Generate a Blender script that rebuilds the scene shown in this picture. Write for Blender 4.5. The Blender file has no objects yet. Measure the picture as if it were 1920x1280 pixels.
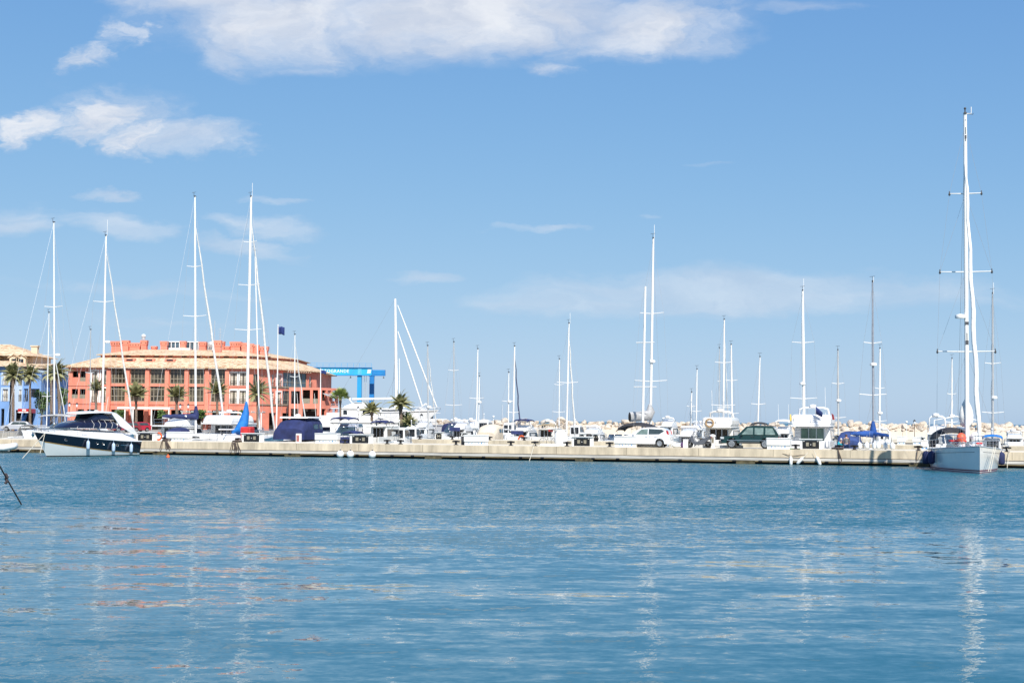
import bpy, bmesh, math, random
from math import sin, cos, pi, radians as R, sqrt, atan2, tan
from mathutils import Vector, Matrix

random.seed(7)
scene = bpy.context.scene
col = scene.collection

# ------------------------------------------------------------------ camera
HC = 3.3
F = 2667.0
PITCH = math.atan(149 / F)
ROLL = R(0.4)
CAM = Vector((0, 0, HC))
c_f = Vector((0, cos(PITCH), sin(PITCH)))
_u0 = Vector((0, -sin(PITCH), cos(PITCH)))
_r0 = Vector((1, 0, 0))
c_r = _r0 * cos(ROLL) + _u0 * sin(ROLL)
c_u = -_r0 * sin(ROLL) + _u0 * cos(ROLL)
cd = bpy.data.cameras.new('camera')
cam = bpy.data.objects.new('camera', cd)
col.objects.link(cam)
cd.sensor_width = 36
cd.lens = 36 * F / 1920
cd.clip_start = 0.5
cd.clip_end = 60000
M = Matrix.Identity(4)
for i in range(3):
    M[i][0] = c_r[i]; M[i][1] = c_u[i]; M[i][2] = -c_f[i]; M[i][3] = CAM[i]
cam.matrix_world = M
scene.camera = cam

def proj(p):
    d = Vector(p) - CAM
    z = d.dot(c_f)
    return 960 + F * d.dot(c_r) / z, 640 - F * d.dot(c_u) / z

def P(px, py, Y):
    """world point at depth Y seen at photo pixel (px, py)"""
    d = c_f + c_r * ((px - 960) / F) + c_u * ((640 - py) / F)
    return CAM + d * (Y / d.y)

def at(px, Y, z=0.0):
    X = (px - 960) / F * Y
    for _ in range(4):
        q = proj((X, Y, z))[0]
        X += (px - q) / F * Y
    return Vector((X, Y, z))

def PX(px, Y, py=740):
    return P(px, py, Y).x

def PZ(py, Y, px=310):
    return P(px, py, Y).z

# pier axis: front edge line
A0 = Vector((-32.4, 131.0, 0)); B0 = Vector((30.7, 110.7, 0))
U = (B0 - A0).normalized()
N = Vector((-U.y, U.x, 0))
PIER_YAW = atan2(U.y, U.x)
def pier(px, t, z=0.0):
    lo, hi = -80.0, 160.0
    for _ in range(40):
        m = (lo + hi) / 2
        p = A0 + U * m + N * t
        p.z = z
        if p.y > 5 and proj(p)[0] < px: lo = m
        else: hi = m
    p = A0 + U * lo + N * t
    p.z = z
    return p

# ------------------------------------------------------------------ materials
MATS = {}
def nd(nt, t, **kw):
    n = nt.nodes.new(t)
    for k, v in kw.items():
        if k in n.inputs.keys(): n.inputs[k].default_value = v
        else: setattr(n, k, v)
    return n

def mat(name, c, rough=.5, metal=0.0, var=.15, vs=2.0, bump=0.0, bs=20.0, coat=0.0, stretch=(1, 1, 1), dirt=None, spec=.5, sub=None):
    if name in MATS: return MATS[name]
    m = bpy.data.materials.new(name); m.use_nodes = True
    nt = m.node_tree; L = nt.links.new
    b = nt.nodes['Principled BSDF']
    b.inputs['Roughness'].default_value = rough
    b.inputs['Metallic'].default_value = metal
    b.inputs['Coat Weight'].default_value = coat
    b.inputs['Specular IOR Level'].default_value = spec
    tc = nd(nt, 'ShaderNodeTexCoord')
    mp = nd(nt, 'ShaderNodeMapping'); mp.inputs['Scale'].default_value = stretch
    L(tc.outputs['Object'], mp.inputs['Vector'])
    n = nd(nt, 'ShaderNodeTexNoise', Scale=vs, Detail=5.0, Roughness=.6)
    L(mp.outputs[0], n.inputs['Vector'])
    rp = nd(nt, 'ShaderNodeMapRange')
    rp.inputs['From Min'].default_value = .3; rp.inputs['From Max'].default_value = .7
    L(n.outputs['Fac'], rp.inputs['Value'])
    mx = nd(nt, 'ShaderNodeMix', data_type='RGBA')
    lo = dirt if dirt else tuple(x * (1 - var * 1.6) for x in c)
    hi = tuple(min(1, x * (1 + var * .6)) for x in c)
    mx.inputs[6].default_value = (*lo, 1); mx.inputs[7].default_value = (*hi, 1)
    L(rp.outputs[0], mx.inputs[0])
    L(mx.outputs[2], b.inputs['Base Color'])
    if bump:
        n2 = nd(nt, 'ShaderNodeTexNoise', Scale=bs, Detail=4.0)
        L(mp.outputs[0], n2.inputs['Vector'])
        bp = nd(nt, 'ShaderNodeBump', Strength=1.0, Distance=bump)
        L(n2.outputs['Fac'], bp.inputs['Height'])
        L(bp.outputs[0], b.inputs['Normal'])
    MATS[name] = m
    return m

white = mat('white_gelcoat', (.80, .80, .79), .25, var=.05, vs=.8, coat=.3)
offw = mat('offwhite_gelcoat', (.72, .70, .65), .3, var=.08, vs=.8, coat=.2)
greyw = mat('grey_white_hull', (.66, .70, .70), .25, var=.05, vs=.5, coat=.4)
navyh = mat('navy_hull', (.006, .008, .02), .12, var=.1, coat=.6)
navyc = mat('navy_canvas', (.018, .028, .11), .8, var=.3, vs=1.5, bump=.02, bs=3)
bluec = mat('blue_canvas', (.015, .075, .30), .8, var=.2, vs=2, bump=.02, bs=4)
slatec = mat('slate_blue_canvas', (.035, .07, .22), .8, var=.3, vs=2, bump=.02, bs=4)
cyanc = mat('bright_blue_canvas', (.01, .16, .50), .75, var=.2, vs=2, bump=.03, bs=3)
beigec = mat('beige_canvas', (.62, .55, .44), .85, var=.1, vs=1.5, bump=.02, bs=3)
greyc = mat('grey_canvas', (.42, .42, .42), .85, var=.25, vs=2, bump=.03, bs=4)
blackc = mat('black_canvas', (.03, .03, .035), .8, var=.2)
redc = mat('red_canvas', (.55, .03, .03), .7, var=.2)
sailc = mat('white_sailcloth', (.78, .77, .73), .7, var=.1, vs=2, bump=.03, bs=4)
glass = mat('dark_glass', (.012, .015, .02), .06, var=.3, vs=.7, spec=.8)
glassb = mat('blue_tint_glass', (.06, .10, .13), .08, var=.5, vs=.8, spec=.8)
glassg = mat('green_tint_glass', (.10, .17, .14), .12, var=.3, vs=.8, spec=.6)
chrome = mat('stainless_steel', (.62, .62, .62), .22, 1.0, var=.05)
alu = mat('white_mast_aluminium', (.78, .77, .74), .35, var=.05, vs=.4)
alug = mat('bare_mast_aluminium', (.55, .55, .54), .35, .3, var=.1, vs=.5)
carbon = mat('dark_mast', (.27, .29, .33), .3, var=.15)
wire = mat('rigging_wire', (.40, .41, .42), .4, .4, var=.1)
wired = mat('dark_rigging_wire', (.16, .16, .18), .5, var=.1)
rope = mat('pale_rope', (.62, .58, .48), .9, var=.2, vs=8)
ropeb = mat('brown_rope', (.10, .07, .06), .9, var=.3, vs=8)
black = mat('black_iron', (.02, .02, .022), .55, var=.3, vs=4)
rubber = mat('black_rubber', (.018, .018, .018), .8, var=.2)
orange = mat('orange_plastic', (.75, .12, .03), .5, var=.15)
red = mat('red_paint', (.5, .02, .02), .4, var=.15)
gold = mat('gold_stripe', (.42, .26, .06), .4, var=.1)
teak = mat('teak_deck', (.30, .18, .09), .7, var=.25, vs=3)
fendb = mat('pale_blue_fender', (.45, .58, .75), .5, var=.1)
fendn = mat('navy_fender_cover', (.02, .03, .10), .85, var=.25)
fendw = mat('white_fender', (.80, .80, .77), .5, var=.08)
coral = mat('coral_render', (.74, .25, .17), .9, var=.16, vs=.5, bump=.01, bs=3)
cream = mat('cream_render', (.66, .52, .38), .9, var=.12, vs=.4)
bluer = mat('blue_render', (.17, .31, .58), .9, var=.12, vs=.4)
pblue = mat('pale_blue_render', (.42, .52, .66), .9, var=.1, vs=.4)
wht = mat('white_paint', (.80, .79, .76), .6, var=.06, vs=1.0)
bronze = mat('bronze_frame', (.26, .23, .17), .5, var=.15)
cranec = mat('crane_blue_lit', (.02, .30, .62), .45, var=.1, vs=.3)  # sunlit tone of the lighter gantry leg put into this blue
craned = mat('crane_deep_blue_shaded', (.015, .19, .50), .45, var=.1, vs=.3)  # deeper blue, with the darker leg's shade put into the colour
curtain = mat('pale_curtain', (.55, .50, .42), .9, var=.2, vs=3)
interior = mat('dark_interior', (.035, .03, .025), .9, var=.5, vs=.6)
foliage = mat('palm_leaf', (.31, .30, .14), .6, var=.3, vs=1.2)
foliage2 = mat('fresh_palm_leaf', (.24, .31, .08), .55, var=.35, vs=1.5)
leafd = mat('tree_leaf', (.09, .16, .035), .6, var=.5, vs=1.5)
bark = mat('palm_bark', (.22, .16, .12), .95, var=.4, vs=5, bump=.05, bs=8)
barkd = mat('tree_bark', (.11, .08, .06), .95, var=.4, vs=5)
concrete = mat('beige_concrete', (.64, .54, .395), .9, var=.26, vs=1.1, bump=.008, bs=10, stretch=(1, 1, .22))
concd = mat('pier_deck_concrete', (.70, .63, .50), .9, var=.15, vs=.5)
concp = mat('pale_concrete', (.60, .54, .45), .9, var=.15, vs=.3)
bglass = mat('building_glass', (.085, .072, .05), .14, var=.6, vs=.45, spec=.7)  # brownish reflections in the panes put into the base colour
timber = mat('grey_timber', (.56, .53, .48), .8, var=.3, vs=2.5, stretch=(.15, 1, 4))
timberb = mat('tan_timber', (.36, .28, .16), .8, var=.35, vs=2.5, stretch=(.2, 1, 4))
dark = mat('painted_shade_and_joints', (.03, .028, .024), .7, var=.4)  # near-black: shade below the pier put into the colour; also dark joints
algae = mat('algae_concrete', (.11, .09, .045), .8, var=.5, vs=3)
asphalt = mat('quay_paving', (.34, .31, .27), .95, var=.15, vs=.5)
rockm = mat('limestone_boulder', (.60, .53, .44), .95, var=.25, vs=.9, bump=.14, bs=2.6, dirt=(.40, .33, .26))
carw = mat('white_car_paint', (.80, .80, .80), .22, var=.02, coat=.6)
cargn = mat('dark_green_car_paint', (.010, .034, .026), .18, var=.05, coat=.7)
carr = mat('red_car_paint', (.42, .015, .03), .25, var=.05, coat=.6)
cars = mat('silver_car_paint', (.5, .5, .52), .25, .4, var=.05, coat=.6)
scoot = mat('grey_scooter_paint', (.10, .105, .12), .3, var=.1, coat=.4)
alloy = mat('alloy_wheel', (.62, .62, .62), .3, .6, var=.05)
plasticg = mat('dark_grey_plastic', (.06, .06, .065), .6, var=.15)
skin = mat('skin', (.50, .29, .21), .6, var=.1)
turq = mat('turquoise_cloth', (.02, .33, .42), .85, var=.15)
jeans = mat('blue_jeans', (.12, .19, .36), .9, var=.2)
gsweat = mat('grey_sweater', (.16, .16, .17), .9, var=.15)
hairw = mat('grey_hair', (.55, .53, .5), .8, var=.1)
hairb = mat('brown_hair', (.10, .06, .04), .8, var=.1)
flagb = mat('flag_blue', (.015, .035, .16), .8, var=.2)
bluet = mat('blue_lettering', (.05, .25, .55), .6, var=.1)
panelb = mat('black_panel', (.016, .015, .014), .35, var=.2)
metre = mat('meter_window', (.30, .27, .20), .3, var=.25, vs=6)
globe = mat('white_globe', (.80, .80, .80), .3, var=.03)

def tile_mat(name, base, dirt):
    m = bpy.data.materials.new(name); m.use_nodes = True
    nt = m.node_tree; L = nt.links.new
    b = nt.nodes['Principled BSDF']; b.inputs['Roughness'].default_value = .9
    tc = nd(nt, 'ShaderNodeTexCoord')
    v = nd(nt, 'ShaderNodeTexVoronoi', Scale=2.6)
    n = nd(nt, 'ShaderNodeTexNoise', Scale=.35, Detail=4.0)
    L(tc.outputs['Object'], v.inputs['Vector']); L(tc.outputs['Object'], n.inputs['Vector'])
    sx = nd(nt, 'ShaderNodeSeparateColor'); L(v.outputs['Color'], sx.inputs[0])
    ad = nd(nt, 'ShaderNodeMath', operation='ADD'); L(sx.outputs[0], ad.inputs[0]); L(n.outputs['Fac'], ad.inputs[1])
    rp = nd(nt, 'ShaderNodeMapRange'); rp.inputs['From Min'].default_value = .45; rp.inputs['From Max'].default_value = 1.35
    L(ad.outputs[0], rp.inputs['Value'])
    mx = nd(nt, 'ShaderNodeMix', data_type='RGBA')
    mx.inputs[6].default_value = (*dirt, 1); mx.inputs[7].default_value = (*base, 1)
    L(rp.outputs[0], mx.inputs[0]); L(mx.outputs[2], b.inputs['Base Color'])
    MATS[name] = m
    return m
tile = tile_mat('clay_roof_tiles', (.68, .53, .36), (.40, .25, .14))

# ------------------------------------------------------------------ mesh builder
class MB:
    def __init__(s): s.v = []; s.f = []
    def add(s, vs, fs):
        o = len(s.v)
        s.v += [Vector(p) for p in vs]
        s.f += [[i + o for i in f] for f in fs]
        return s
    def box(s, c, d, rz=0, top=1.0):
        x, y, z = d[0] / 2, d[1] / 2, d[2] / 2
        pts = []
        for k, (sz, q) in enumerate(((-z, 1), (z, top))):
            for a, b in ((-x, -y), (x, -y), (x, y), (-x, y)):
                a *= q; b *= q
                pts.append((c[0] + a * cos(rz) - b * sin(rz), c[1] + a * sin(rz) + b * cos(rz), c[2] + sz))
        return s.add(pts, [(3, 2, 1, 0), (4, 5, 6, 7), (0, 1, 5, 4), (1, 2, 6, 5), (2, 3, 7, 6), (3, 0, 4, 7)])
    def quad(s, a, b, c, d): return s.add([a, b, c, d], [(0, 1, 2, 3)])
    def poly(s, pts): return s.add(pts, [tuple(range(len(pts)))])
    def tube(s, pts, r, n=6, cap=True):
        pts = [Vector(p) for p in pts]
        rs = r if isinstance(r, (list, tuple)) else [r] * len(pts)
        rings = []; prev = None
        for i, p in enumerate(pts):
            d = (pts[min(i + 1, len(pts) - 1)] - pts[max(i - 1, 0)])
            d = d.normalized() if d.length > 1e-9 else Vector((0, 0, 1))
            if prev is None:
                a = d.orthogonal().normalized()
            else:
                a = (prev - d * prev.dot(d))
                a = a.normalized() if a.length > 1e-6 else d.orthogonal().normalized()
            prev = a; b = d.cross(a)
            rings.append([p + (a * cos(2 * pi * k / n) + b * sin(2 * pi * k / n)) * rs[i] for k in range(n)])
        return s.loft(rings, True, cap)
    def loft(s, rings, closed=True, cap=True):
        o = len(s.v); n = len(rings[0])
        for r in rings: s.v += [Vector(p) for p in r]
        for i in range(len(rings) - 1):
            for k in range(n if closed else n - 1):
                a = o + i * n + k; b = o + i * n + (k + 1) % n
                s.f.append([a, b, b + n, a + n])
        if cap:
            s.f.append([o + k for k in range(n)][::-1])
            s.f.append([o + (len(rings) - 1) * n + k for k in range(n)])
        return s
    def lathe(s, prof, c=(0, 0, 0), n=12, axis='z'):
        rings = []
        for r, h in prof:
            ring = []
            for k in range(n):
                a = 2 * pi * k / n
                if axis == 'z': q = (c[0] + r * cos(a), c[1] + r * sin(a), c[2] + h)
                elif axis == 'y': q = (c[0] + r * cos(a), c[1] + h, c[2] - r * sin(a))
                else: q = (c[0] + h, c[1] + r * cos(a), c[2] + r * sin(a))
                ring.append(q)
            rings.append(ring)
        return s.loft(rings, True, True)
    def ball(s, c, r, n=10, m=6):
        if not isinstance(r, (tuple, list)): r = (r, r, r)
        rings = []
        for j in range(m + 1):
            th = -pi / 2 + pi * j / m
            q = max(cos(th), .02)
            rings.append([(c[0] + r[0] * q * cos(2 * pi * k / n), c[1] + r[1] * q * sin(2 * pi * k / n), c[2] + r[2] * sin(th)) for k in range(n)])
        return s.loft(rings, True, True)
    def prism(s, prof, y0, y1):
        """polygon in xz extruded along y"""
        n = len(prof)
        pts = [(x, y0, z) for x, z in prof] + [(x, y1, z) for x, z in prof]
        fs = [tuple(range(n)), tuple(range(2 * n - 1, n - 1, -1))]
        for k in range(n): fs.append((k, k + n, (k + 1) % n + n, (k + 1) % n))
        return s.add(pts, fs)
    def block(s, prof, hw):
        """side profile with half-width function hw(x,z)"""
        n = len(prof)
        pts = [(x, -hw(x, z), z) for x, z in prof] + [(x, hw(x, z), z) for x, z in prof]
        fs = [tuple(range(n)), tuple(range(2 * n - 1, n - 1, -1))]
        for k in range(n): fs.append((k, k + n, (k + 1) % n + n, (k + 1) % n))
        return s.add(pts, fs)
    def sides(s, prof, hw, off=.012, which=(1, -1)):
        for sg in which:
            s.poly([(x, sg * (hw(x, z) + off), z) for x, z in (prof if sg > 0 else prof[::-1])])
        return s
    def build(s, name, m, parent=None, smooth=40, bevel=0, bseg=2, thick=0, recalc=True):
        me = bpy.data.meshes.new(name)
        me.from_pydata([tuple(p) for p in s.v], [], s.f)
        me.validate()
        if recalc:
            bm = bmesh.new(); bm.from_mesh(me)
            bmesh.ops.recalc_face_normals(bm, faces=bm.faces)
            bm.to_mesh(me); bm.free()
        me.materials.append(m)
        if smooth:
            me.polygons.foreach_set('use_smooth', [True] * len(me.polygons))
            me.set_sharp_from_angle(angle=R(smooth))
        o = bpy.data.objects.new(name, me)
        col.objects.link(o)
        if parent is not None: o.parent = parent
        if thick:
            md = o.modifiers.new('thickness', 'SOLIDIFY'); md.thickness = thick; md.offset = 0
        if bevel:
            md = o.modifiers.new('bevel', 'BEVEL'); md.width = bevel; md.segments = bseg
            md.limit_method = 'ANGLE'; md.angle_limit = R(30); md.harden_normals = False
        return o

def tag(o, label=None, cat=None, group=None, kind=None):
    if label: o['label'] = label
    if cat: o['category'] = cat
    if group: o['group'] = group
    if kind: o['kind'] = kind
    return o

def empty(name, loc, rz=0, label=None, cat=None, group=None):
    o = bpy.data.objects.new(name, None)
    o.empty_display_size = .3
    col.objects.link(o)
    o.location = loc; o.rotation_euler = (0, 0, rz)
    return tag(o, label, cat, group)

def copy_tree(o, parent=None, kids=None):
    c = o.copy(); col.objects.link(c)
    if parent is not None: c.parent = parent
    for ch in [x for x in bpy.data.objects if x.parent == o]:
        copy_tree(ch, c)
    return c

def local(root_loc, rz, p):
    d = Vector(p) - Vector(root_loc)
    return Vector((d.x * cos(rz) + d.y * sin(rz), -d.x * sin(rz) + d.y * cos(rz), d.z))
def sides2(prof, hw, name, m, parent, off=.012):
    for w in (1, -1): MB().sides(prof, hw, off, (w,)).build(name, m, parent, 0)

# ------------------------------------------------------------------ hulls
class Hull:
    def __init__(h, L, B, fs, fb, kind='motor', rake=.9, n=16):
        h.L, h.B, h.fs, h.fb, h.kind, h.rake, h.n = L, B, fs, fb, kind, rake, n
    def hb(h, t):
        if h.kind == 'sail':
            a = .66 + .34 * sin(min(t / .42, 1) * pi / 2)
            b = 1 if t < .42 else max(0.0, 1 - ((t - .42) / .58) ** 2.0)
        elif h.kind == 'plumb':
            a = .86 + .14 * sin(min(t / .4, 1) * pi / 2)
            b = 1 if t < .4 else max(0.0, 1 - ((t - .4) / .6) ** 1.75)
        else:
            a = .93 + .07 * sin(min(t / .35, 1) * pi / 2)
            b = 1 if t < .35 else max(0.0, 1 - ((t - .35) / .65) ** 2.6)
        return h.B / 2 * a * b
    def S(h, t, f, off=0):
        """t 0 stern..1 bow, f 0 waterline..1 deck, negative below water"""
        zd = h.fs + (h.fb - h.fs) * t ** 1.7
        g = max(f, 0)
        fl = (.10 if h.kind != 'motor' else .16) + (.10 if h.kind == 'plumb' else .50) * t ** 3
        y = h.hb(t) * ((1 - fl) + fl * g ** .8)
        x = -h.L / 2 + h.L * t - h.rake * t ** 4 * (1 - g)
        z = zd * g
        if f < 0:
            y *= (1 + f) ** .6; z = .55 * f; x += f * h.rake * .6 * t ** 4
        return Vector((x, y + off if y > .02 else y + off * .4, z))
    def strip(h, f0, f1, m=4, off=0, t0=0.0, t1=1.0, transom=True, thick=False):
        b = MB(); n = h.n
        for sg in (1, -1):
            rings = []
            for i in range(n + 1):
                t = t0 + (t1 - t0) * (1 - (1 - i / n) ** 1.3)
                r = []
                for j in range(m + 1):
                    p = h.S(t, f0 + (f1 - f0) * j / m, off)
                    r.append((p.x, sg * p.y, p.z))
                rings.append(r)
            b.loft(rings, False, False)
        if transom and t0 == 0:
            pr = [h.S(0, f0 + (f1 - f0) * j / m, off) for j in range(m + 1)]
            b.poly([(p.x - off, p.y, p.z) for p in pr] + [(p.x - off, -p.y, p.z) for p in pr[::-1]])
        return b
    def deck(h, drop=.04):
        b = MB(); n = h.n; rings = []
        for i in range(n + 1):
            t = 1 - (1 - i / n) ** 1.3
            p = h.S(t, 1); q = max(p.y - .03, 0.001)
            rings.append([(p.x, -q, p.z - drop), (p.x, 0, p.z - drop + .06 * q), (p.x, q, p.z - drop)])
        return b.loft(rings, False, False)
    def rail(h, t0, t1, hgt=.6, r=.02, n=8, inset=.08, mid=True):
        b = MB()
        tops = []
        for sg in (1, -1):
            line = []; midl = []
            for i in range(n + 1):
                t = t0 + (t1 - t0) * i / n
                p = h.S(t, 1); y = sg * max(p.y - inset, .02)
                b.tube([(p.x, y, p.z), (p.x, y, p.z + hgt)], r * .8, 5)
                line.append((p.x, y, p.z + hgt)); midl.append((p.x, y, p.z + hgt * .5))
            b.tube(line, r, 5)
            if mid: b.tube(midl, r * .6, 4)
        return b

def build_hull(root, h, m=None, stripe=None, bottom=None, deckm=None, cap=True):
    m = m or white
    hull = h.strip(0, 1, 5).build('hull', m, root, 50)
    h.strip(-1, 0.0, 2).build('hull_bottom', bottom or navyc, root, 50)
    if stripe: h.strip(.06, .16, 1, .006).build('boot_stripe', stripe, root, 50)
    h.deck().build('deck', deckm or white, root, 50)
    if cap:
        b = MB()
        for sg in (1, -1):
            b.tube([(h.S(t / 16, 1).x, sg * h.S(t / 16, 1).y, h.S(t / 16, 1).z) for t in range(17)], .035, 5)
        b.build('gunwale', m, root, 60)
    return hull

def fender(root_or_none, c, r=.14, l=.6, m=None, name='fender', lean=0):
    b = MB()
    b.lathe([(.02, -l / 2), (r * .7, -l / 2 + .04), (r, -l / 2 + .14), (r, l / 2 - .16), (r * .7, l / 2 - .06), (.03, l / 2), (.03, l / 2 + .06)], (0, 0, 0), 10)
    b.tube([(0, 0, l / 2), (0, 0, l / 2 + .55)], .012, 4)
    o = b.build(name, m or fendw, root_or_none, 50)
    o.location = c; o.rotation_euler = (0, lean, 0)
    return o

def lifebuoy(root, c, r=.36, m=None, facing='x'):
    b = MB()
    pts = []
    n = 16
    for k in range(n + 1):
        a = 2 * pi * k / n
        pts.append((c[0], c[1] + r * cos(a), c[2] + r * sin(a)) if facing == 'x' else (c[0] + r * cos(a), c[1], c[2] + r * sin(a)))
    b.tube(pts, r * .26, 6)
    return b.build('lifebuoy', m or orange, root, 60)

# ------------------------------------------------------------------ sailing boats
def sailboat(label, px, py_base, px_top, py_top, t=None, Y=None, spreaders=(), furl=None, furl_r=.07, cover=None, mast_m=None, mr=.09,
             dodger=None, head=1, radar=None, antenna=0, L=None, hullm=None, group=None, furl_top=.93, boom_len=.36, name='sailing_boat',
             boomz=1.0, boom_y=0.0, cat='sailing boat', mizzen=None, baseY=None, stripe=True, rig=1.0, backstay=True):
    z0 = 1.25
    if Y is None: base = pier(px, t, z0)
    else: base = at(px, Y, z0)
    top = P(px_top, py_top, base.y)
    H = top.z - z0
    L = L or max(7.5, min(15, H * .70))
    B = L * .29
    d = N * head
    rz = atan2(d.y, d.x)
    loc = base - d * (L * .08); loc.z = 0
    root = empty(name, loc, rz, label, cat, group)
    lp = lambda p: local(loc, rz, p)
    fs = .09 * L * .85; fb = .115 * L
    h = Hull(L, B, fs, fb, 'sail', rake=L * .07)
    build_hull(root, h, hullm or white, navyc if stripe else None, navyc, offw)
    # coachroof
    zc = fs + .02
    hw = lambda x, z: (B * .27) * (1 - .25 * max(0, (x + .05 * L)) / (.3 * L)) * (1 - .15 * max(0, z - zc) / .5)
    pr = [(-.16 * L, zc), (.27 * L, zc + .12), (.20 * L, zc + .42), (-.16 * L, zc + .55)]
    MB().block(pr, hw).build('coachroof', white, root, 30, .06)
    sides2([(-.12 * L, zc + .2), (.16 * L, zc + .22), (.13 * L, zc + .36), (-.12 * L, zc + .42)], hw, 'cabin_window', glass, root)
    h.rail(.02, .97, .62, .016, 9).build('guard_rail', chrome, root, 60)
    # mast
    mr *= .86
    mb = lp(base); mt = lp(top)
    mast = MB().tube([mb, mb.lerp(mt, .7), mt], [mr, mr, mr * .72], 8).build('mast', mast_m or alu, root, 60)
    tp = MB()
    tp.box((mt.x, mt.y, mt.z + .05), (.3, .12, .1)); tp.tube([mt + Vector((-.2, 0, .05)), mt + Vector((-.2, 0, .42))], .02, 4)
    tp.tube([mt + Vector((-.2, .22, .4)), mt + Vector((-.2, -.22, .44))], .02, 4)
    tp.build('masthead_gear', plasticg, mast, 0)
    if antenna:
        a = P(px_top + (2 if antenna > 0 else -2), py_top, base.y)
        a = lp(a)
        MB().tube([mt + Vector((0, 0, -.1)), a, a + Vector((0, 0, abs(antenna)))], .022, 4).build('antenna', wht, mast, 0)
    tips = []
    for sp in spreaders:
        py, half = sp[0], sp[1]
        k = (py_base - py) / (py_base - py_top)
        c = mb.lerp(mt, max(.05, min(k, 1)))
        hw_ = half * base.y / F / max(.35, abs(cos(rz - pi / 2)) ) * .98
        b = MB().tube([c + Vector((-.12, hw_, .10)), c, c + Vector((-.12, -hw_, .10))], [.035, .05, .035], 5)
        b.build('spreader', alu if mast_m is not carbon else alu, root, 60)
        tips.append((c.z, hw_, c))
    # shrouds
    rg = MB()
    r = .010 * rig
    for sg in (1, -1):
        ch = Vector((mb.x - .25, sg * h.hb(.56) * .97, fs + .1))
        pts = [ch] + [c + Vector((-.12, sg * w, .1)) for (_, w, c) in sorted(tips)] + [mb.lerp(mt, .97)]
        for a, b_ in zip(pts[:-1], pts[1:]): rg.tube([a, b_], r, 3)
        if tips:
            lo = sorted(tips)[0]
            rg.tube([ch + Vector((.3, 0, 0)), lo[2] + Vector((0, 0, -.1))], r, 3)
    bow = h.S(.985, 1); bow.y = 0
    st = h.S(0, 1)
    if backstay: rg.tube([(-L / 2 + .1, 0, st.z), mt], r, 3)
    ft = mb.lerp(mt, furl_top)
    rg.tube([bow, ft], r, 3)
    rg.build('rigging', wire, root, 60)
    if furl:
        a = bow + Vector((0, 0, .35))
        pts = [a.lerp(ft, k / 10) + Vector((0, .05 * sin(k * 2.1), 0)) for k in range(11)]
        rs = [furl_r * q for q in (.55, 1.0, 1.1, 1.05, 1, .95, .9, .8, .7, .5, .3)]
        MB().tube(pts, rs, 7).build('furled_genoa', furl, root, 60)
    # boom with folded sail
    g = mb + Vector((-.1, 0, boomz)); e = g + Vector((-boom_len * L * sqrt(1 - boom_y ** 2), boom_len * L * boom_y, .05))
    MB().tube([g, e], .07, 6).build('boom', alu, root, 60)
    if cover:
        pts = [g.lerp(e, k / 8) + Vector((0, 0, .18 - .05 * k / 8 + .03 * sin(k * 3))) for k in range(9)]
        rs = [.32, .30, .28, .26, .24, .22, .20, .17, .10]
        b = MB(); b.tube(pts, rs, 8)
        b.tube([g + Vector((.12, 0, -.1)), g + Vector((.05, 0, .4)), g + Vector((.02, 0, 1.25))], [.22, .3, .12], 8)
        b.build('sail_cover', cover, root, 60)
    if dodger:
        rings = []
        for k in range(5):
            x = -.17 * L + .9 * k / 4 - .9
            q = (1, 1, .98, .85, .6)[k]
            w = B * .3
            rings.append([(x + .15, w * cos(a), zc + .3 + (1.15 * q) * abs(sin(a)) ** .7) for a in [pi * j / 8 for j in range(9)]])
        MB().loft(rings, False, False).build('spray_hood', dodger, root, 60, thick=.03)
    if radar:
        c = mb.lerp(mt, (py_base - radar[0]) / (py_base - py_top)); sx = radar[1]
        right = local((0, 0, 0), rz, (sx, 0, 0)) * .38
        b = MB(); b.lathe([(.03, -.1), (.28, -.1), (.31, 0), (.27, .12), (.05, .16)], c + right, 10); b.tube([c, c + right], .05, 5)
        b.build('radar_dome', wht, mast, 50)
    if mizzen:
        pass
    return root, h, mb, mt

# ------------------------------------------------------------------ motor boats
def railset(root, pts, hgt, r=.02, m=None, posts=True):
    b = MB()
    b.tube([Vector(p) + Vector((0, 0, hgt)) for p in pts], r, 5)
    b.tube([Vector(p) + Vector((0, 0, hgt * .5)) for p in pts], r * .7, 4)
    if posts:
        for p in pts: b.tube([p, Vector(p) + Vector((0, 0, hgt))], r * .8, 4)
    return b.build('guard_rail', m or chrome, root, 60)

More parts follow.
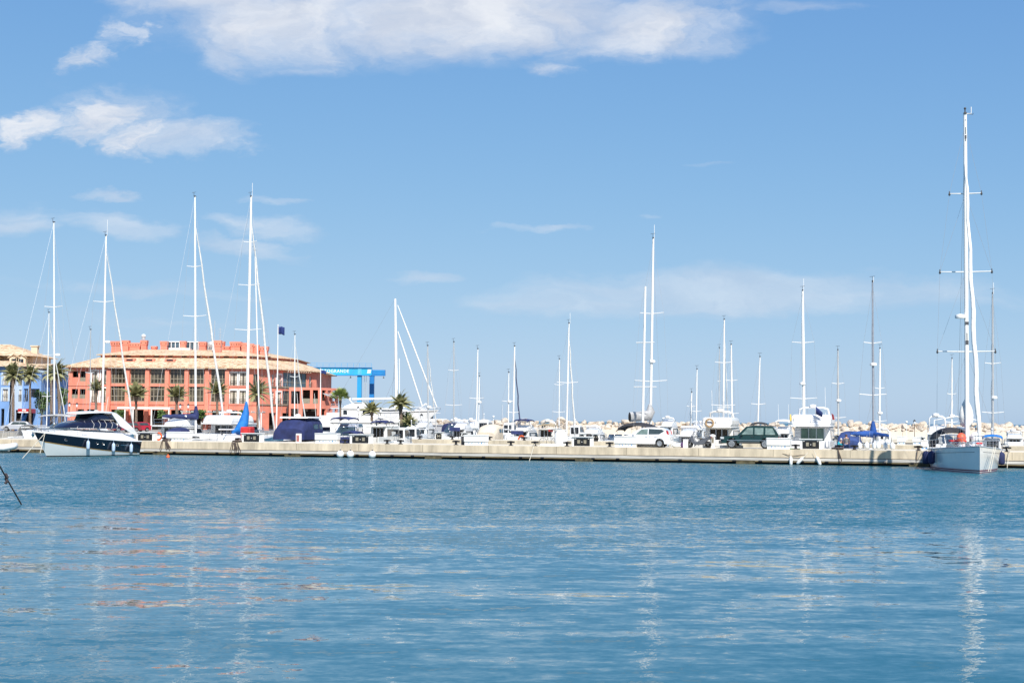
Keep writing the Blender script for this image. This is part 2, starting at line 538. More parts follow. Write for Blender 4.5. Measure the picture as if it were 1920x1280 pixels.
def motorboat(label, px, t, L, B, top, style='fly', head=1, hullm=None, canvas=None, bimini=None, arch=None, sup=None, group=None,
              fs=None, fb=None, radar=True, door=None, mast=0, name='motor_boat', cat='motor boat', stripe=None, antennas=0, buoy=None, flag=None, rails=True, visor=None, rz_off=0, loc=None, rz=None, bulwark=None):
    """px and t are of the end that faces the first pier; top is the height of the roof over the water"""
    d = N * head
    rz = atan2(d.y, d.x) + rz_off if rz is None else rz
    p = pier(px, t, 0) + N * (L / 2) if loc is None else loc
    root = empty(name, p, rz, label, cat, group)
    fs = fs or .105 * L; fb = fb or .15 * L
    h = Hull(L, B, fs, fb, 'motor', rake=L * .1)
    build_hull(root, h, hullm or white, stripe, navyc, offw)
    sup = sup or white
    z0 = fs - .03
    hwf = lambda k, tz=.12, zt=top: (lambda x, z: min(B / 2 * k * (1 - tz * max(0, z - z0) / max(.1, zt - z0)), max(.12, h.hb(min(.97, max(0, (x + L / 2) / L))) - .22)))
    # bathing platform
    MB().box((-L / 2 - .45, 0, .32), (.95, B * .82, .1)).build('bathing_platform', teak, root, 30, .03)
    if rails: h.rail(.45, .98, .6, .02, 7).build('bow_rail', chrome, root, 60)
    if style in ('fly', 'trawler'):
        zs = z0 + (top - z0) * (.62 if style == 'fly' else .8)       # saloon roof
        hw = hwf(.80)
        xa, xb, xc = -.22 * L, .12 * L, .28 * L
        if style == 'trawler': xb, xc = .18 * L, .24 * L
        MB().block([(xa, z0), (xc, z0 + .1), (xb, zs), (xa, zs)], hw).build('saloon', sup, root, 30, .08)
        wz0, wz1 = z0 + (zs - z0) * .42, z0 + (zs - z0) * .86
        fx = lambda z: xc + (xb - xc) * (z - z0) / (zs - z0)
        sides2([(xa + .3, wz0), (fx(wz0) - .25, wz0), (fx(wz1) - .25, wz1), (xa + .3, wz1)], hw, 'side_window', glass, root)
        fw = MB()
        for y0, y1 in ((-.9, -.05), (.05, .9)):
            w0 = hw(fx(wz0), wz0); w1 = hw(fx(wz1), wz1)
            fw.quad((fx(wz0) + .03, y0 * w0, wz0), (fx(wz0) + .03, y1 * w0, wz0), (fx(wz1) + .03, y1 * w1, wz1), (fx(wz1) + .03, y0 * w1, wz1))
        fw.build('windscreen', glass, root, 0)
        # aft bulkhead glazing
        w = hw(xa, z0) * .62
        dr = MB().quad((xa - .02, -w, z0 + .1), (xa - .02, w, z0 + .1), (xa - .02, w, zs - .12), (xa - .02, -w, zs - .12)).build('cockpit_door', door or glass, root, 0)
        fr = MB()
        for y in (-w, -w * .33, w * .33, w): fr.box((xa - .03, y, (z0 + zs) / 2), (.05, .05, zs - z0 - .15))
        fr.build('door_frame', chrome, dr, 0)
        # cockpit coaming
        cm = MB()
        for sg in (1, -1): cm.box((-.36 * L, sg * (B * .43), z0 + .3), (.27 * L, .16, .6))
        cm.box((-.49 * L, 0, z0 + .28), (.14, B * .74, .56))
        cm.build('cockpit_coaming', sup, root, 30, .05)
        # fly deck overhang
        hw2 = hwf(.86, .02)
        MB().block([(-.36 * L, zs), (xb + .1, zs), (xb - .1, zs + .14), (-.36 * L, zs + .14)], hw2).build('roof', sup, root, 30, .05)
        if style == 'fly':
            zf = zs + .14
            hw3 = hwf(.74, .18)
            MB().block([(-.20 * L, zf), (xb - .15, zf), (xb - .75, top - .1), (xb - 1.1, top), (-.05 * L, top), (-.18 * L, zf + .3)], hw3).build('flybridge', sup, root, 30, .1)
            sides2([(-.08 * L, top - .22), (xb - .95, top - .20), (xb - 1.1, top - .06), (-.05 * L, top - .06)], hw3, 'flybridge_screen', glassb, root)
            if bulwark:
                MB().block([(-.37 * L, zs + .06), (.08 * L, zs + .06), (.05 * L, top), (-.32 * L, top)], hwf(bulwark, .12)).build('flybridge_bulwark', sup, root, 30, .32, 4)
            ys = B * .36
            railset(root, [(-.20 * L, ys, zf), (-.35 * L, ys, zf), (-.355 * L, 0, zf), (-.35 * L, -ys, zf), (-.20 * L, -ys, zf)], .6)
            ld = MB()
            for k in range(5): ld.box((-.27 * L, B * .3, z0 + .3 + k * (zs - z0 - .3) / 5), (.18, .4, .04))
            ld.build('ladder', chrome, root, 0)
        else:
            railset(root, [(xa, B * .33, zs + .14), (xb - .4, B * .33, zs + .14), (xb - .4, -B * .33, zs + .14), (xa, -B * .33, zs + .14)], .35)
        zt = top if style == 'fly' else zs + .14
        if arch is not False:
            b = MB(); ax = -.12 * L; w = B * .33; ah = .75 if arch is None else arch
            b.tube([(ax + .5, w, zt - .2), (ax, w * .92, zt + ah * .8), (ax, w * .6, zt + ah), (ax, -w * .6, zt + ah), (ax, -w * .92, zt + ah * .8), (ax + .5, -w, zt - .2)], .09, 6)
            ar = b.build('radar_arch', sup, root, 60)
            if radar:
                MB().lathe([(.03, 0), (.3, 0), (.32, .1), (.26, .22), (.05, .26)], (ax, .1, zt + ah + .04), 10).build('radar_dome', wht, ar, 50)
        if mast:
            MB().tube([(0, 0, zt), (0, 0, zt + mast)], .05, 6).tube([(0, -.6, zt + mast * .6), (0, .6, zt + mast * .6)], .03, 5).build('signal_mast', alu, root, 60)
    elif style == 'express':
        # raised foredeck, raked screen, canvas over cockpit
        hw = hwf(.84, .2)
        zw = z0 + (top - z0) * .42
        MB().block([(-.12 * L, z0), (.42 * L, z0 + .25), (.22 * L, zw - .05), (.06 * L, zw), (-.12 * L, zw)], hw).build('foredeck', sup, root, 30, .1)
        sw = MB(); hw_ = hwf(.8, .2)
        rings = []
        for xo, z in ((.10 * L, zw - .08), (-.04 * L, top - .25)):
            w = hw_(0, z)
            rings.append([(xo - .16 * L * (abs(q) ** 2), q * w, z) for q in [-1 + j / 5 for j in range(11)]])
        sw.loft(rings, False, False)
        s_o = sw.build('windscreen', glassb, root, 60, thick=.02)
        fr = MB()
        for r_ in rings: fr.tube(r_, .03, 5)
        for j in (0, 2, 4, 6, 8, 10): fr.tube([rings[0][j], rings[1][j]], .025, 4)
        fr.build('screen_frame', chrome, s_o, 60)
        cvm = canvas
        if cvm:
            rg = []
            for x, q, w in ((-.06 * L, .97, .8), (-.15 * L, 1.0, .84), (-.28 * L, .98, .86), (-.40 * L, .86, .86), (-.47 * L, .5, .86)):
                zz = z0 + .25 + (top - z0 - .25) * q
                rg.append([(x, B / 2 * w * (1 - .0) * (1 if abs(c) < .99 else 1) * c, z0 + .25 + (zz - z0 - .25) * s) for c, s in
                           ((-1, 0), (-.99, .45), (-.92, .75), (-.75, .93), (-.4, 1), (0, 1.02), (.4, 1), (.75, .93), (.92, .75), (.99, .45), (1, 0))])
            b = MB().loft(rg, False, False)
            b.poly(rg[-1]); b.poly(rg[0][::-1])
            cv = b.build('cockpit_canvas', cvm, root, 50)
            fw = MB()
            for a, c in ((0, 1), (1, 2)):
                for k in (1, 8):
                    q = [Vector(rg[a][k]), Vector(rg[c][k]), Vector(rg[c][k + 1]), Vector(rg[a][k + 1])]
                    cen = sum(q, Vector()) / 4
                    q = [cen + (v - cen) * .75 + Vector((0, .02 if cen.y > 0 else -.02, .012)) for v in q]
                    fw.quad(*q)
            fw.build('canvas_window', glassb, cv, 0)
        else:
            cm = MB()
            for sg in (1, -1): cm.box((-.3 * L, sg * B * .42, z0 + .25), (.36 * L, .18, .5))
            cm.box((-.47 * L, 0, z0 + .25), (.2, B * .8, .5))
            cm.build('cockpit_coaming', sup, root, 30, .05)
            st = MB()
            st.box((-.1 * L, B * .18, z0 + .5), (.5, .5, .9)); st.box((-.1 * L, -B * .18, z0 + .5), (.5, .5, .9))
            st.build('seat', offw, root, 30, .06)
        if arch is not False:
            b = MB(); ax = -.26 * L; w = B * .43; zt = top + (arch or .15)
            b.tube([(ax - .6, w, z0 + .3), (ax, w * .96, zt - .3), (ax + .15, w * .7, zt), (ax + .15, -w * .7, zt), (ax, -w * .96, zt - .3), (ax - .6, -w, z0 + .3)], .11, 6)
            ar = b.build('radar_arch', sup, root, 60)
            if radar: MB().lathe([(.03, 0), (.26, 0), (.28, .1), (.22, .2), (.05, .23)], (ax + .15, 0, zt + .08), 10).build('radar_dome', wht, ar, 50)
    elif style == 'cuddy':
        hw = hwf(.7, .2)
        MB().block([(-.05 * L, z0), (.33 * L, z0 + .15), (.2 * L, top - .35), (.1 * L, top), (-.05 * L, top)], hw).build('cabin', sup, root, 30, .1)
        wz0, wz1 = z0 + (top - z0) * .5, z0 + (top - z0) * .86
        sides2([(-.02 * L, wz0), (.2 * L, wz0), (.14 * L, wz1), (-.02 * L, wz1)], hw, 'side_window', glass, root)
        w = hw(0, wz0) * .75
        MB().quad((-.05 * L - .02, -w, wz0 - .2), (-.05 * L - .02, w, wz0 - .2), (-.05 * L - .02, w, wz1), (-.05 * L - .02, -w, wz1)).build('rear_window', door or glass, root, 0)
        cm = MB()
        for sg in (1, -1): cm.box((-.28 * L, sg * B * .42, z0 + .22), (.42 * L, .14, .44))
        cm.box((-.48 * L, 0, z0 + .22), (.12, B * .8, .44))
        cm.build('cockpit_coaming', sup, root, 30, .04)
        MB().tube([(-.02 * L, 0, top), (-.02 * L, 0, top + .7)], .03, 5).ball((-.02 * L, 0, top + .75), .09).build('antenna', wht, root, 60)
    if bimini:
        zb = top + .55 if style in ('fly', 'express') else top + .1
        w = B * .36; x0, x1 = -.24 * L, .02 * L
        rings = []
        for x, dz in ((x0, -.12), (x0 + .15, 0), ((x0 + x1) / 2, .05), (x1 - .15, 0), (x1, -.12)):
            rings.append([(x, w * cos(a), zb + dz + .2 * sin(a) - .05) for a in [pi * j / 8 for j in range(9)]])
        bi = MB().loft(rings, False, False).build('bimini', bimini, root, 60, thick=.05)
        for sg in (1, -1):
            fr = MB()
            for x in (x0 + .1, x1 - .1): fr.tube([((x0 + x1) / 2, sg * w, zb - 1.1), (x, sg * w, zb - .08)], .02, 4)
            fr.build('bimini_frame', chrome, bi, 60)
    if visor:
        w = B * .3
        MB().quad((-.375 * L, -w, top - 1.02), (-.375 * L, w, top - 1.02), (-.365 * L, w, top - .6), (-.365 * L, -w, top - .6)).build('dodger_panel', visor, root, 0, thick=.03)
    for k in range(antennas):
        y = (-1) ** k * B * .25
        MB().tube([(-.1 * L, y, top - .2), (-.14 * L, y, top + 2.4)], .018, 4).build('whip_antenna', wht, root, 0)
    if buoy: lifebuoy(root, (-.5 * L - .05, buoy[0], buoy[1]), .34, orange)
    if flag:
        fx_, fy_ = -.5 * L, flag[1] if len(flag) > 1 else .4
        b = MB().tube([(fx_, fy_, z0), (fx_ - .35, fy_, z0 + 1.5)], .02, 5).build('flagstaff', wht, root, 0)
        rings = [[(fx_ - .34 + .02 * j, fy_ - .14 * j, z0 + 1.45 - .04 * j - .06 * sin(j)), (fx_ - .25 + .03 * j, fy_ - .10 * j, z0 + .95 - .06 * j)] for j in range(6)]
        MB().loft(rings, False, False).build('ensign', flag[0], b, 60, thick=.015)
    return root, h
# ------------------------------------------------------------------ piers
def make_pier(label, t0, width, s0, s1, z, detail, lab_cat='pier'):
    root = empty('concrete_pier', A0 + N * t0, PIER_YAW, label, lab_cat)
    Lg = s1 - s0; c = (s0 + s1) / 2
    # local: x along, y back, z up
    MB().box((c, width / 2, z - .32), (Lg, width, .64)).build('deck', concrete, root, 0)
    MB().box((c, width / 2, z + .004), (Lg, width - .16, .012)).build('deck_surface', concd, root, 0)
    k = s0 + 2
    while k < s1 and detail:                                          # coping joints along the face
        MB().box((k, -.004, z - .30), (.02, .012, .58)).build('face_joint', dark, root, 0); k += 6
    b = MB()
    zz = z - .64
    b.box((c, .02, zz - .02), (Lg, .1, .04))
    b.build('face_ledge', black, root, 0)
    MB().box((c, .0, zz - .15), (Lg, .16, .21)).build('upper_rubbing_board', timber, root, 0)
    MB().box((c, .03, zz - .325), (Lg, .12, .075)).build('lower_rubbing_board', timberb, root, 0)
    MB().box((c, .6, zz - .32), (Lg, .06, .64)).build('painted_shade_back', dark, root, 0)  # dark sheet, shade under the deck painted in its colour
    if detail:
        x = s0 + 1; i = 0; random.seed(3)
        while x < s1:
            MB().box((x, -.03, zz - .30), (.26, .2, .12)).build('bracket', black, root, 0)
            x += (2.1, 3.3, 1.9, 4.4)[i % 4]; i += 1
        x = s0 + 3.4
        while x < s1:
            MB().box((x, .25, -.1), (1.5, .66, .74)).build('pile_cap', algae, root, 0)
            x += 13.4
    return root

pier1 = make_pier('long beige concrete pier with timber rubbing boards across the middle of the harbour', 0, 7.2, -30, 88, 1.2, True)
pier2 = make_pier('farther low beige concrete pier behind the first row of boats', 31.5, 6.4, 8, 105, 1.2, False)

def on(px, t=.9, z=1.21): return pier(px, t, z)

def bollard(px, t=.4, zz=1.21):
    b = MB()
    b.lathe([(.22, 0), (.22, .04), (.11, .07), (.10, .24), (.2, .30), (.21, .36), (.12, .40), (.02, .41)], (0, 0, 0), 10)
    b.tube([(-.32, 0, .31), (.32, 0, .31)], .07, 6)
    o = b.build('mooring_bollard', black, None, 50)
    o.location = on(px, t, zz); o.rotation_euler = (0, 0, PIER_YAW)
    return o
for px, lab in ((309, 'black mooring bollard with hanging ropes just right of the navy yacht'),
                (446, 'black mooring bollard with coiled ropes left of the meter cabinet by the navy canvas cruiser'),
                (647, 'black mooring bollard in front of the small navy panel on the pier edge'),
                (726, 'left bollard of the close pair on the bare pier edge below the palm'),
                (751, 'right bollard of the close pair on the bare pier edge below the palm'),
                (855, 'black mooring bollard beside the tall dark post left of the middle white locker'),
                (958, 'black mooring bollard alone on the pier right of the middle white locker'),
                (1003, 'black mooring bollard with a white line running down to the water'),
                (1063, 'black mooring bollard between the white upright dinghy and the middle meter cabinet'),
                (1143, 'black mooring bollard right beside the locker in front of the white car'),
                (1492, 'black mooring bollard left of the meter cabinet before the big white flybridge boat'),
                (1573, 'black mooring bollard with dark rope coil right of the big white flybridge boat'),
                (1602, 'black mooring bollard left of the row of white fenders on the pier edge'),
                (1722, 'black mooring bollard left of the big white sloop'),
                (1888, 'black mooring bollard right of the big white sloop')):
    tag(bollard(px), lab, 'bollard', 'bollards along the near pier edge')
for i, (px, lab) in enumerate(((787, 'small black bollard on the far pier below the navy canopied cruiser'), (848, 'small black bollard on the far pier left of the beige covered boat'),
                (918, 'small black bollard on the far pier under the beige covered boat'), (983, 'small black bollard on the far pier right of the blue bimini boat'),
                (1117, 'small black bollard on the far pier behind the middle meter cabinet'))):
    tag(bollard(px, 32.0), lab, 'bollard', 'bollards along the far pier edge')

def locker(px0, px1, h=.88, t=.55, zz=1.21):
    a = on(px0, t, zz); b_ = on(px1, t, zz)
    w = (b_ - a).length
    root = empty('dock_locker', (a + b_) / 2, PIER_YAW)
    # sloped lid box on a base plinth with blue lettering marks
    MB().block([(-w / 2, .30), (w / 2, .30), (w / 2, h - .06), (-w / 2, h - .06)], lambda x, z: .36).build('bin', wht, root, 0, .03)
    MB().prism([(-w / 2 - .03, h - .06), (w / 2 + .03, h - .06), (w / 2 - .02, h + .02), (-w / 2 + .02, h + .02)], -.4, .4).build('lid', wht, root, 0, .02)
    MB().box((0, .02, .15), (w - .1, .6, .30)).build('plinth', wht, root, 0)
    b = MB()
    random.seed(int(px0))
    for k in range(7):
        b.box((-.42 * w + k * .14 * w + random.uniform(-.02, .02), -.283, .17), (.03 + .03 * (k % 3), .01, .07 + .05 * (k % 2)))
    b.build('lettering', bluet, root, 0)
    return root
for a, b_, lab in ((315, 357, 'long white dock locker beside the orange lifebuoy, right of the navy yacht'),
                   (593, 635, 'long white dock locker between the fire hose box and the third meter cabinet'),
                   (872, 914, 'long white dock locker on the pier in front of the beige covered boat'),
                   (1153, 1195, 'long white dock locker on the pier hiding the nose of the white car'),
                   (1438, 1482, 'long white dock locker on the pier hiding the rear wheel of the green car')):
    tag(locker(a, b_), lab, 'dock locker', 'long white lockers along the near pier')
for a, b_, t, lab in ((1682, 1698, 32.3, 'small white dock locker standing on the far pier below the two breakwater lamps'),
                      (1711, 1728, 32.3, 'small white dock locker on the far pier just left of the big sloop'),
                      (1727, 1740, 2.2, 'small white dock locker on the near pier at the stern of the big sloop')):
    tag(locker(a, b_, .8, t), lab, 'dock locker', 'small white lockers near the sloop')

def cabinet(px0, px1, h=.78, t=.45, zz=1.21, frame=True):
    a = on(px0, t, zz); b_ = on(px1, t, zz)
    w = (b_ - a).length
    root = empty('meter_cabinet', (a + b_) / 2, PIER_YAW)
    MB().box((0, .2, h / 2 + .01), (w, .5, h)).build('housing', wht, root, 0, .02)
    MB().box((0, .17, h + .035), (w + .1, .64, .06)).build('top', wht, root, 0, .01)
    pw = w * .76
    pn = MB().box((0, -.06, h * .5), (pw, .03, h * .82)).build('panel', panelb, root, 0)
    for sg in (-1, 1):
        MB().box((sg * pw * .2, -.08, h * .52), (pw * .17, .012, h * .38)).build('meter_window', metre, pn, 0)
    MB().box((0, -.08, h * .5), (.05, .014, .07)).box((-pw * .42, -.08, h * .84), (.14, .012, .04)).box((pw * .42, -.08, h * .84), (.1, .012, .04)).build('lock', wht, pn, 0)
    return root
for a, b_, lab in ((255, 290, 'black fronted meter cabinet on the pier at the stern of the navy yacht'),
                   (453, 491, 'black fronted meter cabinet on the pier left of the navy canvas cruiser'),
                   (656, 696, 'black fronted meter cabinet on the pier above the white ball fenders'),
                   (1072, 1111, 'black fronted meter cabinet on the open pier left of the white car'),
                   (1500, 1541, 'black fronted meter cabinet on the pier below the big white flybridge boat')):
    tag(cabinet(a, b_), lab, 'meter cabinet', 'black fronted meter cabinets along the near pier')
for a, b_, lab in ((816, 830, 'small dark fronted meter cabinet on the far pier by the navy canopied cruiser'),
                   (865, 879, 'small dark fronted meter cabinet on the far pier left of the beige covered boat'),
                   (1085, 1097, 'small dark fronted meter cabinet on the far pier behind the middle near cabinet'),
                   (1110, 1123, 'small dark fronted meter cabinet on the far pier right of the middle near cabinet'),
                   (1170, 1183, 'small dark fronted meter cabinet on the far pier behind the white car bonnet'),
                   (746, 757, 'small dark fronted meter cabinet on the far pier below the palm'),
                   (1718, 1735, 'small dark fronted meter cabinet on the far pier beside the sloop')):
    tag(cabinet(a, b_, .75, 32.2), lab, 'meter cabinet', 'small meter cabinets along the far pier')

# fire hose post
r_ = empty('fire_hose_box', on(560, .5), PIER_YAW, 'narrow white fire hose box with red front on the pier', 'hose box')
MB().box((0, 0, .42), (.42, .34, .84)).build('cabinet_body', wht, r_, 0, .02)
MB().box((0, -.18, .42), (.26, .02, .56)).build('hose_door', mat('faded_red', (.55, .2, .17), .6, var=.4, vs=5), r_, 0)
r_ = empty('notice_post', on(740, 33), PIER_YAW, 'low white post with red and white notice on the far pier below the palm', 'notice post')
MB().box((0, 0, .5), (.35, .3, 1.0)).build('post_body', wht, r_, 0, .02)
MB().box((0, -.16, .55), (.25, .02, .7)).build('notice', mat('faded_red2', (.5, .15, .14), .6, var=.5, vs=5), r_, 0)
r_ = empty('service_post', on(1336, 1.3), PIER_YAW, 'round white electricity post standing behind the grey scooter', 'service post')
MB().lathe([(.22, 0), (.22, .92), (.26, .94), (.26, 1.04), (.1, 1.12), (.01, 1.13)], (0, 0, 0), 14).build('post_body', wht, r_, 50)
MB().box((.05, -.215, .65), (.18, .03, .45)).build('socket_panel', bronze, r_, 0)
r_ = empty('dark_post', on(868, .9), PIER_YAW, 'square dark post at the left end of the middle white locker', 'post')
MB().box((0, 0, .38), (.26, .26, .76)).build('post_body', plasticg, r_, 0, .02)
MB().box((0, 0, .79), (.3, .3, .06)).build('cap', wht, r_, 0)
r_ = empty('canvas_screen', on(646, 1.0), PIER_YAW, 'low navy blue canvas panel beside the meter cabinet above the ball fenders', 'panel')
MB().box((0, 0, .3), (1.0, .08, .56)).build('canvas', navyc, r_, 0, .02)
MB().box((-.47, .06, .32), (.05, .05, .64)).box((.47, .06, .32), (.05, .05, .64)).build('support', chrome, r_, 0)
# kerb blocks behind the cars
for k, (pa, pb) in enumerate(((1192, 1244), (1318, 1332), (1350, 1366), (1380, 1393))):
    a = on(pa, 1.5, 1.21); b_ = on(pb, 1.5, 1.21)
    o = MB().box((0, 0, .12), ((b_ - a).length, .3, .24)).build('kerb_block', wht, None, 0, .02)
    o.location = (a + b_) / 2; o.rotation_euler = (0, 0, PIER_YAW)
    tag(o, ('long low white kerb under the white car', 'short white kerb block by the scooter rear wheel', 'white kerb block before the nose of the green car', 'white kerb block under the green car doors')[k], 'kerb block')

# hanging dock fenders
for px, lab in ((638, 'leftmost of three white ball fenders hanging on the pier face'), (657, 'middle of three white ball fenders hanging on the pier face'), (698, 'rightmost of three white ball fenders hanging on the pier face')):
    p = pier(px, -.42, .30)
    r_ = empty('ball_fender', p, PIER_YAW, lab, 'fender', 'white ball fenders on the pier face')
    MB().ball((0, 0, 0), .33, 14, 9).build('ball', fendw, r_, 60)
    MB().lathe([(.07, .3), (.07, .4), (.03, .43)], (0, 0, 0), 8).build('eye', plasticg, r_, 50)
    MB().tube([(0, 0, .4), (0, .32, .92)], .014, 4).build('lanyard', rope, r_, 0)
for px, z, lean, lab in ((1483, .30, 0, 'upright white sausage fender hanging on the pier'), (1500, .32, .75, 'white sausage fender swung out to the left on the pier'), (1535, .32, -.4, 'white sausage fender leaning right below the meter cabinet')):
    p = pier(px, -.25, z)
    o = fender(None, p, .13, .72, fendw, 'hanging_fender', lean)
    o.rotation_euler = (0, lean, PIER_YAW)
    tag(o, lab, 'fender', 'white sausage fenders on the pier face')
for k in range(6):
    o = fender(None, pier(1612 + k * 11.5 + (k % 3) * 2, .5, 1.55), .17 + .04 * (k % 2), .55, fendw, 'standing_fender')
    tag(o, 'white plastic fender in the row along the pier edge below the blue covered sail', 'fender', 'white fenders in a row on the pier edge')

# buoy and ropes
b = MB().ball((0, 0, .02), .16, 12, 8)
b.lathe([(.05, .15), (.05, .24), (.02, .26)], (0, 0, 0), 8)
o = b.build('mooring_buoy', orange, None, 60); o.location = P(315, 861, 121.5); o.location.z = .03
tag(o, 'small orange ball buoy floating before the pier', 'buoy')
def ropeobj(pts, r, m, lab, name='mooring_line', sag=0.0, cat='rope'):
    pts = [Vector(p) for p in pts]
    if sag and len(pts) == 2:
        a, c = pts
        pts = [a.lerp(c, k / 10) - Vector((0, 0, sag * 4 * (k / 10) * (1 - k / 10))) for k in range(11)]
    return tag(MB().tube(pts, r, 5).build(name, m, None, 60), lab, cat)
ropeobj([pier(1003, .2, 1.4), pier(1001, -.06, 1.24), pier(992, -.9, -.1)], .028, rope, 'pale line from a bollard straight down into the water')
ropeobj([pier(1430, .3, 1.25), pier(1481, -.1, .75)], .02, ropeb, 'thin dark line slanting down the pier face to the upright fender', sag=.05)
ropeobj([pier(1481, -.1, .7), pier(1560, .2, 1.25)], .02, ropeb, 'thin dark line slack along the pier face above the fenders', sag=.12)
ropeobj([pier(1722, .3, 1.5), pier(1720, -.12, 1.2), pier(1718, -.12, .45)], .03, ropeb, 'dark rope hanging from the bollard left of the sloop')
ropeobj([pier(1889, .3, 1.5), pier(1892, -.12, 1.2), pier(1888, -.5, -.1)], .025, rope, 'pale rope dropping from the bollard right of the sloop')
random.seed(5)
def coil(px, lab, n=5, spread=.5):
    b = MB()
    for k in range(n):
        x = random.uniform(-spread, spread)
        z1 = random.uniform(.1, .55)
        b.tube([(x * .3, .3, 1.45), (x * .6, -.08, 1.24), (x, -.10, z1 + .2), (x + .1, -.11, z1), (x + .2, -.10, z1 + .25), (x * .5, -.06, 1.22)], .03, 5)
    b.tube([(.45 * cos(a), .3 + .3 * sin(a), 1.25 + .012 * a) for a in [k * .5 for k in range(26)]], .035, 5)
    o = b.build('rope_bundle', ropeb, None, 60)
    o.location = pier(px, 0, 0); o.rotation_euler = (0, 0, PIER_YAW)
    tag(o, lab, 'rope', 'rope bundles hung over the pier edge')
coil(309, 'dark ropes hung over the pier edge near the navy yacht stern')
coil(441, 'dark ropes hung over the pier edge left of the navy canvas cruiser')
coil(1570, 'low dark rope coil on the pier edge right of the big flybridge boat', 2, .25)
# near mooring rope at left, entering the water
a = P(40, 945, 54.0); c = P(-110, 660, 47.0)
pts = [a.lerp(c, k / 12) - Vector((0, 0, .12 * sin(pi * k / 12))) for k in range(13)]
r_ = empty('near_mooring_rope', a, 0, 'knotted brown mooring rope slanting into the water at the left edge', 'rope')
MB().tube([q - a for q in pts], .028, 6).build('line', ropeb, r_, 60)
b = MB()
for k in range(7):
    q = P(11 + 1.3 * (k % 3), 889 + 2.6 * k, 52.6)
    b.ball(q - a, (.06, .06, .055), 7, 4)
b.build('knot', mat('dark_knot', (.06, .045, .05), .9, var=.4, vs=10), r_, 60)
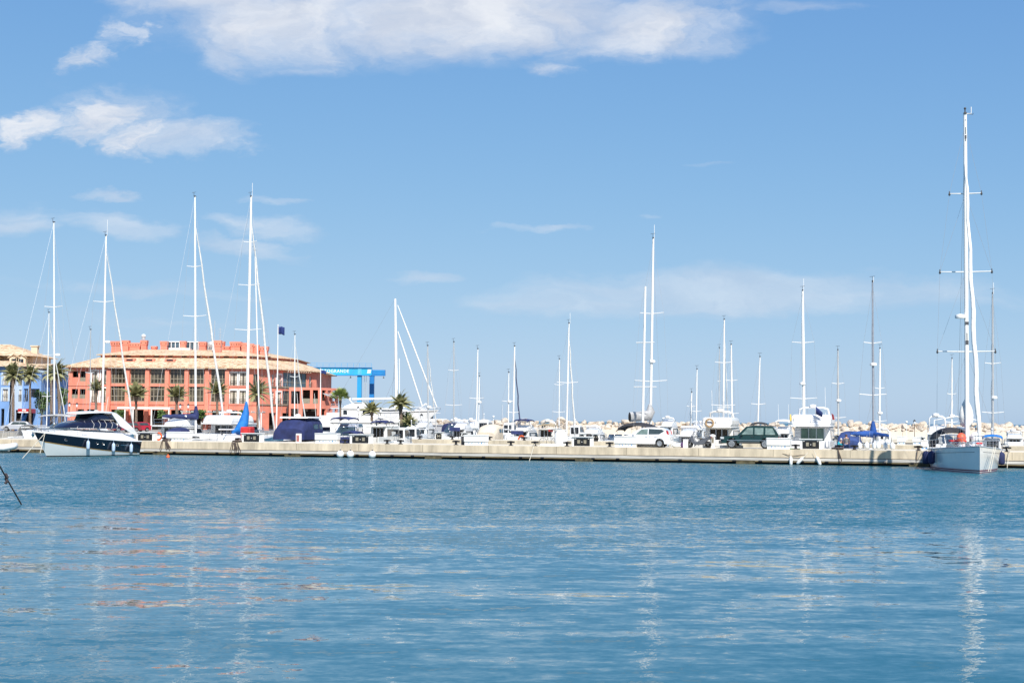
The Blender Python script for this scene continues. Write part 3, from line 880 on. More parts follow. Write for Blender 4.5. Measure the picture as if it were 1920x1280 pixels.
# ------------------------------------------------------------------ navy motor yacht, stern to the pier
def navy_yacht():
    L, B = 13.6, 4.0
    KX, KY = .853, .93
    bow = at(62, 119.3, 0); bow.z = 0
    stern = at(234, 129.6, 0)
    hd = (bow - stern).normalized()
    rz = atan2(hd.y, hd.x)
    loc = bow - hd * (L * KX / 2); loc.z = 0
    root = empty('motor_yacht', loc, rz, 'sleek motor yacht with navy topsides over a white lower hull', 'motor yacht')
    root.scale = (KX, KY, 1)
    h = Hull(L, B, 1.22, 2.12, 'motor', rake=1.9, n=28)
    h.strip(0, .66, 5).build('hull', greyw, root, 50)
    h.strip(-1, 0.0, 2).build('hull_bottom', black, root, 50)
    h.strip(0.0, .05, 1, .008).build('boot_stripe', black, root, 50)
    # navy topside rises toward the bow: separate strip, chine kept lower aft
    b = MB(); n = 28
    for sg in (1, -1):
        rings = []
        for i in range(n + 1):
            t = 1 - (1 - i / n) ** 1.3
            f0 = .16 + .50 * t
            rings.append([(lambda p: (p.x, sg * p.y, p.z))(h.S(t, f0 + (1 - f0) * j / 5, .012)) for j in range(6)])
        b.loft(rings, False, False)
    pr = [h.S(0, .16 + .84 * j / 4, .0) for j in range(5)]
    b.poly([(p.x - .012, p.y, p.z) for p in pr] + [(p.x - .012, -p.y, p.z) for p in pr[::-1]])
    tops = b.build('topsides', navyh, root, 50)
    h.strip(.5, 1, 3, -.03).build('inner_hull', navyh, root, 50)
    b = MB()
    for sg in (1, -1):
        rings = []
        for i in range(n + 1):
            t = (1 - (1 - i / n) ** 1.3) * .93 + .03
            f0 = .125 + .50 * t
            rings.append([(lambda p: (p.x, sg * p.y, p.z))(h.S(t, f0 + f, .016)) for f in (0, .035)])
        b.loft(rings, False, False)
    b.build('gold_stripe', gold, root, 50)
    h.deck(.02).build('deck', white, root, 50)
    # gunwale cap
    b = MB()
    for sg in (1, -1):
        b.tube([(h.S(t / 20, 1).x, sg * h.S(t / 20, 1).y, h.S(t / 20, 1).z + .02) for t in range(21)], .05, 6)
    b.build('gunwale', white, root, 60)
    MB().box((-L / 2 - .35, 0, .36), (.7, B * .82, .12)).build('bathing_platform', greyw, root, 30, .04)
    # moulded coachroof: smooth loft, sections along x
    def sect(x, w, z0, zt, k=.72):
        return [(x, w, z0), (x, w * .98, z0 + (zt - z0) * .45), (x, w * k, z0 + (zt - z0) * .93), (x, w * .3, zt), (x, -w * .3, zt), (x, -w * k, z0 + (zt - z0) * .93), (x, -w * .98, z0 + (zt - z0) * .45), (x, -w, z0)]
    tt = lambda x: (x + L / 2) / L
    zs = lambda x: h.S(tt(x), 1).z
    ww = lambda x: max(.1, h.S(tt(x), 1).y - .16)
    secs = []
    for x, dz in ((5.9, .06), (5.0, .20), (4.0, .36), (3.0, .54), (2.0, .66), (0, .78), (-2, .84), (-4.2, .86), (-5.6, .62), (-6.5, .36)):
        secs.append(sect(x, ww(x) * .96, zs(x) - .06, zs(x) + dz))
    MB().loft(secs, True, True).build('coachroof', white, root, 50)
    # dark wrap window: loft band
    secs = []
    for x, w, z0, zt in ((3.4, .7, 2.44, 2.50), (2.6, 1.25, 2.44, 2.80), (1.5, 1.52, 2.44, 3.02), (.2, 1.62, 2.42, 3.14), (-1.6, 1.66, 2.40, 3.16), (-3.0, 1.66, 2.38, 3.12), (-3.9, 1.64, 2.36, 2.62)):
        secs.append(sect(x, w, z0, zt, .74))
    win = MB().loft(secs, True, True).build('wrap_window', mat('navy_glass', (.012, .014, .035), .07, var=.3, spec=.7), root, 50)
    b = MB()
    for x in (2.2, 1.2, .25, -.7, -1.6, -2.5, -3.3):
        w = 1.25 + (1.66 - 1.25) * min(1, (2.6 - x) / 2.4)
        zt = 3.16 - max(0, x - .2) ** 2 * .075 - max(0, -3.0 - x) * .7
        for sg in (1, -1):
            b.tube([(x + .18, sg * (w + .01), 2.42), (x, sg * (w * .985 + .012), 2.42 + (zt - 2.42) * .45), (x - .1, sg * (w * .74 + .01), 2.42 + (zt - 2.42) * .93)], .014, 4)
    b.build('window_bar', wht, win, 60)
    # hard top with mullions and aft swoop
    secs = []
    for x, w, z, th in ((1.0, .9, 3.66, .04), (.9, 1.3, 3.70, .10), (-.5, 1.5, 3.76, .13), (-2.4, 1.5, 3.76, .13), (-3.3, 1.42, 3.70, .10)):
        secs.append([(x, w, z), (x, w * .9, z + th), (x, 0, z + th * 1.25), (x, -w * .9, z + th), (x, -w, z), (x, 0, z - .03)])
    MB().loft(secs, True, True).build('hardtop', greyw, root, 40)
    secs = []
    for x, w, z0, zt in ((.3, .8, 3.10, 3.20), (-.5, 1.25, 3.10, 3.68), (-1.2, 1.36, 3.2, 3.72), (-2.9, 1.34, 3.16, 3.70), (-3.2, 1.3, 3.1, 3.2)):
        secs.append(sect(x, w, z0, zt, .9))
    MB().loft(secs, True, True).build('hardtop_glass', mat('navy_glass', (.01, .02, .06), .07), root, 50)
    b = MB()
    for sg in (1, -1):
        for o_ in (0, .10):
            b.poly([(x, sg * (y - o_), z) for x, y, z in ((-2.5, 1.48, 3.72), (-3.3, 1.44, 3.74), (-4.3, 1.62, 3.22), (-5.6, 1.72, 2.42), (-6.5, 1.7, 1.75), (-5.6, 1.78, 1.85), (-4.3, 1.76, 2.35), (-3.6, 1.68, 2.6))])
        pl = ((-2.5, 1.48, 3.72), (-3.3, 1.44, 3.74), (-4.3, 1.62, 3.22), (-5.6, 1.72, 2.42), (-6.5, 1.7, 1.75), (-5.6, 1.78, 1.85), (-4.3, 1.76, 2.35), (-3.6, 1.68, 2.6))
        for k in range(8):
            p, q = pl[k], pl[(k + 1) % 8]
            b.quad((p[0], sg * p[1], p[2]), (q[0], sg * q[1], q[2]), (q[0], sg * (q[1] - .1), q[2]), (p[0], sg * (p[1] - .1), p[2]))
    b.build('side_wing', white, root, 0)
    # portholes
    for x, f, rx in ((3.9, .80, .26), (.1, .74, .15), (-.75, .735, .15), (-2.9, .70, .22)):
        p = h.S(tt(x), f, .02)
        for sg in (1,-1):
            o = MB().lathe([(1.0, 0), (1.0, .02), (.78, .028), (.74, .01)], (0, 0, 0), 14, 'y').build('porthole', chrome, root, 50)
            g = MB().lathe([(.74, 0), (.74, .014)], (0, 0, 0), 14, 'y').build('porthole_glass', glass, o, 50)
            o.location = (p.x, sg * p.y, p.z); o.scale = (rx, sg * 1, .14)
    b = MB()
    p0 = h.S(tt(-3.4), .72, .02); p1 = h.S(tt(-5.0), .70, .02)
    b.tube([(p0.x, p0.y, p0.z), (p1.x, p1.y, p1.z)], .035, 5)
    b.build('vent_trim', chrome, root, 0)
    h.rail(.60, .99, .42, .02, 9, .10, False).build('bow_rail', chrome, root, 60)
    p = h.S(.985, 1)
    MB().box((p.x + .1, 0, p.z - .05), (.5, .14, .12)).lathe([(.05, 0), (.16, -.1), (.05, -.35)], (p.x + .3, 0, p.z - .1), 6).build('anchor', chrome, root, 0)
    for x in (1.45, -2.1, -4.9):
        q = h.S(tt(x), 1)
        fender(root, (q.x, q.y + .12, q.z - .62), .17, .78, fendb)
    rm = lambda x, y, z: Vector((x, y, z))
    b = MB()
    b.tube([(-2.0, .0, 3.9), (-2.0, 0, 4.0)], .2, 8); b.tube([(-2.6, .7, 3.88), (-2.9, .7, 5.2)], .015, 4)
    b.build('antenna', wht, root, 50)
    # mooring lines from the bow to the water
    bt = h.S(.93, 1)
    bx_, by_ = bt.x * KX, bt.y * KY
    q = loc + Vector((bx_ * cos(rz) - by_ * sin(rz), bx_ * sin(rz) + by_ * cos(rz), bt.z))
    ropeobj([q, P(42, 859, 114.5)], .03, rope, 'pale bow line of the navy yacht slanting left into the water')
    ropeobj([q, P(75, 850, 118.0)], .025, rope, 'pale line hanging straight down from the bow of the navy yacht')
navy_yacht()

# ------------------------------------------------------------------ big white sloop, stern to the pier
def big_sloop():
    L, B = 14.6, 4.8
    bow = at(1838, 95.0, 0); st = at(1792, 109.3, 0)
    hd = (bow - st).normalized()
    rz = atan2(hd.y, hd.x)
    loc = bow - hd * (L / 2); loc.z = 0
    root = empty('racing_cruiser_sloop', loc, rz, 'big pale grey sloop with the tallest mast, bow to the camera', 'sailing yacht')
    h = Hull(L, B, 1.38, 1.82, 'plumb', rake=.25, n=24)
    h.strip(0, 1, 6).build('hull', mat('pale_grey_hull', (.80, .79, .745), .2, var=.06, vs=.5, coat=.5), root, 50)
    h.strip(-1, 0, 2).build('hull_bottom', navyc, root, 50)
    h.strip(.02, .055, 1, .008).build('lower_red_stripe', mat('dark_red_stripe', (.20, .03, .05), .4), root, 50)
    h.strip(.085, .135, 1, .008).build('upper_red_stripe', mat('dark_red_stripe', (.22, .03, .05), .4), root, 50)
    h.strip(.80, .815, 1, .008, .35, .96, False).build('cove_line', plasticg, root, 50)
    h.deck(.03).build('deck', offw, root, 50)
    b = MB()
    for sg in (1, -1):
        b.tube([(h.S(t / 20, 1).x, sg * h.S(t / 20, 1).y, h.S(t / 20, 1).z + .02) for t in range(21)], .045, 5)
    b.build('toe_rail', alug, root, 60)
    zc = 1.45
    hw = lambda x, z: 1.25 * (1 - .35 * max(0, x) / 3.6) * (1 - .12 * max(0, z - zc) / .6)
    MB().block([(-2.6, zc), (3.9, zc + .15), (3.0, zc + .42), (0, zc + .55), (-2.6, zc + .62)], hw).build('coachroof', white, root, 30, .08)
    MB().sides([(-2.2, zc + .25), (2.4, zc + .28), (2.1, zc + .42), (-2.2, zc + .5)], hw).build('cabin_window', glass, root, 0)
    h.rail(.02, .93, .66, .018, 11, .1).build('guard_rail', chrome, root, 60)
    b = MB()
    p = h.S(.93, 1)
    for z in (.35, .68):
        b.tube([(p.x, p.y - .1, p.z + z), (L / 2 - .15, .28, p.z + z + .06), (L / 2 - .02, 0, p.z + z + .08), (L / 2 - .15, -.28, p.z + z + .06), (p.x, -p.y + .1, p.z + z)], .022, 5)
    for y in (.26, -.26): b.tube([(L / 2 - .16, y, 1.8), (L / 2 - .15, y, 2.56)], .02, 5)
    b.build('pulpit', chrome, root, 60)
    # mast
    yb = loc.y + hd.y * 1.2
    base = P(1813.5, 838, yb); top = P(1809.5, 214, yb)
    mb = local(loc, rz, base); mt = local(loc, rz, top)
    at_y = lambda py: mb.lerp(mt, (838 - py) / (838 - 214))
    mast = MB().tube([mb + Vector((0, 0, -.4)), at_y(500), mt], [.155, .155, .125], 12).build('mast', alu, root, 60)
    b = MB()
    for py, hgt, w in ((226, .05, .06), (246, .5, .04), (258, .25, .1), (262, .3, .05), (608, .22, .24), (634, .6, .06), (644, .3, .2)):
        c = at_y(py)
        b.box((c.x + .15, c.y + .02, c.z), (.012, w, hgt))
    b.build('mast_lettering', plasticg, mast, 0)
    b = MB()
    c = mt
    b.box((c.x, c.y, c.z + .05), (.4, .2, .1)).tube([c, c + Vector((0, 0, .4))], .05, 6).ball(c + Vector((0, 0, .4)), .09, 8, 5)
    b.tube([c + Vector((0, .0, .02)), c + Vector((0, .55, -.05)), c + Vector((0, .55, .05))], .025, 4)
    b.build('masthead_gear', plasticg, mast, 50)
    MB().tube([c + Vector((0, 0, .02)), c + Vector((0, .42, .02)), c + Vector((0, .42, .5))], .035, 5).build('antenna', wht, mast, 0)
    tips = []
    for py, w, sw in ((365, 1.10, .1), (512, 1.78, .15), (661, 1.98, .2)):
        c = at_y(py)
        MB().tube([c + Vector((-sw, w, .05)), c, c + Vector((-sw, -w, .05))], [.035, .06, .035], 6).build('spreader', alu, root, 60)
        b = MB()
        for sg in (1, -1): b.lathe([(.02, -.16), (.09, -.1), (.05, .05), (.03, .18)], (c.x - sw, c.y + sg * w, c.z + .05), 6)
        b.build('spreader_tip', plasticg, root, 60)
        tips.append((c, w, sw))
    rg = MB()
    for sg in (1, -1):
        ch = Vector((mb.x - .5, sg * 2.15, 1.5))
        pts = [ch] + [c + Vector((-sw, sg * w, .05)) for c, w, sw in tips[::-1]] + [at_y(235)]
        for a, q in zip(pts[:-1], pts[1:]): rg.tube([a, q], .009, 3)
        rg.tube([tips[2][0] + Vector((-.2, sg * 1.98, .05)), tips[1][0]], .009, 3)
        rg.tube([tips[1][0] + Vector((-.2, sg * 1.78, .05)), tips[0][0]], .009, 3)
        rg.tube([ch, tips[2][0]], .009, 3)
    rg.tube([(-L / 2 + .3, .8, 1.5), (-L / 2 + 2, 0, 4), mt], .014, 3)
    rg.tube([(L / 2 - .2, 0, 1.85), at_y(300)], .014, 3)
    rg.tube([at_y(640) + Vector((.1, .4, 0)), Vector((mb.x + .6, .7, 1.9))], .009, 3)
    rg.tube([at_y(520) + Vector((.2, -.25, 0)), Vector((mb.x + .9, -.7, 1.9))], .009, 3)
    rg.build('rigging', wire, root, 60)
    a = Vector((L / 2 - .35, 0, 2.15)); ft = at_y(300)
    random.seed(4)
    pts = [a.lerp(ft, k / 18) + Vector((0, .05 * sin(k * 1.7), 0)) for k in range(19)]
    rs = [.09, .15, .17, .165, .165, .16, .15, .155, .15, .14, .14, .13, .12, .12, .11, .10, .09, .07, .04]
    MB().tube(pts, [r * random.uniform(.93, 1.07) for r in rs], 9).build('furled_genoa', sailc, root, 60)
    # folded mainsail hanging at the mast foot
    rings = []
    for k, (z, w, d_) in enumerate(((3.05, .08, .08), (3.2, .28, .2), (3.5, .46, .26), (3.95, .52, .26), (4.35, .44, .22), (4.7, .28, .16), (5.1, .09, .09))):
        rings.append([(mb.x - .35 + d_ * cos(q) * (1 + .15 * sin(3 * q + k)), mb.y + w * sin(q) * (1 + .1 * cos(4 * q + k)), z) for q in [2 * pi * j / 14 for j in range(14)]])
    MB().loft(rings, True, True).build('gathered_mainsail', sailc, root, 50)
    MB().tube([mb + Vector((-.2, 0, 1.25)), mb + Vector((-5.4, 0, 1.35))], .12, 8).build('boom', alu, root, 60)
    c = at_y(595); rt = local((0, 0, 0), rz, (-1, 0, 0)) * .42
    MB().lathe([(.04, -.14), (.36, -.14), (.40, 0), (.36, .1), (.05, .18)], c + rt, 14).tube([c, c + rt + Vector((0, 0, -.1))], .06, 5).build('radar_dome', wht, mast, 50)
    # sprayhood + windows
    rings = []
    for x, q, w in ((-1.5, .85, 1.55), (-1.9, 1.08, 1.72), (-2.8, 1.16, 1.8), (-3.8, 1.1, 1.8)):
        rings.append([(x, w * .80 * cos(a_) - .8, zc + .15 + 1.25 * q * abs(sin(a_)) ** .55) for a_ in [pi * j / 12 for j in range(13)]])
    sh = MB().loft(rings, False, False).build('sprayhood', blackc, root, 60, thick=.03)
    b = MB()
    r0 = rings[0]
    r1 = [(-.85, p_[1] * .97, zc + .42) for p_ in r0]
    for k in range(2, 10, 2):
        q = [Vector(r1[k]), Vector(r1[k + 2 if k < 10 else k + 1]), Vector(r0[k + 2]), Vector(r0[k])]
        cen = sum(q, Vector()) / 4
        b.quad(*[cen + (v - cen) * .9 for v in q])
    b.build('sprayhood_window', mat('clear_vinyl', (.35, .36, .35), .12, var=.2), sh, 0)
    MB().tube([(-.78, 1.3, zc + 1.05), (-.78, -1.75, zc + 1.05)], .035, 5).build('grab_rail', wht, root, 0)
    # deck gear
    MB().box((1.0, -.75, zc + .66), (1.3, 1.1, .12)).build('red_hatch_cover', redc, root, 30, .04)
    MB().box((3.2, .45, 1.98), (.6, .4, .12)).build('red_sail_bag', redc, root, 30, .05)
    MB().ball((2.2, -.62, 2.36), .33, 12, 8).build('orange_ball_fender', mat('coral_orange', (.8, .13, .06), .5, var=.1), root, 60)
    MB().ball((1.4, .42, 2.42), .34, 12, 8).build('white_ball_fender', fendw, root, 60)
    b = MB(); random.seed(9)
    for k in range(12):
        x = random.uniform(-2, 5.6); y = random.uniform(-1, 1) * (1.6 - .2 * x)
        b.box((x, y, 1.8 + random.uniform(0, .25)), (random.uniform(.1, .3), random.uniform(.1, .25), random.uniform(.15, .4)))
    b.build('winches', chrome, root, 30)
    b = MB()
    b.tube([(-L / 2 + .6, 1.7, 1.4), (-L / 2 + .6, 1.6, 3.6), (-L / 2 + .6, 0, 3.9), (-L / 2 + .6, -1.6, 3.6), (-L / 2 + .6, -1.7, 1.4)], .05, 6)
    b.build('stern_gantry', wht, root, 60)
    tt = lambda x: (x + L / 2) / L
    for x, sg in ((-2.6, -1), (-1.5, -1), (.4, -1), (-2.0, 1)):
        q = h.S(tt(x), 1)
        fender(root, (q.x, sg * (q.y + .24), q.z - .62), .24, .95, fendn)
    # bow lines
    w = lambda p: loc + Vector((p[0] * cos(rz) - p[1] * sin(rz), p[0] * sin(rz) + p[1] * cos(rz), p[2]))
    ropeobj([w((L / 2 - 1.2, 1.05, 1.8)), P(1853, 884, 94.0)], .022, rope, 'pale bow line of the big sloop, left one of the pair entering the water')
    ropeobj([w((L / 2 - 1.5, 1.2, 1.8)), P(1857, 884, 94.2)], .022, rope, 'pale bow line of the big sloop, right one of the pair entering the water')
big_sloop()

# ------------------------------------------------------------------ cars
def wheel(parent, x, y, r, w=.22):
    sg = 1 if y > 0 else -1
    o = MB().lathe([(r * .62, -w / 2), (r * .93, -w / 2), (r, -w / 2 + .04), (r, w / 2 - .04), (r * .93, w / 2), (r * .62, w / 2)], (0, 0, 0), 20, 'y').build('wheel', rubber, parent, 40)
    o.location = (x, y, r)
    yo = sg * (w / 2 + .004)
    b = MB()
    b.lathe([(r * .63, -.02), (r * .63, .012 ), (r * .57, .014), (r * .56, -.02)], (0, yo, 0), 20, 'y')
    for k in range(5):
        a = 2 * pi * k / 5 + .3
        for s2 in (-.14, .14):
            b.tube([(.06 * cos(a), yo, .06 * sin(a)), (r * .6 * cos(a + s2), yo, r * .6 * sin(a + s2))], r * .065, 4)
    b.lathe([(r * .15, -.01), (r * .15, .02)], (0, yo, 0), 10, 'y')
    b.build('rim', alloy, o, 40)
    MB().lathe([(r * .55, -.01), (r * .55, 0)], (0, yo - sg * .03, 0), 16, 'y').build('brake_disc', plasticg, o, 40)
    return o

def arch_profile(x0, x1, zb, wheels, r):
    """bottom edge from x0 to x1 with wheel arches"""
    pts = [(x0, zb)]
    for wx in wheels:
        a0 = math.asin(max(-1, min(1, (zb - r * .93) / r)))
        for k in range(9):
            a = pi - a0 - (pi - 2 * a0) * k / 8
            pts.append((wx + r * cos(a), r * .93 + r * sin(a)))
    pts.append((x1, zb))
    return pts

def car(name, label, px_nose, t, paint, L, W, low, belt, roof, wheels, r, zb, glass_side, extra, rz=None, group=None, loc=None):
    """nose points to -x (left). low: outline points above the bottom edge from tail to nose; roof: greenhouse outline"""
    p = loc - Vector((1, 0, 0)) * 0 if loc is not None else pier(px_nose, t, 1.222) + U * (L / 2)
    root = empty(name, p, PIER_YAW if rz is None else rz, label, 'car', group)
    hx = lambda x: x - L / 2
    bottom = arch_profile(0, L, zb, wheels, r * 1.14)
    prof = [(hx(x), z) for x, z in bottom] + [(hx(x), z) for x, z in low]
    def hwb(x, z):
        e = min(x + L / 2, L / 2 - x)
        return W / 2 * (1 - .16 * max(0, 1 - e / .55) ** 2) * (1 - .05 * max(0, z - .75) / .4) * (1 - .04 * max(0, .5 - z) / .3)
    body = MB().block(prof, hwb).build('body', paint, root, 30, .05, 3)
    MB().box((0, 0, zb + .22), (L * .9, W * .72, .3)).build('underbody', rubber, root, 0)
    zr = max(z for x, z in roof); z0 = belt
    hwc = lambda x, z: W / 2 * (.945 - .17 * max(0, z - z0) / (zr - z0)) * (1 - .10 * max(0, 1 - min(x + L / 2, L / 2 - x) / .5) ** 2)
    cab = MB().block([(hx(x), z) for x, z in roof], hwc).build('cabin', paint, root, 30, .05, 3)
    for nm, quad, gm in glass_side: sides2([(hx(x), z) for x, z in quad], hwc, nm, gm, cab, .006)
    for wx in wheels:
        for sg in (1, -1): wheel(root, hx(wx), sg * (W / 2 - .125), r)
    extra(root, hx, hwb, hwc, cab)
    return root

cglass = mat('car_glass', (.05, .07, .07), .05, var=.3, spec=.8)
cglassl = mat('car_glass_light', (.22, .30, .27), .08, var=.4, vs=2, spec=.8)
taill = mat('red_lamp', (.55, .02, .03), .2)
headl = mat('clear_lamp', (.6, .62, .62), .1)
def white_extra(root, hx, hwb, hwc, cab):
    L = 4.65
    for sg in (1, -1):
        MB().prism([(hx(4.36), 1.12), (hx(4.52), 1.05), (hx(4.46), 1.34), (hx(4.33), 1.42)], sg * .58, sg * .80).build('tail_light', taill, root, 0)
        MB().prism([(hx(.12), .62), (hx(.8), .82), (hx(.75), .9), (hx(.2), .78)], sg * .5, sg * .84).build('headlight', headl, root, 0)
        MB().box((hx(1.62), sg * .97, 1.06), (.16, .2, .14)).build('wing_mirror', carw, root, 30, .03)
        for x in (1.9, 2.95, 3.6): MB().box((hx(x), sg * .895, .70), (.012, .012, .62)).build('door_seam', plasticg, root, 0)
        for x in (2.7, 3.45): MB().box((hx(x), sg * .905, .93), (.2, .03, .04)).build('door_handle', carw, root, 0)
    w = .62
    MB().quad((hx(1.28) - .012, -w, 1.03), (hx(1.28) - .012, w, 1.03), (hx(2.08) - .02, w * .85, 1.5), (hx(2.08) - .02, -w * .85, 1.5)).build('windscreen', cglass, cab, 0)
    MB().quad((hx(4.44), -w, 1.1), (hx(4.44), w, 1.1), (hx(4.25), w * .85, 1.48), (hx(4.25), -w * .85, 1.48)).build('rear_window', cglass, cab, 0)
    MB().box((hx(4.63), 0, .72), (.02, .5, .12)).build('number_plate', wht, root, 0)
car('white_car', 'white five door estate car parked on the pier facing left behind a white locker', 1157, 1.2, carw, 4.65, 1.80,
    [(4.64, .62), (4.62, .9), (4.5, 1.04), (1.25, 1.0), (.55, .88), (.12, .72), (.0, .5)], 1.0,
    [(1.15, .98), (1.35, 1.05), (2.1, 1.53), (2.7, 1.63), (3.4, 1.64), (4.1, 1.57), (4.42, 1.36), (4.52, 1.02)],
    (.86, 3.78), .325, .26,
    [('front_side_window', [(1.72, 1.05), (2.78, 1.07), (2.78, 1.51), (2.25, 1.47)], cglassl), ('rear_side_window', [(2.86, 1.07), (3.75, 1.10), (4.15, 1.34), (3.95, 1.47), (2.86, 1.52)], cglass)], white_extra)
def green_extra(root, hx, hwb, hwc, cab):
    for sg in (1, -1):
        MB().box((hx(4.68), sg * .75, .82), (.08, .22, .2)).build('tail_light', taill, root, 0, .02)
        MB().box((hx(.02), sg * .68, .82), (.08, .32, .2)).build('headlight', headl, root, 0, .02)
        MB().box((hx(.18), sg * .915, .84), (.24, .03, .16)).build('indicator', headl, root, 0)
        MB().box((hx(1.72), sg * 1.0, 1.10), (.16, .2, .16)).build('wing_mirror', cargn, root, 30, .03)
        MB().box((hx(2.35), sg * .915, .66), (3.6, .035, .05)).build('side_trim', chrome, root, 0)
        MB().box((hx(2.35), sg * .90, .50), (1.6, .03, .1)).build('sill', plasticg, root, 0)
        for x in (1.75, 2.72, 3.45): MB().box((hx(x), sg * .905, .78), (.012, .02, .55)).build('door_seam', rubber, root, 0)
        for x in (2.55, 3.3): MB().box((hx(x), sg * .905, .96), (.18, .03, .04)).build('door_handle', plasticg, root, 0)
        MB().tube([(hx(2.3), sg * .62, 1.85), (hx(4.1), sg * .62, 1.84)], .025, 5).build('roof_rail', plasticg, root, 0)
    MB().box((hx(-.04), 0, .5), (.2, 1.76, .26)).build('front_bumper', plasticg, root, 30, .05)
    MB().box((hx(4.72), 0, .52), (.16, 1.74, .24)).build('rear_bumper', plasticg, root, 30, .05)
    MB().box((hx(-.02), 0, .82), (.05, 1.0, .2)).build('grille', plasticg, root, 0)
    w = .70
    MB().quad((hx(1.48) - .012, -w, 1.12), (hx(1.48) - .012, w, 1.12), (hx(2.02) - .012, w * .88, 1.70), (hx(2.02) - .012, -w * .88, 1.70)).build('windscreen', cglassl, cab, 0)
    MB().quad((hx(4.64), -w, 1.1), (hx(4.64), w, 1.1), (hx(4.28), w * .88, 1.68), (hx(4.28), -w * .88, 1.68)).build('rear_window', cglassl, cab, 0)
    MB().box((hx(4.74), .3, .82), (.02, .5, .12)).build('number_plate', wht, root, 0)
car('green_car', 'dark green boxy off road car with silver wheels parked facing left', 1354, 1.2, cargn, 4.72, 1.82,
    [(4.72, .6), (4.70, .95), (4.66, 1.08), (1.45, 1.07), (.55, 1.0), (.08, .94), (.0, .8), (-.02, .5)], 1.07,
    [(1.35, 1.05), (2.05, 1.77), (2.5, 1.82), (4.05, 1.80), (4.30, 1.74), (4.68, 1.08)],
    (.92, 3.60), .375, .40,
    [('front_side_window', [(1.70, 1.12), (2.62, 1.12), (2.62, 1.66), (2.2, 1.66)], cglassl), ('rear_side_window', [(2.76, 1.12), (3.46, 1.12), (3.46, 1.66), (2.76, 1.66)], cglassl),
     ('tail_side_window', [(3.62, 1.12), (4.42, 1.12), (4.18, 1.64), (3.62, 1.66)], cglassl)], green_extra)

# ------------------------------------------------------------------ scooter (facing left)
def scooter():
    p = on(1311, 1.0, 1.222)
    root = empty('motor_scooter', p, PIER_YAW, 'dark grey maxi scooter parked between the white and the green car', 'scooter')
    def wh(x, r):
        o = MB().lathe([(r * .6, -.06), (r * .92, -.07), (r, -.03), (r, .03), (r * .92, .07), (r * .6, .06)], (0, 0, 0), 18, 'y').build('wheel', rubber, root, 50)
        o.location = (x, 0, r)
        b = MB().lathe([(r * .62, -.05), (r * .62, .05), (r * .54, .05), (r * .54, -.05)], (0, 0, 0), 18, 'y')
        for k in range(5):
            a = 2 * pi * k / 5
            b.tube([(0, 0, 0), (r * .58 * cos(a), 0, r * .58 * sin(a))], .03, 4)
        b.lathe([(.05, -.08), (.05, .08)], (0, 0, 0), 8, 'y')
        b.build('rim', alloy, o, 50)
    wh(-.76, .27); wh(.74, .27)
    hw = lambda x, z: .19 - .03 * abs(x)
    MB().block([(-.62, .42), (-.35, .24), (.35, .24), (.62, .5), (.98, .82), (.98, .9), (.6, .84), (.15, .66), (-.1, .5), (-.28, .52), (-.46, .98), (-.62, 1.0), (-.74, .72)], hw).build('fairing', scoot, root, 30, .05)
    MB().block([(-.02, .66), (.15, .74), (.5, .80), (.92, .94), (1.02, .92), (.92, .80), (.55, .74), (.1, .6)], lambda x, z: .16).build('seat', rubber, root, 30, .04)
    MB().block([(-.98, .50), (-.74, .60), (-.48, .48), (-.50, .43), (-.74, .54), (-.95, .45)], lambda x, z: .09).build('mudguard', scoot, root, 30, .02)
    MB().quad((-.62, -.16, 1.0), (-.62, .16, 1.0), (-.38, .12, 1.34), (-.38, -.12, 1.34)).build('windshield', mat('smoked_screen', (.05, .05, .06), .1), root, 0, thick=.015)
    b = MB().tube([(-.44, -.36, 1.1), (-.5, 0, 1.02), (-.44, .36, 1.1)], .02, 5)
    for sg in (1, -1): b.tube([(-.44, .3 * sg, 1.1), (-.4, .34 * sg, 1.26)], .012, 4).ball((-.4, .34 * sg, 1.3), (.02, .09, .06), 8, 5)
    b.build('handlebar', plasticg, root, 50)
    MB().tube([(-.76, .08, .27), (-.58, .08, .75)], .03, 5).tube([(-.76, -.08, .27), (-.58, -.08, .75)], .03, 5).build('fork', chrome, root, 50)
    MB().tube([(.35, -.18, .3), (.8, -.2, .38), (1.0, -.2, .42)], [.04, .07, .06], 8).build('exhaust', plasticg, root, 50)
    MB().ball((-.66, 0, .84), (.06, .12, .07), 8, 5).build('headlight', headl, root, 50)
    MB().box((1.0, 0, .86), (.05, .16, .07)).build('tail_light', taill, root, 0)
scooter()

# bags by the scooter
b = MB(); random.seed(2)
b.ball((0, 0, .17), (.34, .25, .19), 10, 6); b.ball((.4, .1, .13), (.2, .2, .14), 8, 5)
o = b.build('white_bag', mat('white_plastic_bag', (.7, .7, .68), .5, var=.25, vs=5, bump=.05, bs=6), None, 50); o.location = on(1267, .9); tag(o, 'crumpled white bag on the pier behind the white car', 'bag')
o = MB().ball((0, 0, .22), (.18, .16, .26), 8, 6).tube([(-.1, 0, .4), (0, 0, .58), (.1, 0, .4)], .02, 4).build('purple_bag', mat('purple_cloth', (.12, .06, .16), .8, var=.3), None, 50); o.location = on(1280, 1.0); tag(o, 'dark purple bag standing beside the white box by the scooter', 'bag')
o = MB().box((0, 0, .33), (.4, .34, .66)).box((0, 0, .68), (.44, .38, .05)).build('white_box', wht, None, 0, .02); o.location = on(1286, 1.0); o.rotation_euler = (0, 0, PIER_YAW); tag(o, 'upright white box just left of the scooter', 'box')
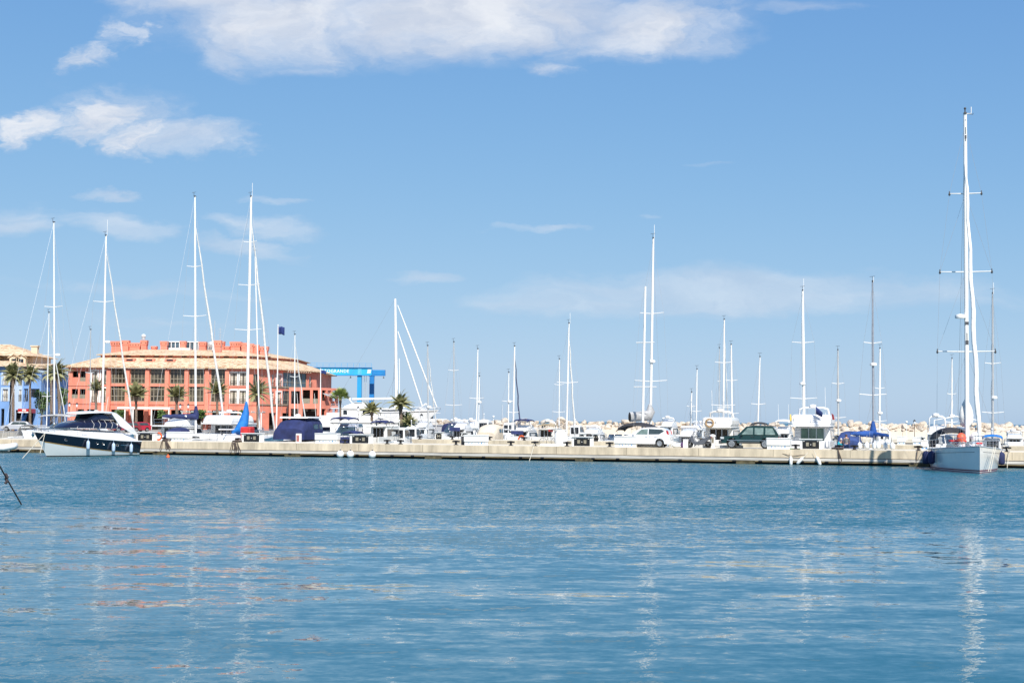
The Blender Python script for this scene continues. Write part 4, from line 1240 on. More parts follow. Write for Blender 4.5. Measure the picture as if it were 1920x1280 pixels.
# electric bicycle clutter and upright dinghy beyond the pier bollards
def dinghy():
    root = empty('upright_dinghy', on(1051, 3.2), PIER_YAW, 'white rounded dinghy stood on end on the pier left of the meter cabinet', 'dinghy')
    rings = []
    for z, w, d_ in ((0, .42, .14), (.25, .52, .24), (.7, .54, .30), (1.05, .46, .26), (1.28, .28, .16), (1.36, .06, .05)):
        rings.append([(w * cos(a), -d_ * sin(a) if sin(a) > 0 else -.05 * sin(a), z) for a in [2 * pi * k / 16 for k in range(16)]])
    MB().loft(rings, True, True).build('hull', white, root, 60)
    MB().tube([(w * 1.0, 0, z) for z, w, d_ in ((0, .42, 0), (.25, .52, 0), (.7, .54, 0), (1.05, .46, 0), (1.28, .28, 0), (1.36, .06, 0))], .035, 5).tube([(-w * 1.0, 0, z) for z, w, d_ in ((0, .42, 0), (.25, .52, 0), (.7, .54, 0), (1.05, .46, 0), (1.28, .28, 0), (1.36, .06, 0))], .035, 5).build('rubbing_strake', offw, root, 60)
dinghy()
def bicycle(px, t, lab):
    root = empty('bicycle', on(px, t), PIER_YAW + .25, lab, 'bicycle')
    for x in (-.5, .5):
        b = MB(); b.tube([(.31 * cos(a), 0, .31 * sin(a)) for a in [2 * pi * k / 18 for k in range(19)]], .02, 4)
        o = b.build('wheel', rubber, root, 60); o.location = (x, 0, .33)
        s_ = MB()
        for k in range(8): s_.tube([(0, 0, 0), (.31 * cos(k * pi / 4), 0, .31 * sin(k * pi / 4))], .006, 3)
        s_.build('spokes', chrome, o, 0)
    MB().tube([(.5, 0, .33), (.05, 0, .3), (.22, 0, .75), (.5, 0, .33)], .02, 5).tube([(.05, 0, .3), (-.38, 0, .78), (.22, 0, .72)], .02, 5).tube([(-.5, 0, .33), (-.36, 0, .9)], .02, 5).build('frame', alug, root, 60)
    MB().ball((.24, 0, .82), (.13, .07, .04), 8, 5).build('saddle', rubber, root, 60)
    MB().tube([(-.3, -.27, .96), (-.37, 0, .92), (-.3, .27, .96)], .015, 5).build('handlebar', plasticg, root, 60)
bicycle(1029, 4.5, 'small bicycle leaning among white gear on the pier left of the upright dinghy')
o = MB().box((0, 0, .1), (1.7, .5, .2)).build('white_plank_box', wht, None, 0, .03); o.location = on(1032, 1.0); o.rotation_euler = (0, 0, PIER_YAW); tag(o, 'low flat white box on the pier below the bicycle', 'box')
o = MB().box((0, 0, .03), (1.1, .3, .06)).build('green_strip', mat('green_plastic', (.05, .5, .12), .6, var=.2), None, 0, .01); o.location = on(1493, .8); o.rotation_euler = (0, 0, PIER_YAW); tag(o, 'flat bright green strip lying left of the meter cabinet', 'strip')

# ------------------------------------------------------------------ people
def person(label, loc, rz, joints, shirt, trousers, hair, scale=1.0):
    """joints: name -> (x,y,z) facing +x"""
    root = empty('person', loc, rz, label, 'person')
    J = joints
    chains = [('pelvis', 'chest'), ('chest', 'neck'), ('neck', 'head'), ('chest', 'shl'), ('shl', 'ell'), ('ell', 'wrl'), ('wrl', 'hal'), ('chest', 'shr'), ('shr', 'elr'), ('elr', 'wrr'), ('wrr', 'har'),
              ('pelvis', 'hil'), ('hil', 'knl'), ('knl', 'anl'), ('anl', 'tol'), ('pelvis', 'hir'), ('hir', 'knr'), ('knr', 'anr'), ('anr', 'tor')]
    rad = dict(pelvis=.14, chest=.155, neck=.06, head=.085, shl=.07, shr=.07, ell=.048, elr=.048, wrl=.034, wrr=.034, hal=.04, har=.04, hil=.105, hir=.105, knl=.066, knr=.066, anl=.045, anr=.045, tol=.04, tor=.04)
    def skinned(name, names, m, grow=0, parent=root):
        idx = {}; vs = []
        for nme in names: idx[nme] = len(vs); vs.append(J[nme])
        es = [(idx[a], idx[b]) for a, b in chains if a in idx and b in idx]
        me = bpy.data.meshes.new(name); me.from_pydata(vs, es, [])
        o = bpy.data.objects.new(name, me); col.objects.link(o); o.parent = parent
        md = o.modifiers.new('skin', 'SKIN')
        for nme, i in idx.items():
            r = rad[nme] + grow
            me.skin_vertices[0].data[i].radius = (r, r)
        me.skin_vertices[0].data[0].use_root = True
        o.modifiers.new('sub', 'SUBSURF').render_levels = 1
        me.materials.append(m)
        return o
    body = skinned('body', list(rad), skin)
    skinned('shirt', ['pelvis', 'chest', 'shl', 'ell', 'shr', 'elr'], shirt, .022)
    skinned('trousers', ['pelvis', 'hil', 'knl', 'anl', 'hir', 'knr', 'anr'], trousers, .018)
    hx, hy, hz = J['head']
    MB().ball((hx - .02, hy, hz + .05), (.115, .10, .11), 12, 8).build('hair', hair, root, 60)
    b = MB()
    b.ball((hx + .10, hy, hz - .005), (.025, .016, .03), 8, 5)
    for s_ in (1, -1): b.ball((hx, hy + s_ * .095, hz), (.025, .012, .035), 6, 4)
    b.build('face', skin, root, 60)
    b = MB()
    for s_ in (1, -1): b.ball((hx + .083, hy + s_ * .035, hz + .025), (.012, .016, .01), 6, 4)
    b.box((hx + .09, hy, hz - .045), (.01, .05, .012))
    b.build('eyes', mat('dark_eye', (.03, .02, .02), .4), root, 60)
    for nm, pw, ph in (('hand', 'wrl', 'hal'), ('hand', 'wrr', 'har')):
        a = Vector(J[pw]); c = Vector(J[ph]); d = (c - a).normalized(); s_ = d.orthogonal().normalized()
        b = MB()
        for k in range(4):
            st = c + s_ * (.022 * (k - 1.5)); b.tube([st, st + d * .05, st + d * .085 + Vector((0, 0, -.01))], [.011, .010, .007], 5)
        b.tube([a + d * .02 + s_ * .03, c + s_ * .06], [.014, .009], 5)
        b.build('fingers', skin, body, 60)
    return root
STAND = dict(pelvis=(0, 0, .95), chest=(.02, 0, 1.32), neck=(.03, 0, 1.52), head=(.05, 0, 1.64), shl=(.0, .19, 1.42), ell=(.02, .27, 1.14), wrl=(.16, .24, .93), hal=(.20, .22, .86),
             shr=(.0, -.19, 1.42), elr=(.04, -.27, 1.14), wrr=(.22, -.2, .98), har=(.28, -.18, .93), hil=(0, .10, .88), knl=(.03, .11, .50), anl=(0, .12, .09), tol=(.15, .14, .04),
             hir=(0, -.10, .88), knr=(.03, -.11, .50), anr=(-.02, -.12, .09), tor=(.13, -.14, .04))
SIT = dict(pelvis=(0, 0, .50), chest=(.06, 0, .86), neck=(.10, 0, 1.05), head=(.13, 0, 1.17), shl=(.05, .19, .96), ell=(.14, .25, .70), wrl=(.32, .18, .60), hal=(.38, .16, .57),
           shr=(.05, -.19, .96), elr=(.14, -.25, .70), wrr=(.32, -.16, .62), har=(.38, -.14, .58), hil=(.06, .10, .48), knl=(.45, .12, .48), anl=(.46, .12, .09), tol=(.60, .13, .04),
           hir=(.06, -.10, .48), knr=(.45, -.12, .48), anr=(.46, -.12, .09), tor=(.60, -.13, .04))
# ------------------------------------------------------------------ the fleet behind the first pier
def mb_(label, px, t, wpx, L, top_py, style='fly', **kw):
    Y = pier(px, t, 0).y
    top = PZ(top_py, pier(px, t + L * .45, 0).y, px)
    return motorboat(label, px, t, L, max(2.2, wpx * Y / F), top, style, **kw)

mb_('white cruiser with grey bimini moored behind the navy yacht at the left edge', 40, 8, 96, 11, 789, 'express', head=-1, bimini=greyc, arch=False, fs=1.5, fb=2.0)
mb_('white flybridge cruiser behind the first meter cabinet beside the navy yacht', 291, 8.2, 62, 10.5, 783, 'fly', arch=.25, radar=False)
mb_('small open boat under a rounded navy cover beside the lifebuoy', 318, 7.9, 30, 5.5, 801, 'express', canvas=navyc, arch=False, rails=False)
mb_('white flybridge motor cruiser lying between the two left tall masts', 388, 12, 76, 12, 778, 'fly', arch=.3, radar=True, bulwark=.9)
r_, h_ = mb_('large white cruiser with cockpit wrapped in navy canvas', 537, 8.2, 74, 11, 783, 'express', canvas=navyc, arch=False, antennas=2)
MB().block([(-4.2, 3.42), (-.9, 3.42), (-1.3, 3.58), (-4.0, 3.58)], lambda x, z: 1.5).build('hardtop', white, r_, 30, .05)
MB().lathe([(.03, 0), (.26, 0), (.28, .1), (.22, .2), (.05, .23)], (-3.2, 0, 3.6), 10).build('radar_dome', wht, r_, 50)
mb_('white sports cruiser with navy top beside the navy canvas cruiser', 598, 8.4, 54, 9.5, 795, 'express', head=-1, bimini=navyc, arch=False)
mb_('low white boat with arched navy bimini behind the ball fenders', 641, 9, 40, 6.5, 813, 'cuddy', bimini=navyc)
mb_('cream trawler with navy roof cover and dark aft cabin behind the third meter cabinet', 690, 20, 44, 9.5, 793, 'trawler', bimini=navyc, sup=offw, door=interior, mast=1.2)
mb_('white walkaround boat with small pilot cabin behind the red crate', 727, 24, 30, 6.5, 801, 'cuddy')
mb_('small white cabin boat with rounded wheelhouse under the leaning palm', 752, 38.6, 34, 6.5, 800, 'cuddy')
mb_('white cruiser with navy canopy and wide windscreen facing the camera', 815, 38.6, 50, 9.5, 792, 'express', head=-1, canvas=navyc, arch=False)
mb_('white flybridge boat with navy panel right of the navy canopied cruiser', 846, 39, 29, 8.5, 791, 'fly', visor=navyc, arch=.2, radar=False)
mb_('boat wholly wrapped in a beige cover behind the middle locker', 909, 38.6, 44, 8, 795, 'express', canvas=beigec, arch=False, hullm=beigec, rails=False)
mb_('white pilothouse boat with dark window behind the beige covered boat', 888, 52, 22, 8, 787, 'cuddy')
mb_('white flybridge cruiser with blue bimini and navy name dodger', 963, 38.6, 40, 10, 797, 'fly', bimini=navyc, visor=navyc, arch=.5, buoy=(-.95, 1.3))
mb_('cream aft cabin trawler with tan awning and wide dark doorway', 1011, 38.6, 42, 9.5, 799, 'trawler', sup=offw, door=interior, bimini=mat('tan_awning', (.34, .27, .17), .8))
mb_('low white flybridge boat behind the fourth meter cabinet', 1097, 39, 40, 9, 802, 'fly', arch=.2, radar=False, bimini=None)
mb_('small white open boat with clear windscreen right of the fourth meter cabinet', 1136, 38.6, 32, 6.5, 810, 'express', head=-1, arch=False)
mb_('white cruiser with long side windows between the white car and the trawler', 1279, 8.2, 36, 9, 803, 'fly', arch=.15, radar=False)
r_, h_ = mb_('broad cream trawler yacht with lifebuoy on its upper deck behind the scooter', 1336, 8.2, 70, 12, 782, 'fly', sup=offw, hullm=offw, door=interior, arch=.5, mast=1.5, antennas=1, bulwark=.97)
lifebuoy(r_, (-.362 * 12 , .55, 3.25), .33, mat('tan_lifebuoy', (.45, .30, .16), .7, var=.4, vs=6))
mb_('small white boat with black bimini above the green car bonnet', 1416, 39, 26, 8, 804, 'fly', bimini=blackc, arch=False)
mb_('white boat with white hardtop above the tail of the green car', 1462, 39, 30, 9, 799, 'fly', bimini=wht, arch=False, antennas=2)
r_, h_ = mb_('big white flybridge yacht with green glass doors behind the fifth meter cabinet', 1516, 8.2, 88, 12, 777, 'fly', door=glassg, arch=.6, antennas=2, bulwark=.98)
MB().tube([(-4.2, -.45, 3.3), (-4.3, -.45, 4.9)], .025, 5).build('flagstaff', wht, r_, 0)
MB().loft([[(-4.3 - .03 * j, -.45 - .1 * j, 4.75 - .09 * j), (-4.25 - .03 * j, -.42 - .1 * j, 4.1 - .05 * j)] for j in range(7)], False, False).build('ensign', flagb, r_, 60, thick=.015)
b = MB(); b.loft([[(-4.0 - .05 * j, -1.75 - .03 * j, 4.15 - .02 * j), (-4.0 - .05 * j, -1.75 - .08 - .03 * j, 3.6)] for j in range(8)], False, False).build('red_pennant', redc, r_, 0, thick=.015)
MB().box((-3.9, 1.75, 3.75), (.25, .12, .6)).build('yellow_horseshoe_buoy', mat('yellow_plastic', (.7, .5, .12), .6), r_, 30, .04)
mb_('blue canvas covered cruiser with two people on its aft deck', 1590, 10.0, 50, 8, 808, 'express', canvas=slatec, arch=False)
mb_('white motor yacht with tall open radar arch behind the big sloop', 1756, 16, 32, 9.5, 797, 'fly', arch=.8)
mb_('white launch with small bright blue top behind the big sloop at the right', 1862, 9, 30, 6.5, 821, 'cuddy', bimini=cyanc)
for k, (px, t, w, L, py, st, lab) in enumerate((
        (868, 66, 30, 9, 790, 'fly', 'distant white motor boat before the breakwater left of the pilothouse boat'),
        (936, 62, 26, 8, 792, 'cuddy', 'distant white cabin boat before the breakwater left of the blue bimini'),
        (838, 64, 24, 9, 789, 'fly', 'distant white flybridge boat before the breakwater at its left end'),
        (1062, 62, 30, 9, 797, 'cuddy', 'distant low white boat before the breakwater above the upright dinghy'),
        (1240, 62, 30, 11, 786, 'fly', 'distant white yacht with radar mast before the breakwater above the white car'),
        (1300, 62, 26, 9, 793, 'fly', 'distant white boat before the breakwater left of the cream trawler yacht'),
        (1650, 46, 36, 9, 808, 'express', 'white speedboat with clear screen on the far pier under the blue covered sail'),
        (775, 60, 26, 9, 789, 'fly', 'distant white boat behind the palm near the land'),
        (1904, 44, 36, 9, 812, 'fly', 'white boat with low superstructure at the right edge on the far pier'))):
    mb_(lab, px, t, w, L, py, st, arch=.2, antennas=k % 2, group='distant white motor boats', radar=k % 2 == 0)

# sailing boats: base px, base py, top px, top py
S = sailboat
r_, h_, m_, t_ = S('white sailing boat at the left edge whose mast has widely splayed stays', 102, 800, 101, 417, t=14, spreaders=((569, 19),), radar=(654, 1), dodger=greyc, mr=.10)
S('white sailing boat with masthead wind arm, second tall mast from the left', 191, 800, 199, 442, t=14, spreaders=((560, 23),), furl=sailc, furl_r=.10, radar=(631, 1), antenna=1.7, mr=.13, furl_top=.94)
S('short masted sailing boat nearest the left edge', 87, 800, 92, 586, t=44, spreaders=((662, 11), (735, 10)), furl=sailc, mr=.08)
S('thin masted sailing boat before the coral building wing', 168, 790, 170, 618, t=46, spreaders=((690, 9),), mr=.07, mast_m=alug)
r_, h_, m_, t_ = S('white sailing boat with navy sail cover and tall mast before the coral building', 367, 808, 365.5, 369, t=13, spreaders=((497, 16), (587, 24)), furl=sailc, furl_r=.12, cover=navyc, dodger=None, mr=.13, furl_top=.90, boom_len=.22, boom_y=.85, boomz=2.1)
r_, h_, m_, t_ = S('white sailing boat with bright blue sail cover, three spreaders and the tallest left mast', 462, 808, 471, 369, t=13, spreaders=((452, 14), (530, 22), (611, 27)), furl=sailc, furl_r=.12, cover=None, dodger=None, mr=.17, antenna=1.4, furl_top=.92)
g = m_ + Vector((-.2, 0, .9))
MB().tube([g + Vector((-2.6, 0, -.1)), g + Vector((-1.2, 0, .15)), g + Vector((-.4, 0, .3))], [.18, .4, .42], 9).tube([g + Vector((-1.4, 0, -.1)), g + Vector((-.5, 0, .7)), g + Vector((0, 0, 1.8)), g + Vector((.05, 0, 2.9))], [.5, .52, .34, .1], 9).build('sail_cover', cyanc, r_, 60)
MB().box((-1.3, -1.45, 2.0), (1.0, 1.1, 1.1)).build('red_canvas_cover', redc, r_, 30, .12)
S('second slender mast standing just right of the tallest left mast', 487, 800, 478, 470, t=22, spreaders=(), furl=None, mr=.09, backstay=False)
S('sailing boat with small mast and slanting furled sail right of the blue flag', 552, 800, 553, 627, t=50, spreaders=((700, 9),), furl=sailc, mr=.09, furl_r=.08)
S('sailing boat with two close pale masts behind the navy canopied cruiser', 803, 795, 802, 648, t=42, spreaders=((748, 17),), mr=.11, mast_m=alug, furl=sailc, furl_r=.06, radar=(746, .3))
S('slim sailing boat with a single thin mast behind the navy panel boat', 851, 800, 851, 641, t=50, spreaders=((689, 10), (747, 16)), mr=.10, mast_m=alug)
S('white ketch rigged boat with curved spreader left of the beige covered boat', 893, 800, 896, 654, t=50, spreaders=((736, 14),), mr=.10, furl=None, boom_len=.3, cover=sailc)
S('short white mast boat close right of the curved spreader mast', 897, 800, 899, 705, t=60, spreaders=(), mr=.09, radar=(746, .2))
S('sailing boat with dark navy furled sail beside the blue bimini cruiser', 962, 800, 965, 649, t=46, spreaders=((758, 11),), mr=.12, furl=navyc, furl_r=.08)
S('short sailing boat left of the dark furled sail', 953, 800, 954, 698, t=56, spreaders=((744, 12),), mr=.09, radar=(744, .3))
S('small sailing boat with thin mast left of the tall central mast', 1048, 800, 1049, 673, t=56, spreaders=((715, 9), (759, 12)), mr=.08, furl=None)
r_, h_, m_, t_ = S('white sailing boat with tall mast and pale furled genoa in the middle of the harbour', 1062, 800, 1067, 606, t=44, spreaders=((706, 20),), furl=sailc, furl_r=.10, mr=.11, antenna=1.2, cover=None, furl_top=.92)
MB().tube([(-.5, .9, 2.2), (-3.3, .9, 2.25)], .10, 6).build('red_trim_cover', redc, r_, 0)
r_, h_, m_, t_ = S('large ketch with thick grey rolled sail over a black bimini behind the white car', 1219, 800, 1225, 447, t=15, spreaders=((577, 22), (693, 30)), mr=.15, mast_m=alu, radar=(659, .2), antenna=1.3, furl=None)
g = m_ + Vector((-.3, 0, 2.5))
MB().tube([g + Vector((-.9, 1.65, .0)), g + Vector((-.5, .9, .05)), g + Vector((-.1, 0, .15)), g + Vector((0, -.1, .5)), g + Vector((.1, 0, 1.2))], [.46, .46, .50, .42, .12], 12).build('rolled_grey_sail', greyc, r_, 50)
MB().lathe([(.40, -.02), (.40, .02)], (g.x - .95, g.y + 1.68, g.z), 12, 'y').build('sail_end', blackc, r_, 0)
rings = []
for x, q in ((-5.6, .85), (-5.0, 1), (-3.8, 1.03), (-2.6, 1), (-2.2, .85)):
    rings.append([(x, 1.75 * cos(a), 1.7 + 1.5 * q * abs(sin(a)) ** .5) for a in [pi * .1 + pi * .8 * j / 10 for j in range(11)]])
MB().loft(rings, False, False).build('black_bimini', blackc, r_, 60, thick=.04)
k_ = local(r_.location, r_.rotation_euler.z, P(1210, 537, pier(1214, 12, 0).y))
MB().tube([Vector((k_.x, k_.y + .25, 1.3)), k_], [.13, .10], 8).build('mizzen_mast', alu, r_, 60)
b = MB()
for zf, w in ((.40, 1.35), (.0, 0)):
    pass
for py, w in ((642, .85), (725, 1.05)):
    z = PZ(py, pier(1214, 12, 0).y, 1210)
    b.tube([(k_.x, k_.y - w, z), (k_.x, k_.y + w, z)], .04, 5)
b.build('mizzen_spreader', alu, r_, 0)
S('small white mast with crosstrees left of the cream trawler yacht', 1294, 800, 1297, 735, t=50, spreaders=((755, 8),), mr=.11, L=8)
S('sailing boat with plain thin mast left of the cream trawler yacht', 1305, 800, 1307, 692, t=52, spreaders=((757, 10),), mr=.10)
S('thinnest mast behind the cream trawler yacht', 1348, 795, 1349, 652, t=60, spreaders=((705, 3),), mr=.07, mast_m=alug)
S('sailing boat with tall white mast directly behind the cream trawler yacht', 1356, 795, 1358, 599, t=42, spreaders=((669, 16), (738, 22)), mr=.12, furl=sailc, furl_r=.05)
S('sailing boat with upright mast right of the cream trawler yacht', 1373, 800, 1371, 646, t=46, spreaders=((704, 11), (757, 13)), mr=.12)
S('small sailing boat with dark furled sail and black hood behind the green car', 1420, 800, 1425, 669, t=44, spreaders=((743, 13),), mr=.10, furl=None, cover=None)
S('sailing boat whose tall mast rises behind the big white flybridge yacht', 1508, 800, 1505, 545, t=26, spreaders=((632, 20), (725, 24)), mr=.17, antenna=1.2, radar=(700, -.3), furl=None)
S('sailing boat with plain grey mast right of the big white flybridge yacht', 1572, 800, 1571, 656, t=42, spreaders=((709, 11), (762, 14)), mr=.12, mast_m=alug, dodger=blackc, radar=(735, .1))
r_, h_, m_, t_ = S('sloop with dark mast and royal blue sail cover spread to both sides', 1637.5, 826, 1636, 528, t=9, spreaders=((639, 16), (732, 24)), mr=.10, mast_m=carbon, cover=bluec, boom_y=.9, boom_len=.22, radar=(677, .1), antenna=.4, L=9)
S('white masted sailing boat right of the dark mast', 1649, 800, 1650, 653, t=44, spreaders=((716, 9), (767, 13)), mr=.12, radar=(754, .1))
S('sailing boat with a small flag on its masthead left of the big sloop', 1784, 800, 1785, 672, t=40, spreaders=((726, 8), (768, 11)), mr=.09, furl=sailc, furl_r=.08, radar=(758, .1))
S('sailing boat with furled genoa at the right edge behind the big sloop', 1862, 800, 1861, 550, t=22, spreaders=((665, 14), (745, 19)), mr=.11, mast_m=alug, furl=sailc, furl_r=.11, radar=(720, .3), antenna=1.0, furl_top=.90)

g = m_ + Vector((-.1, 0, 1.0))
MB().tube([g + Vector((-.3 * k, -.27 * k, .2 - .03 * k)) for k in range(6)], [.22, .2, .17, .15, .12, .08], 8).build('flaked_sail_cover', bluec, r_, 60)
# covers opened to the right of the dark mast (second boom half lies toward the right)

# two people on the blue canvas boat
pp = pier(1577, 9.6, .72); person('white haired person in a turquoise shirt sitting on the blue canvas boat', pp, PIER_YAW + pi * .55 + pi, SIT, turq, jeans, hairw)
pp = pier(1587, 9.3, .58); person('person in a grey sweater and blue jeans standing with back turned on the aft deck', pp, PIER_YAW + pi / 2, STAND, gsweat, jeans, hairb)

o = MB().box((0, 0, .3), (1.1, .8, .7)).box((0, 0, .67), (1.2, .9, .06)).build('red_crate', redc, None, 0, .03); o.location = on(729, 33.2); o.rotation_euler = (0, 0, PIER_YAW); tag(o, 'bright red crate on the far pier left of the small white cabin boat', 'crate')
r_ = lifebuoy(None, (0, 0, 0), .32, orange, 'x'); r_.location = pier(297, 1.0, 1.66); r_.rotation_euler = (0, 0, PIER_YAW + pi / 2); tag(r_, 'orange lifebuoy leaning between the meter cabinet and the long locker', 'lifebuoy')

# white inflatable at the left edge
root = empty('inflatable_tender', pier(-8, -2.6, 0), PIER_YAW + .5, 'white inflatable tender cut off by the left edge before the pier', 'tender')
MB().tube([(-1.6, .75, .45), (.8, .75, .5), (1.5, .4, .62), (1.7, 0, .68), (1.5, -.4, .62), (.8, -.75, .5), (-1.6, -.75, .45)], .3, 10).build('tube', white, root, 60)
MB().box((-.2, 0, .25), (3, 1.2, .12)).box((-1.55, 0, .5), (.08, 1.2, .6)).build('floor', offw, root, 0)
MB().box((-1.8, 0, .8), (.35, .4, .6)).tube([(-1.8, 0, .5), (-1.85, 0, -.3)], .08, 6).build('outboard', plasticg, root, 30, .05)
# ------------------------------------------------------------------ quay ground
GZ = 1.3
g = MB()
x0, x1 = -230.0, -9.0
g.box(((x0 + x1) / 2, 330, GZ / 2 - .5), (x1 - x0, 250, GZ + 1))
o = g.build('ground', asphalt, None, 0); tag(o, kind='structure')

def offset_poly(poly, d):
    n = len(poly); out = []
    for i in range(n):
        a, b, c = (Vector(poly[i - 1][:2]), Vector(poly[i][:2]), Vector(poly[(i + 1) % n][:2]))
        e0 = (b - a).normalized(); e1 = (c - b).normalized()
        n0 = Vector((-e0.y, e0.x)); n1 = Vector((-e1.y, e1.x))
        k = (n0 + n1); k = k / max(.2, k.dot(n0))
        out.append(b + k * d)
    return out

def openwall(T, x0, x1, z0, z1, holes, th=.35):
    """wall with real openings; T maps (along, depth, z) to local coordinates"""
    b = MB()
    xs = sorted({x0, x1, *[h[0] for h in holes], *[h[1] for h in holes]}); zs = sorted({z0, z1, *[h[2] for h in holes], *[h[3] for h in holes]})
    xs = [x for x in xs if x0 <= x <= x1]; zs = [z for z in zs if z0 <= z <= z1]
    for i in range(len(xs) - 1):
        for j in range(len(zs) - 1):
            cx, cz = (xs[i] + xs[i + 1]) / 2, (zs[j] + zs[j + 1]) / 2
            if any(h[0] < cx < h[1] and h[2] < cz < h[3] for h in holes): continue
            b.quad(T(xs[i], 0, zs[j]), T(xs[i + 1], 0, zs[j]), T(xs[i + 1], 0, zs[j + 1]), T(xs[i], 0, zs[j + 1]))
    for a, c, d, e in [h[:4] for h in holes]:
        b.quad(T(a, 0, d), T(a, th, d), T(a, th, e), T(a, 0, e)); b.quad(T(c, 0, d), T(c, th, d), T(c, th, e), T(c, 0, e))
        b.quad(T(a, 0, e), T(c, 0, e), T(c, th, e), T(a, th, e)); b.quad(T(a, 0, d), T(c, 0, d), T(c, th, d), T(a, th, d))
    return b

def tbox(b, T, a0, a1, d0, d1, z0, z1):
    p = [T(a0, d0, z0), T(a1, d0, z0), T(a1, d1, z0), T(a0, d1, z0), T(a0, d0, z1), T(a1, d0, z1), T(a1, d1, z1), T(a0, d1, z1)]
    return b.add(p, [(3, 2, 1, 0), (4, 5, 6, 7), (0, 1, 5, 4), (1, 2, 6, 5), (2, 3, 7, 6), (3, 0, 4, 7)])

def window(T, root, a0, a1, z0, z1, d=.22, gm=None, fm=None, cols=2, rows=2, surround=None, curt=False, rail=False, fw=.09, grid=None):
    b = MB()
    tbox(b, T, a0, a0 + fw, d - .06, d, z0, z1); tbox(b, T, a1 - fw, a1, d - .06, d, z0, z1)
    tbox(b, T, a0 + fw, a1 - fw, d - .06, d, z0, z0 + fw); tbox(b, T, a0 + fw, a1 - fw, d - .06, d, z1 - fw, z1)
    for k in range(1, cols):
        a = a0 + (a1 - a0) * k / cols; tbox(b, T, a - fw * .4, a + fw * .4, d - .05, d - .002, z0 + fw, z1 - fw)
    for k in (grid or [q / rows for q in range(1, rows)]):
        z = z0 + (z1 - z0) * k; tbox(b, T, a0 + fw, a1 - fw, d - .047, d - .004, z - fw * .4, z + fw * .4)
    w = b.build('window', fm or bronze, root, 0)
    MB().quad(T(a0, d + .01, z0), T(a1, d + .01, z0), T(a1, d + .01, z1), T(a0, d + .01, z1)).build('pane', gm or glass, w, 0)
    if curt:
        c = MB()
        for s in (0, 1):
            aa = a0 + fw + (a1 - a0 - 2 * fw) * (.0 if s == 0 else .68); c.quad(T(aa, d + .005, z0 + fw), T(aa + (a1 - a0) * .3, d + .005, z0 + fw), T(aa + (a1 - a0) * .3, d + .005, z1 - fw), T(aa, d + .005, z1 - fw))
        c.build('curtain', curtain, w, 0)
    if surround:
        s = MB(); q = .28
        tbox(s, T, a0 - q, a0, -.05, .02, z0, z1 + q); tbox(s, T, a1, a1 + q, -.05, .02, z0, z1 + q); tbox(s, T, a0, a1, -.05, .02, z1, z1 + q)
        s.build('surround', surround, w, 0)
    if rail:
        s = MB(); tbox(s, T, a0, a1, -.10, -.06, z0 + 1.02, z0 + 1.08); tbox(s, T, a0, a1, -.10, -.06, z0 + .04, z0 + .09)
        n = max(3, int((a1 - a0) / .18))
        for k in range(n + 1):
            a = a0 + (a1 - a0) * k / n; tbox(s, T, a - .015, a + .015, -.095, -.065, z0 + .09, z0 + 1.02)
        s.build('balcony_rail', black, w, 0)
    return w

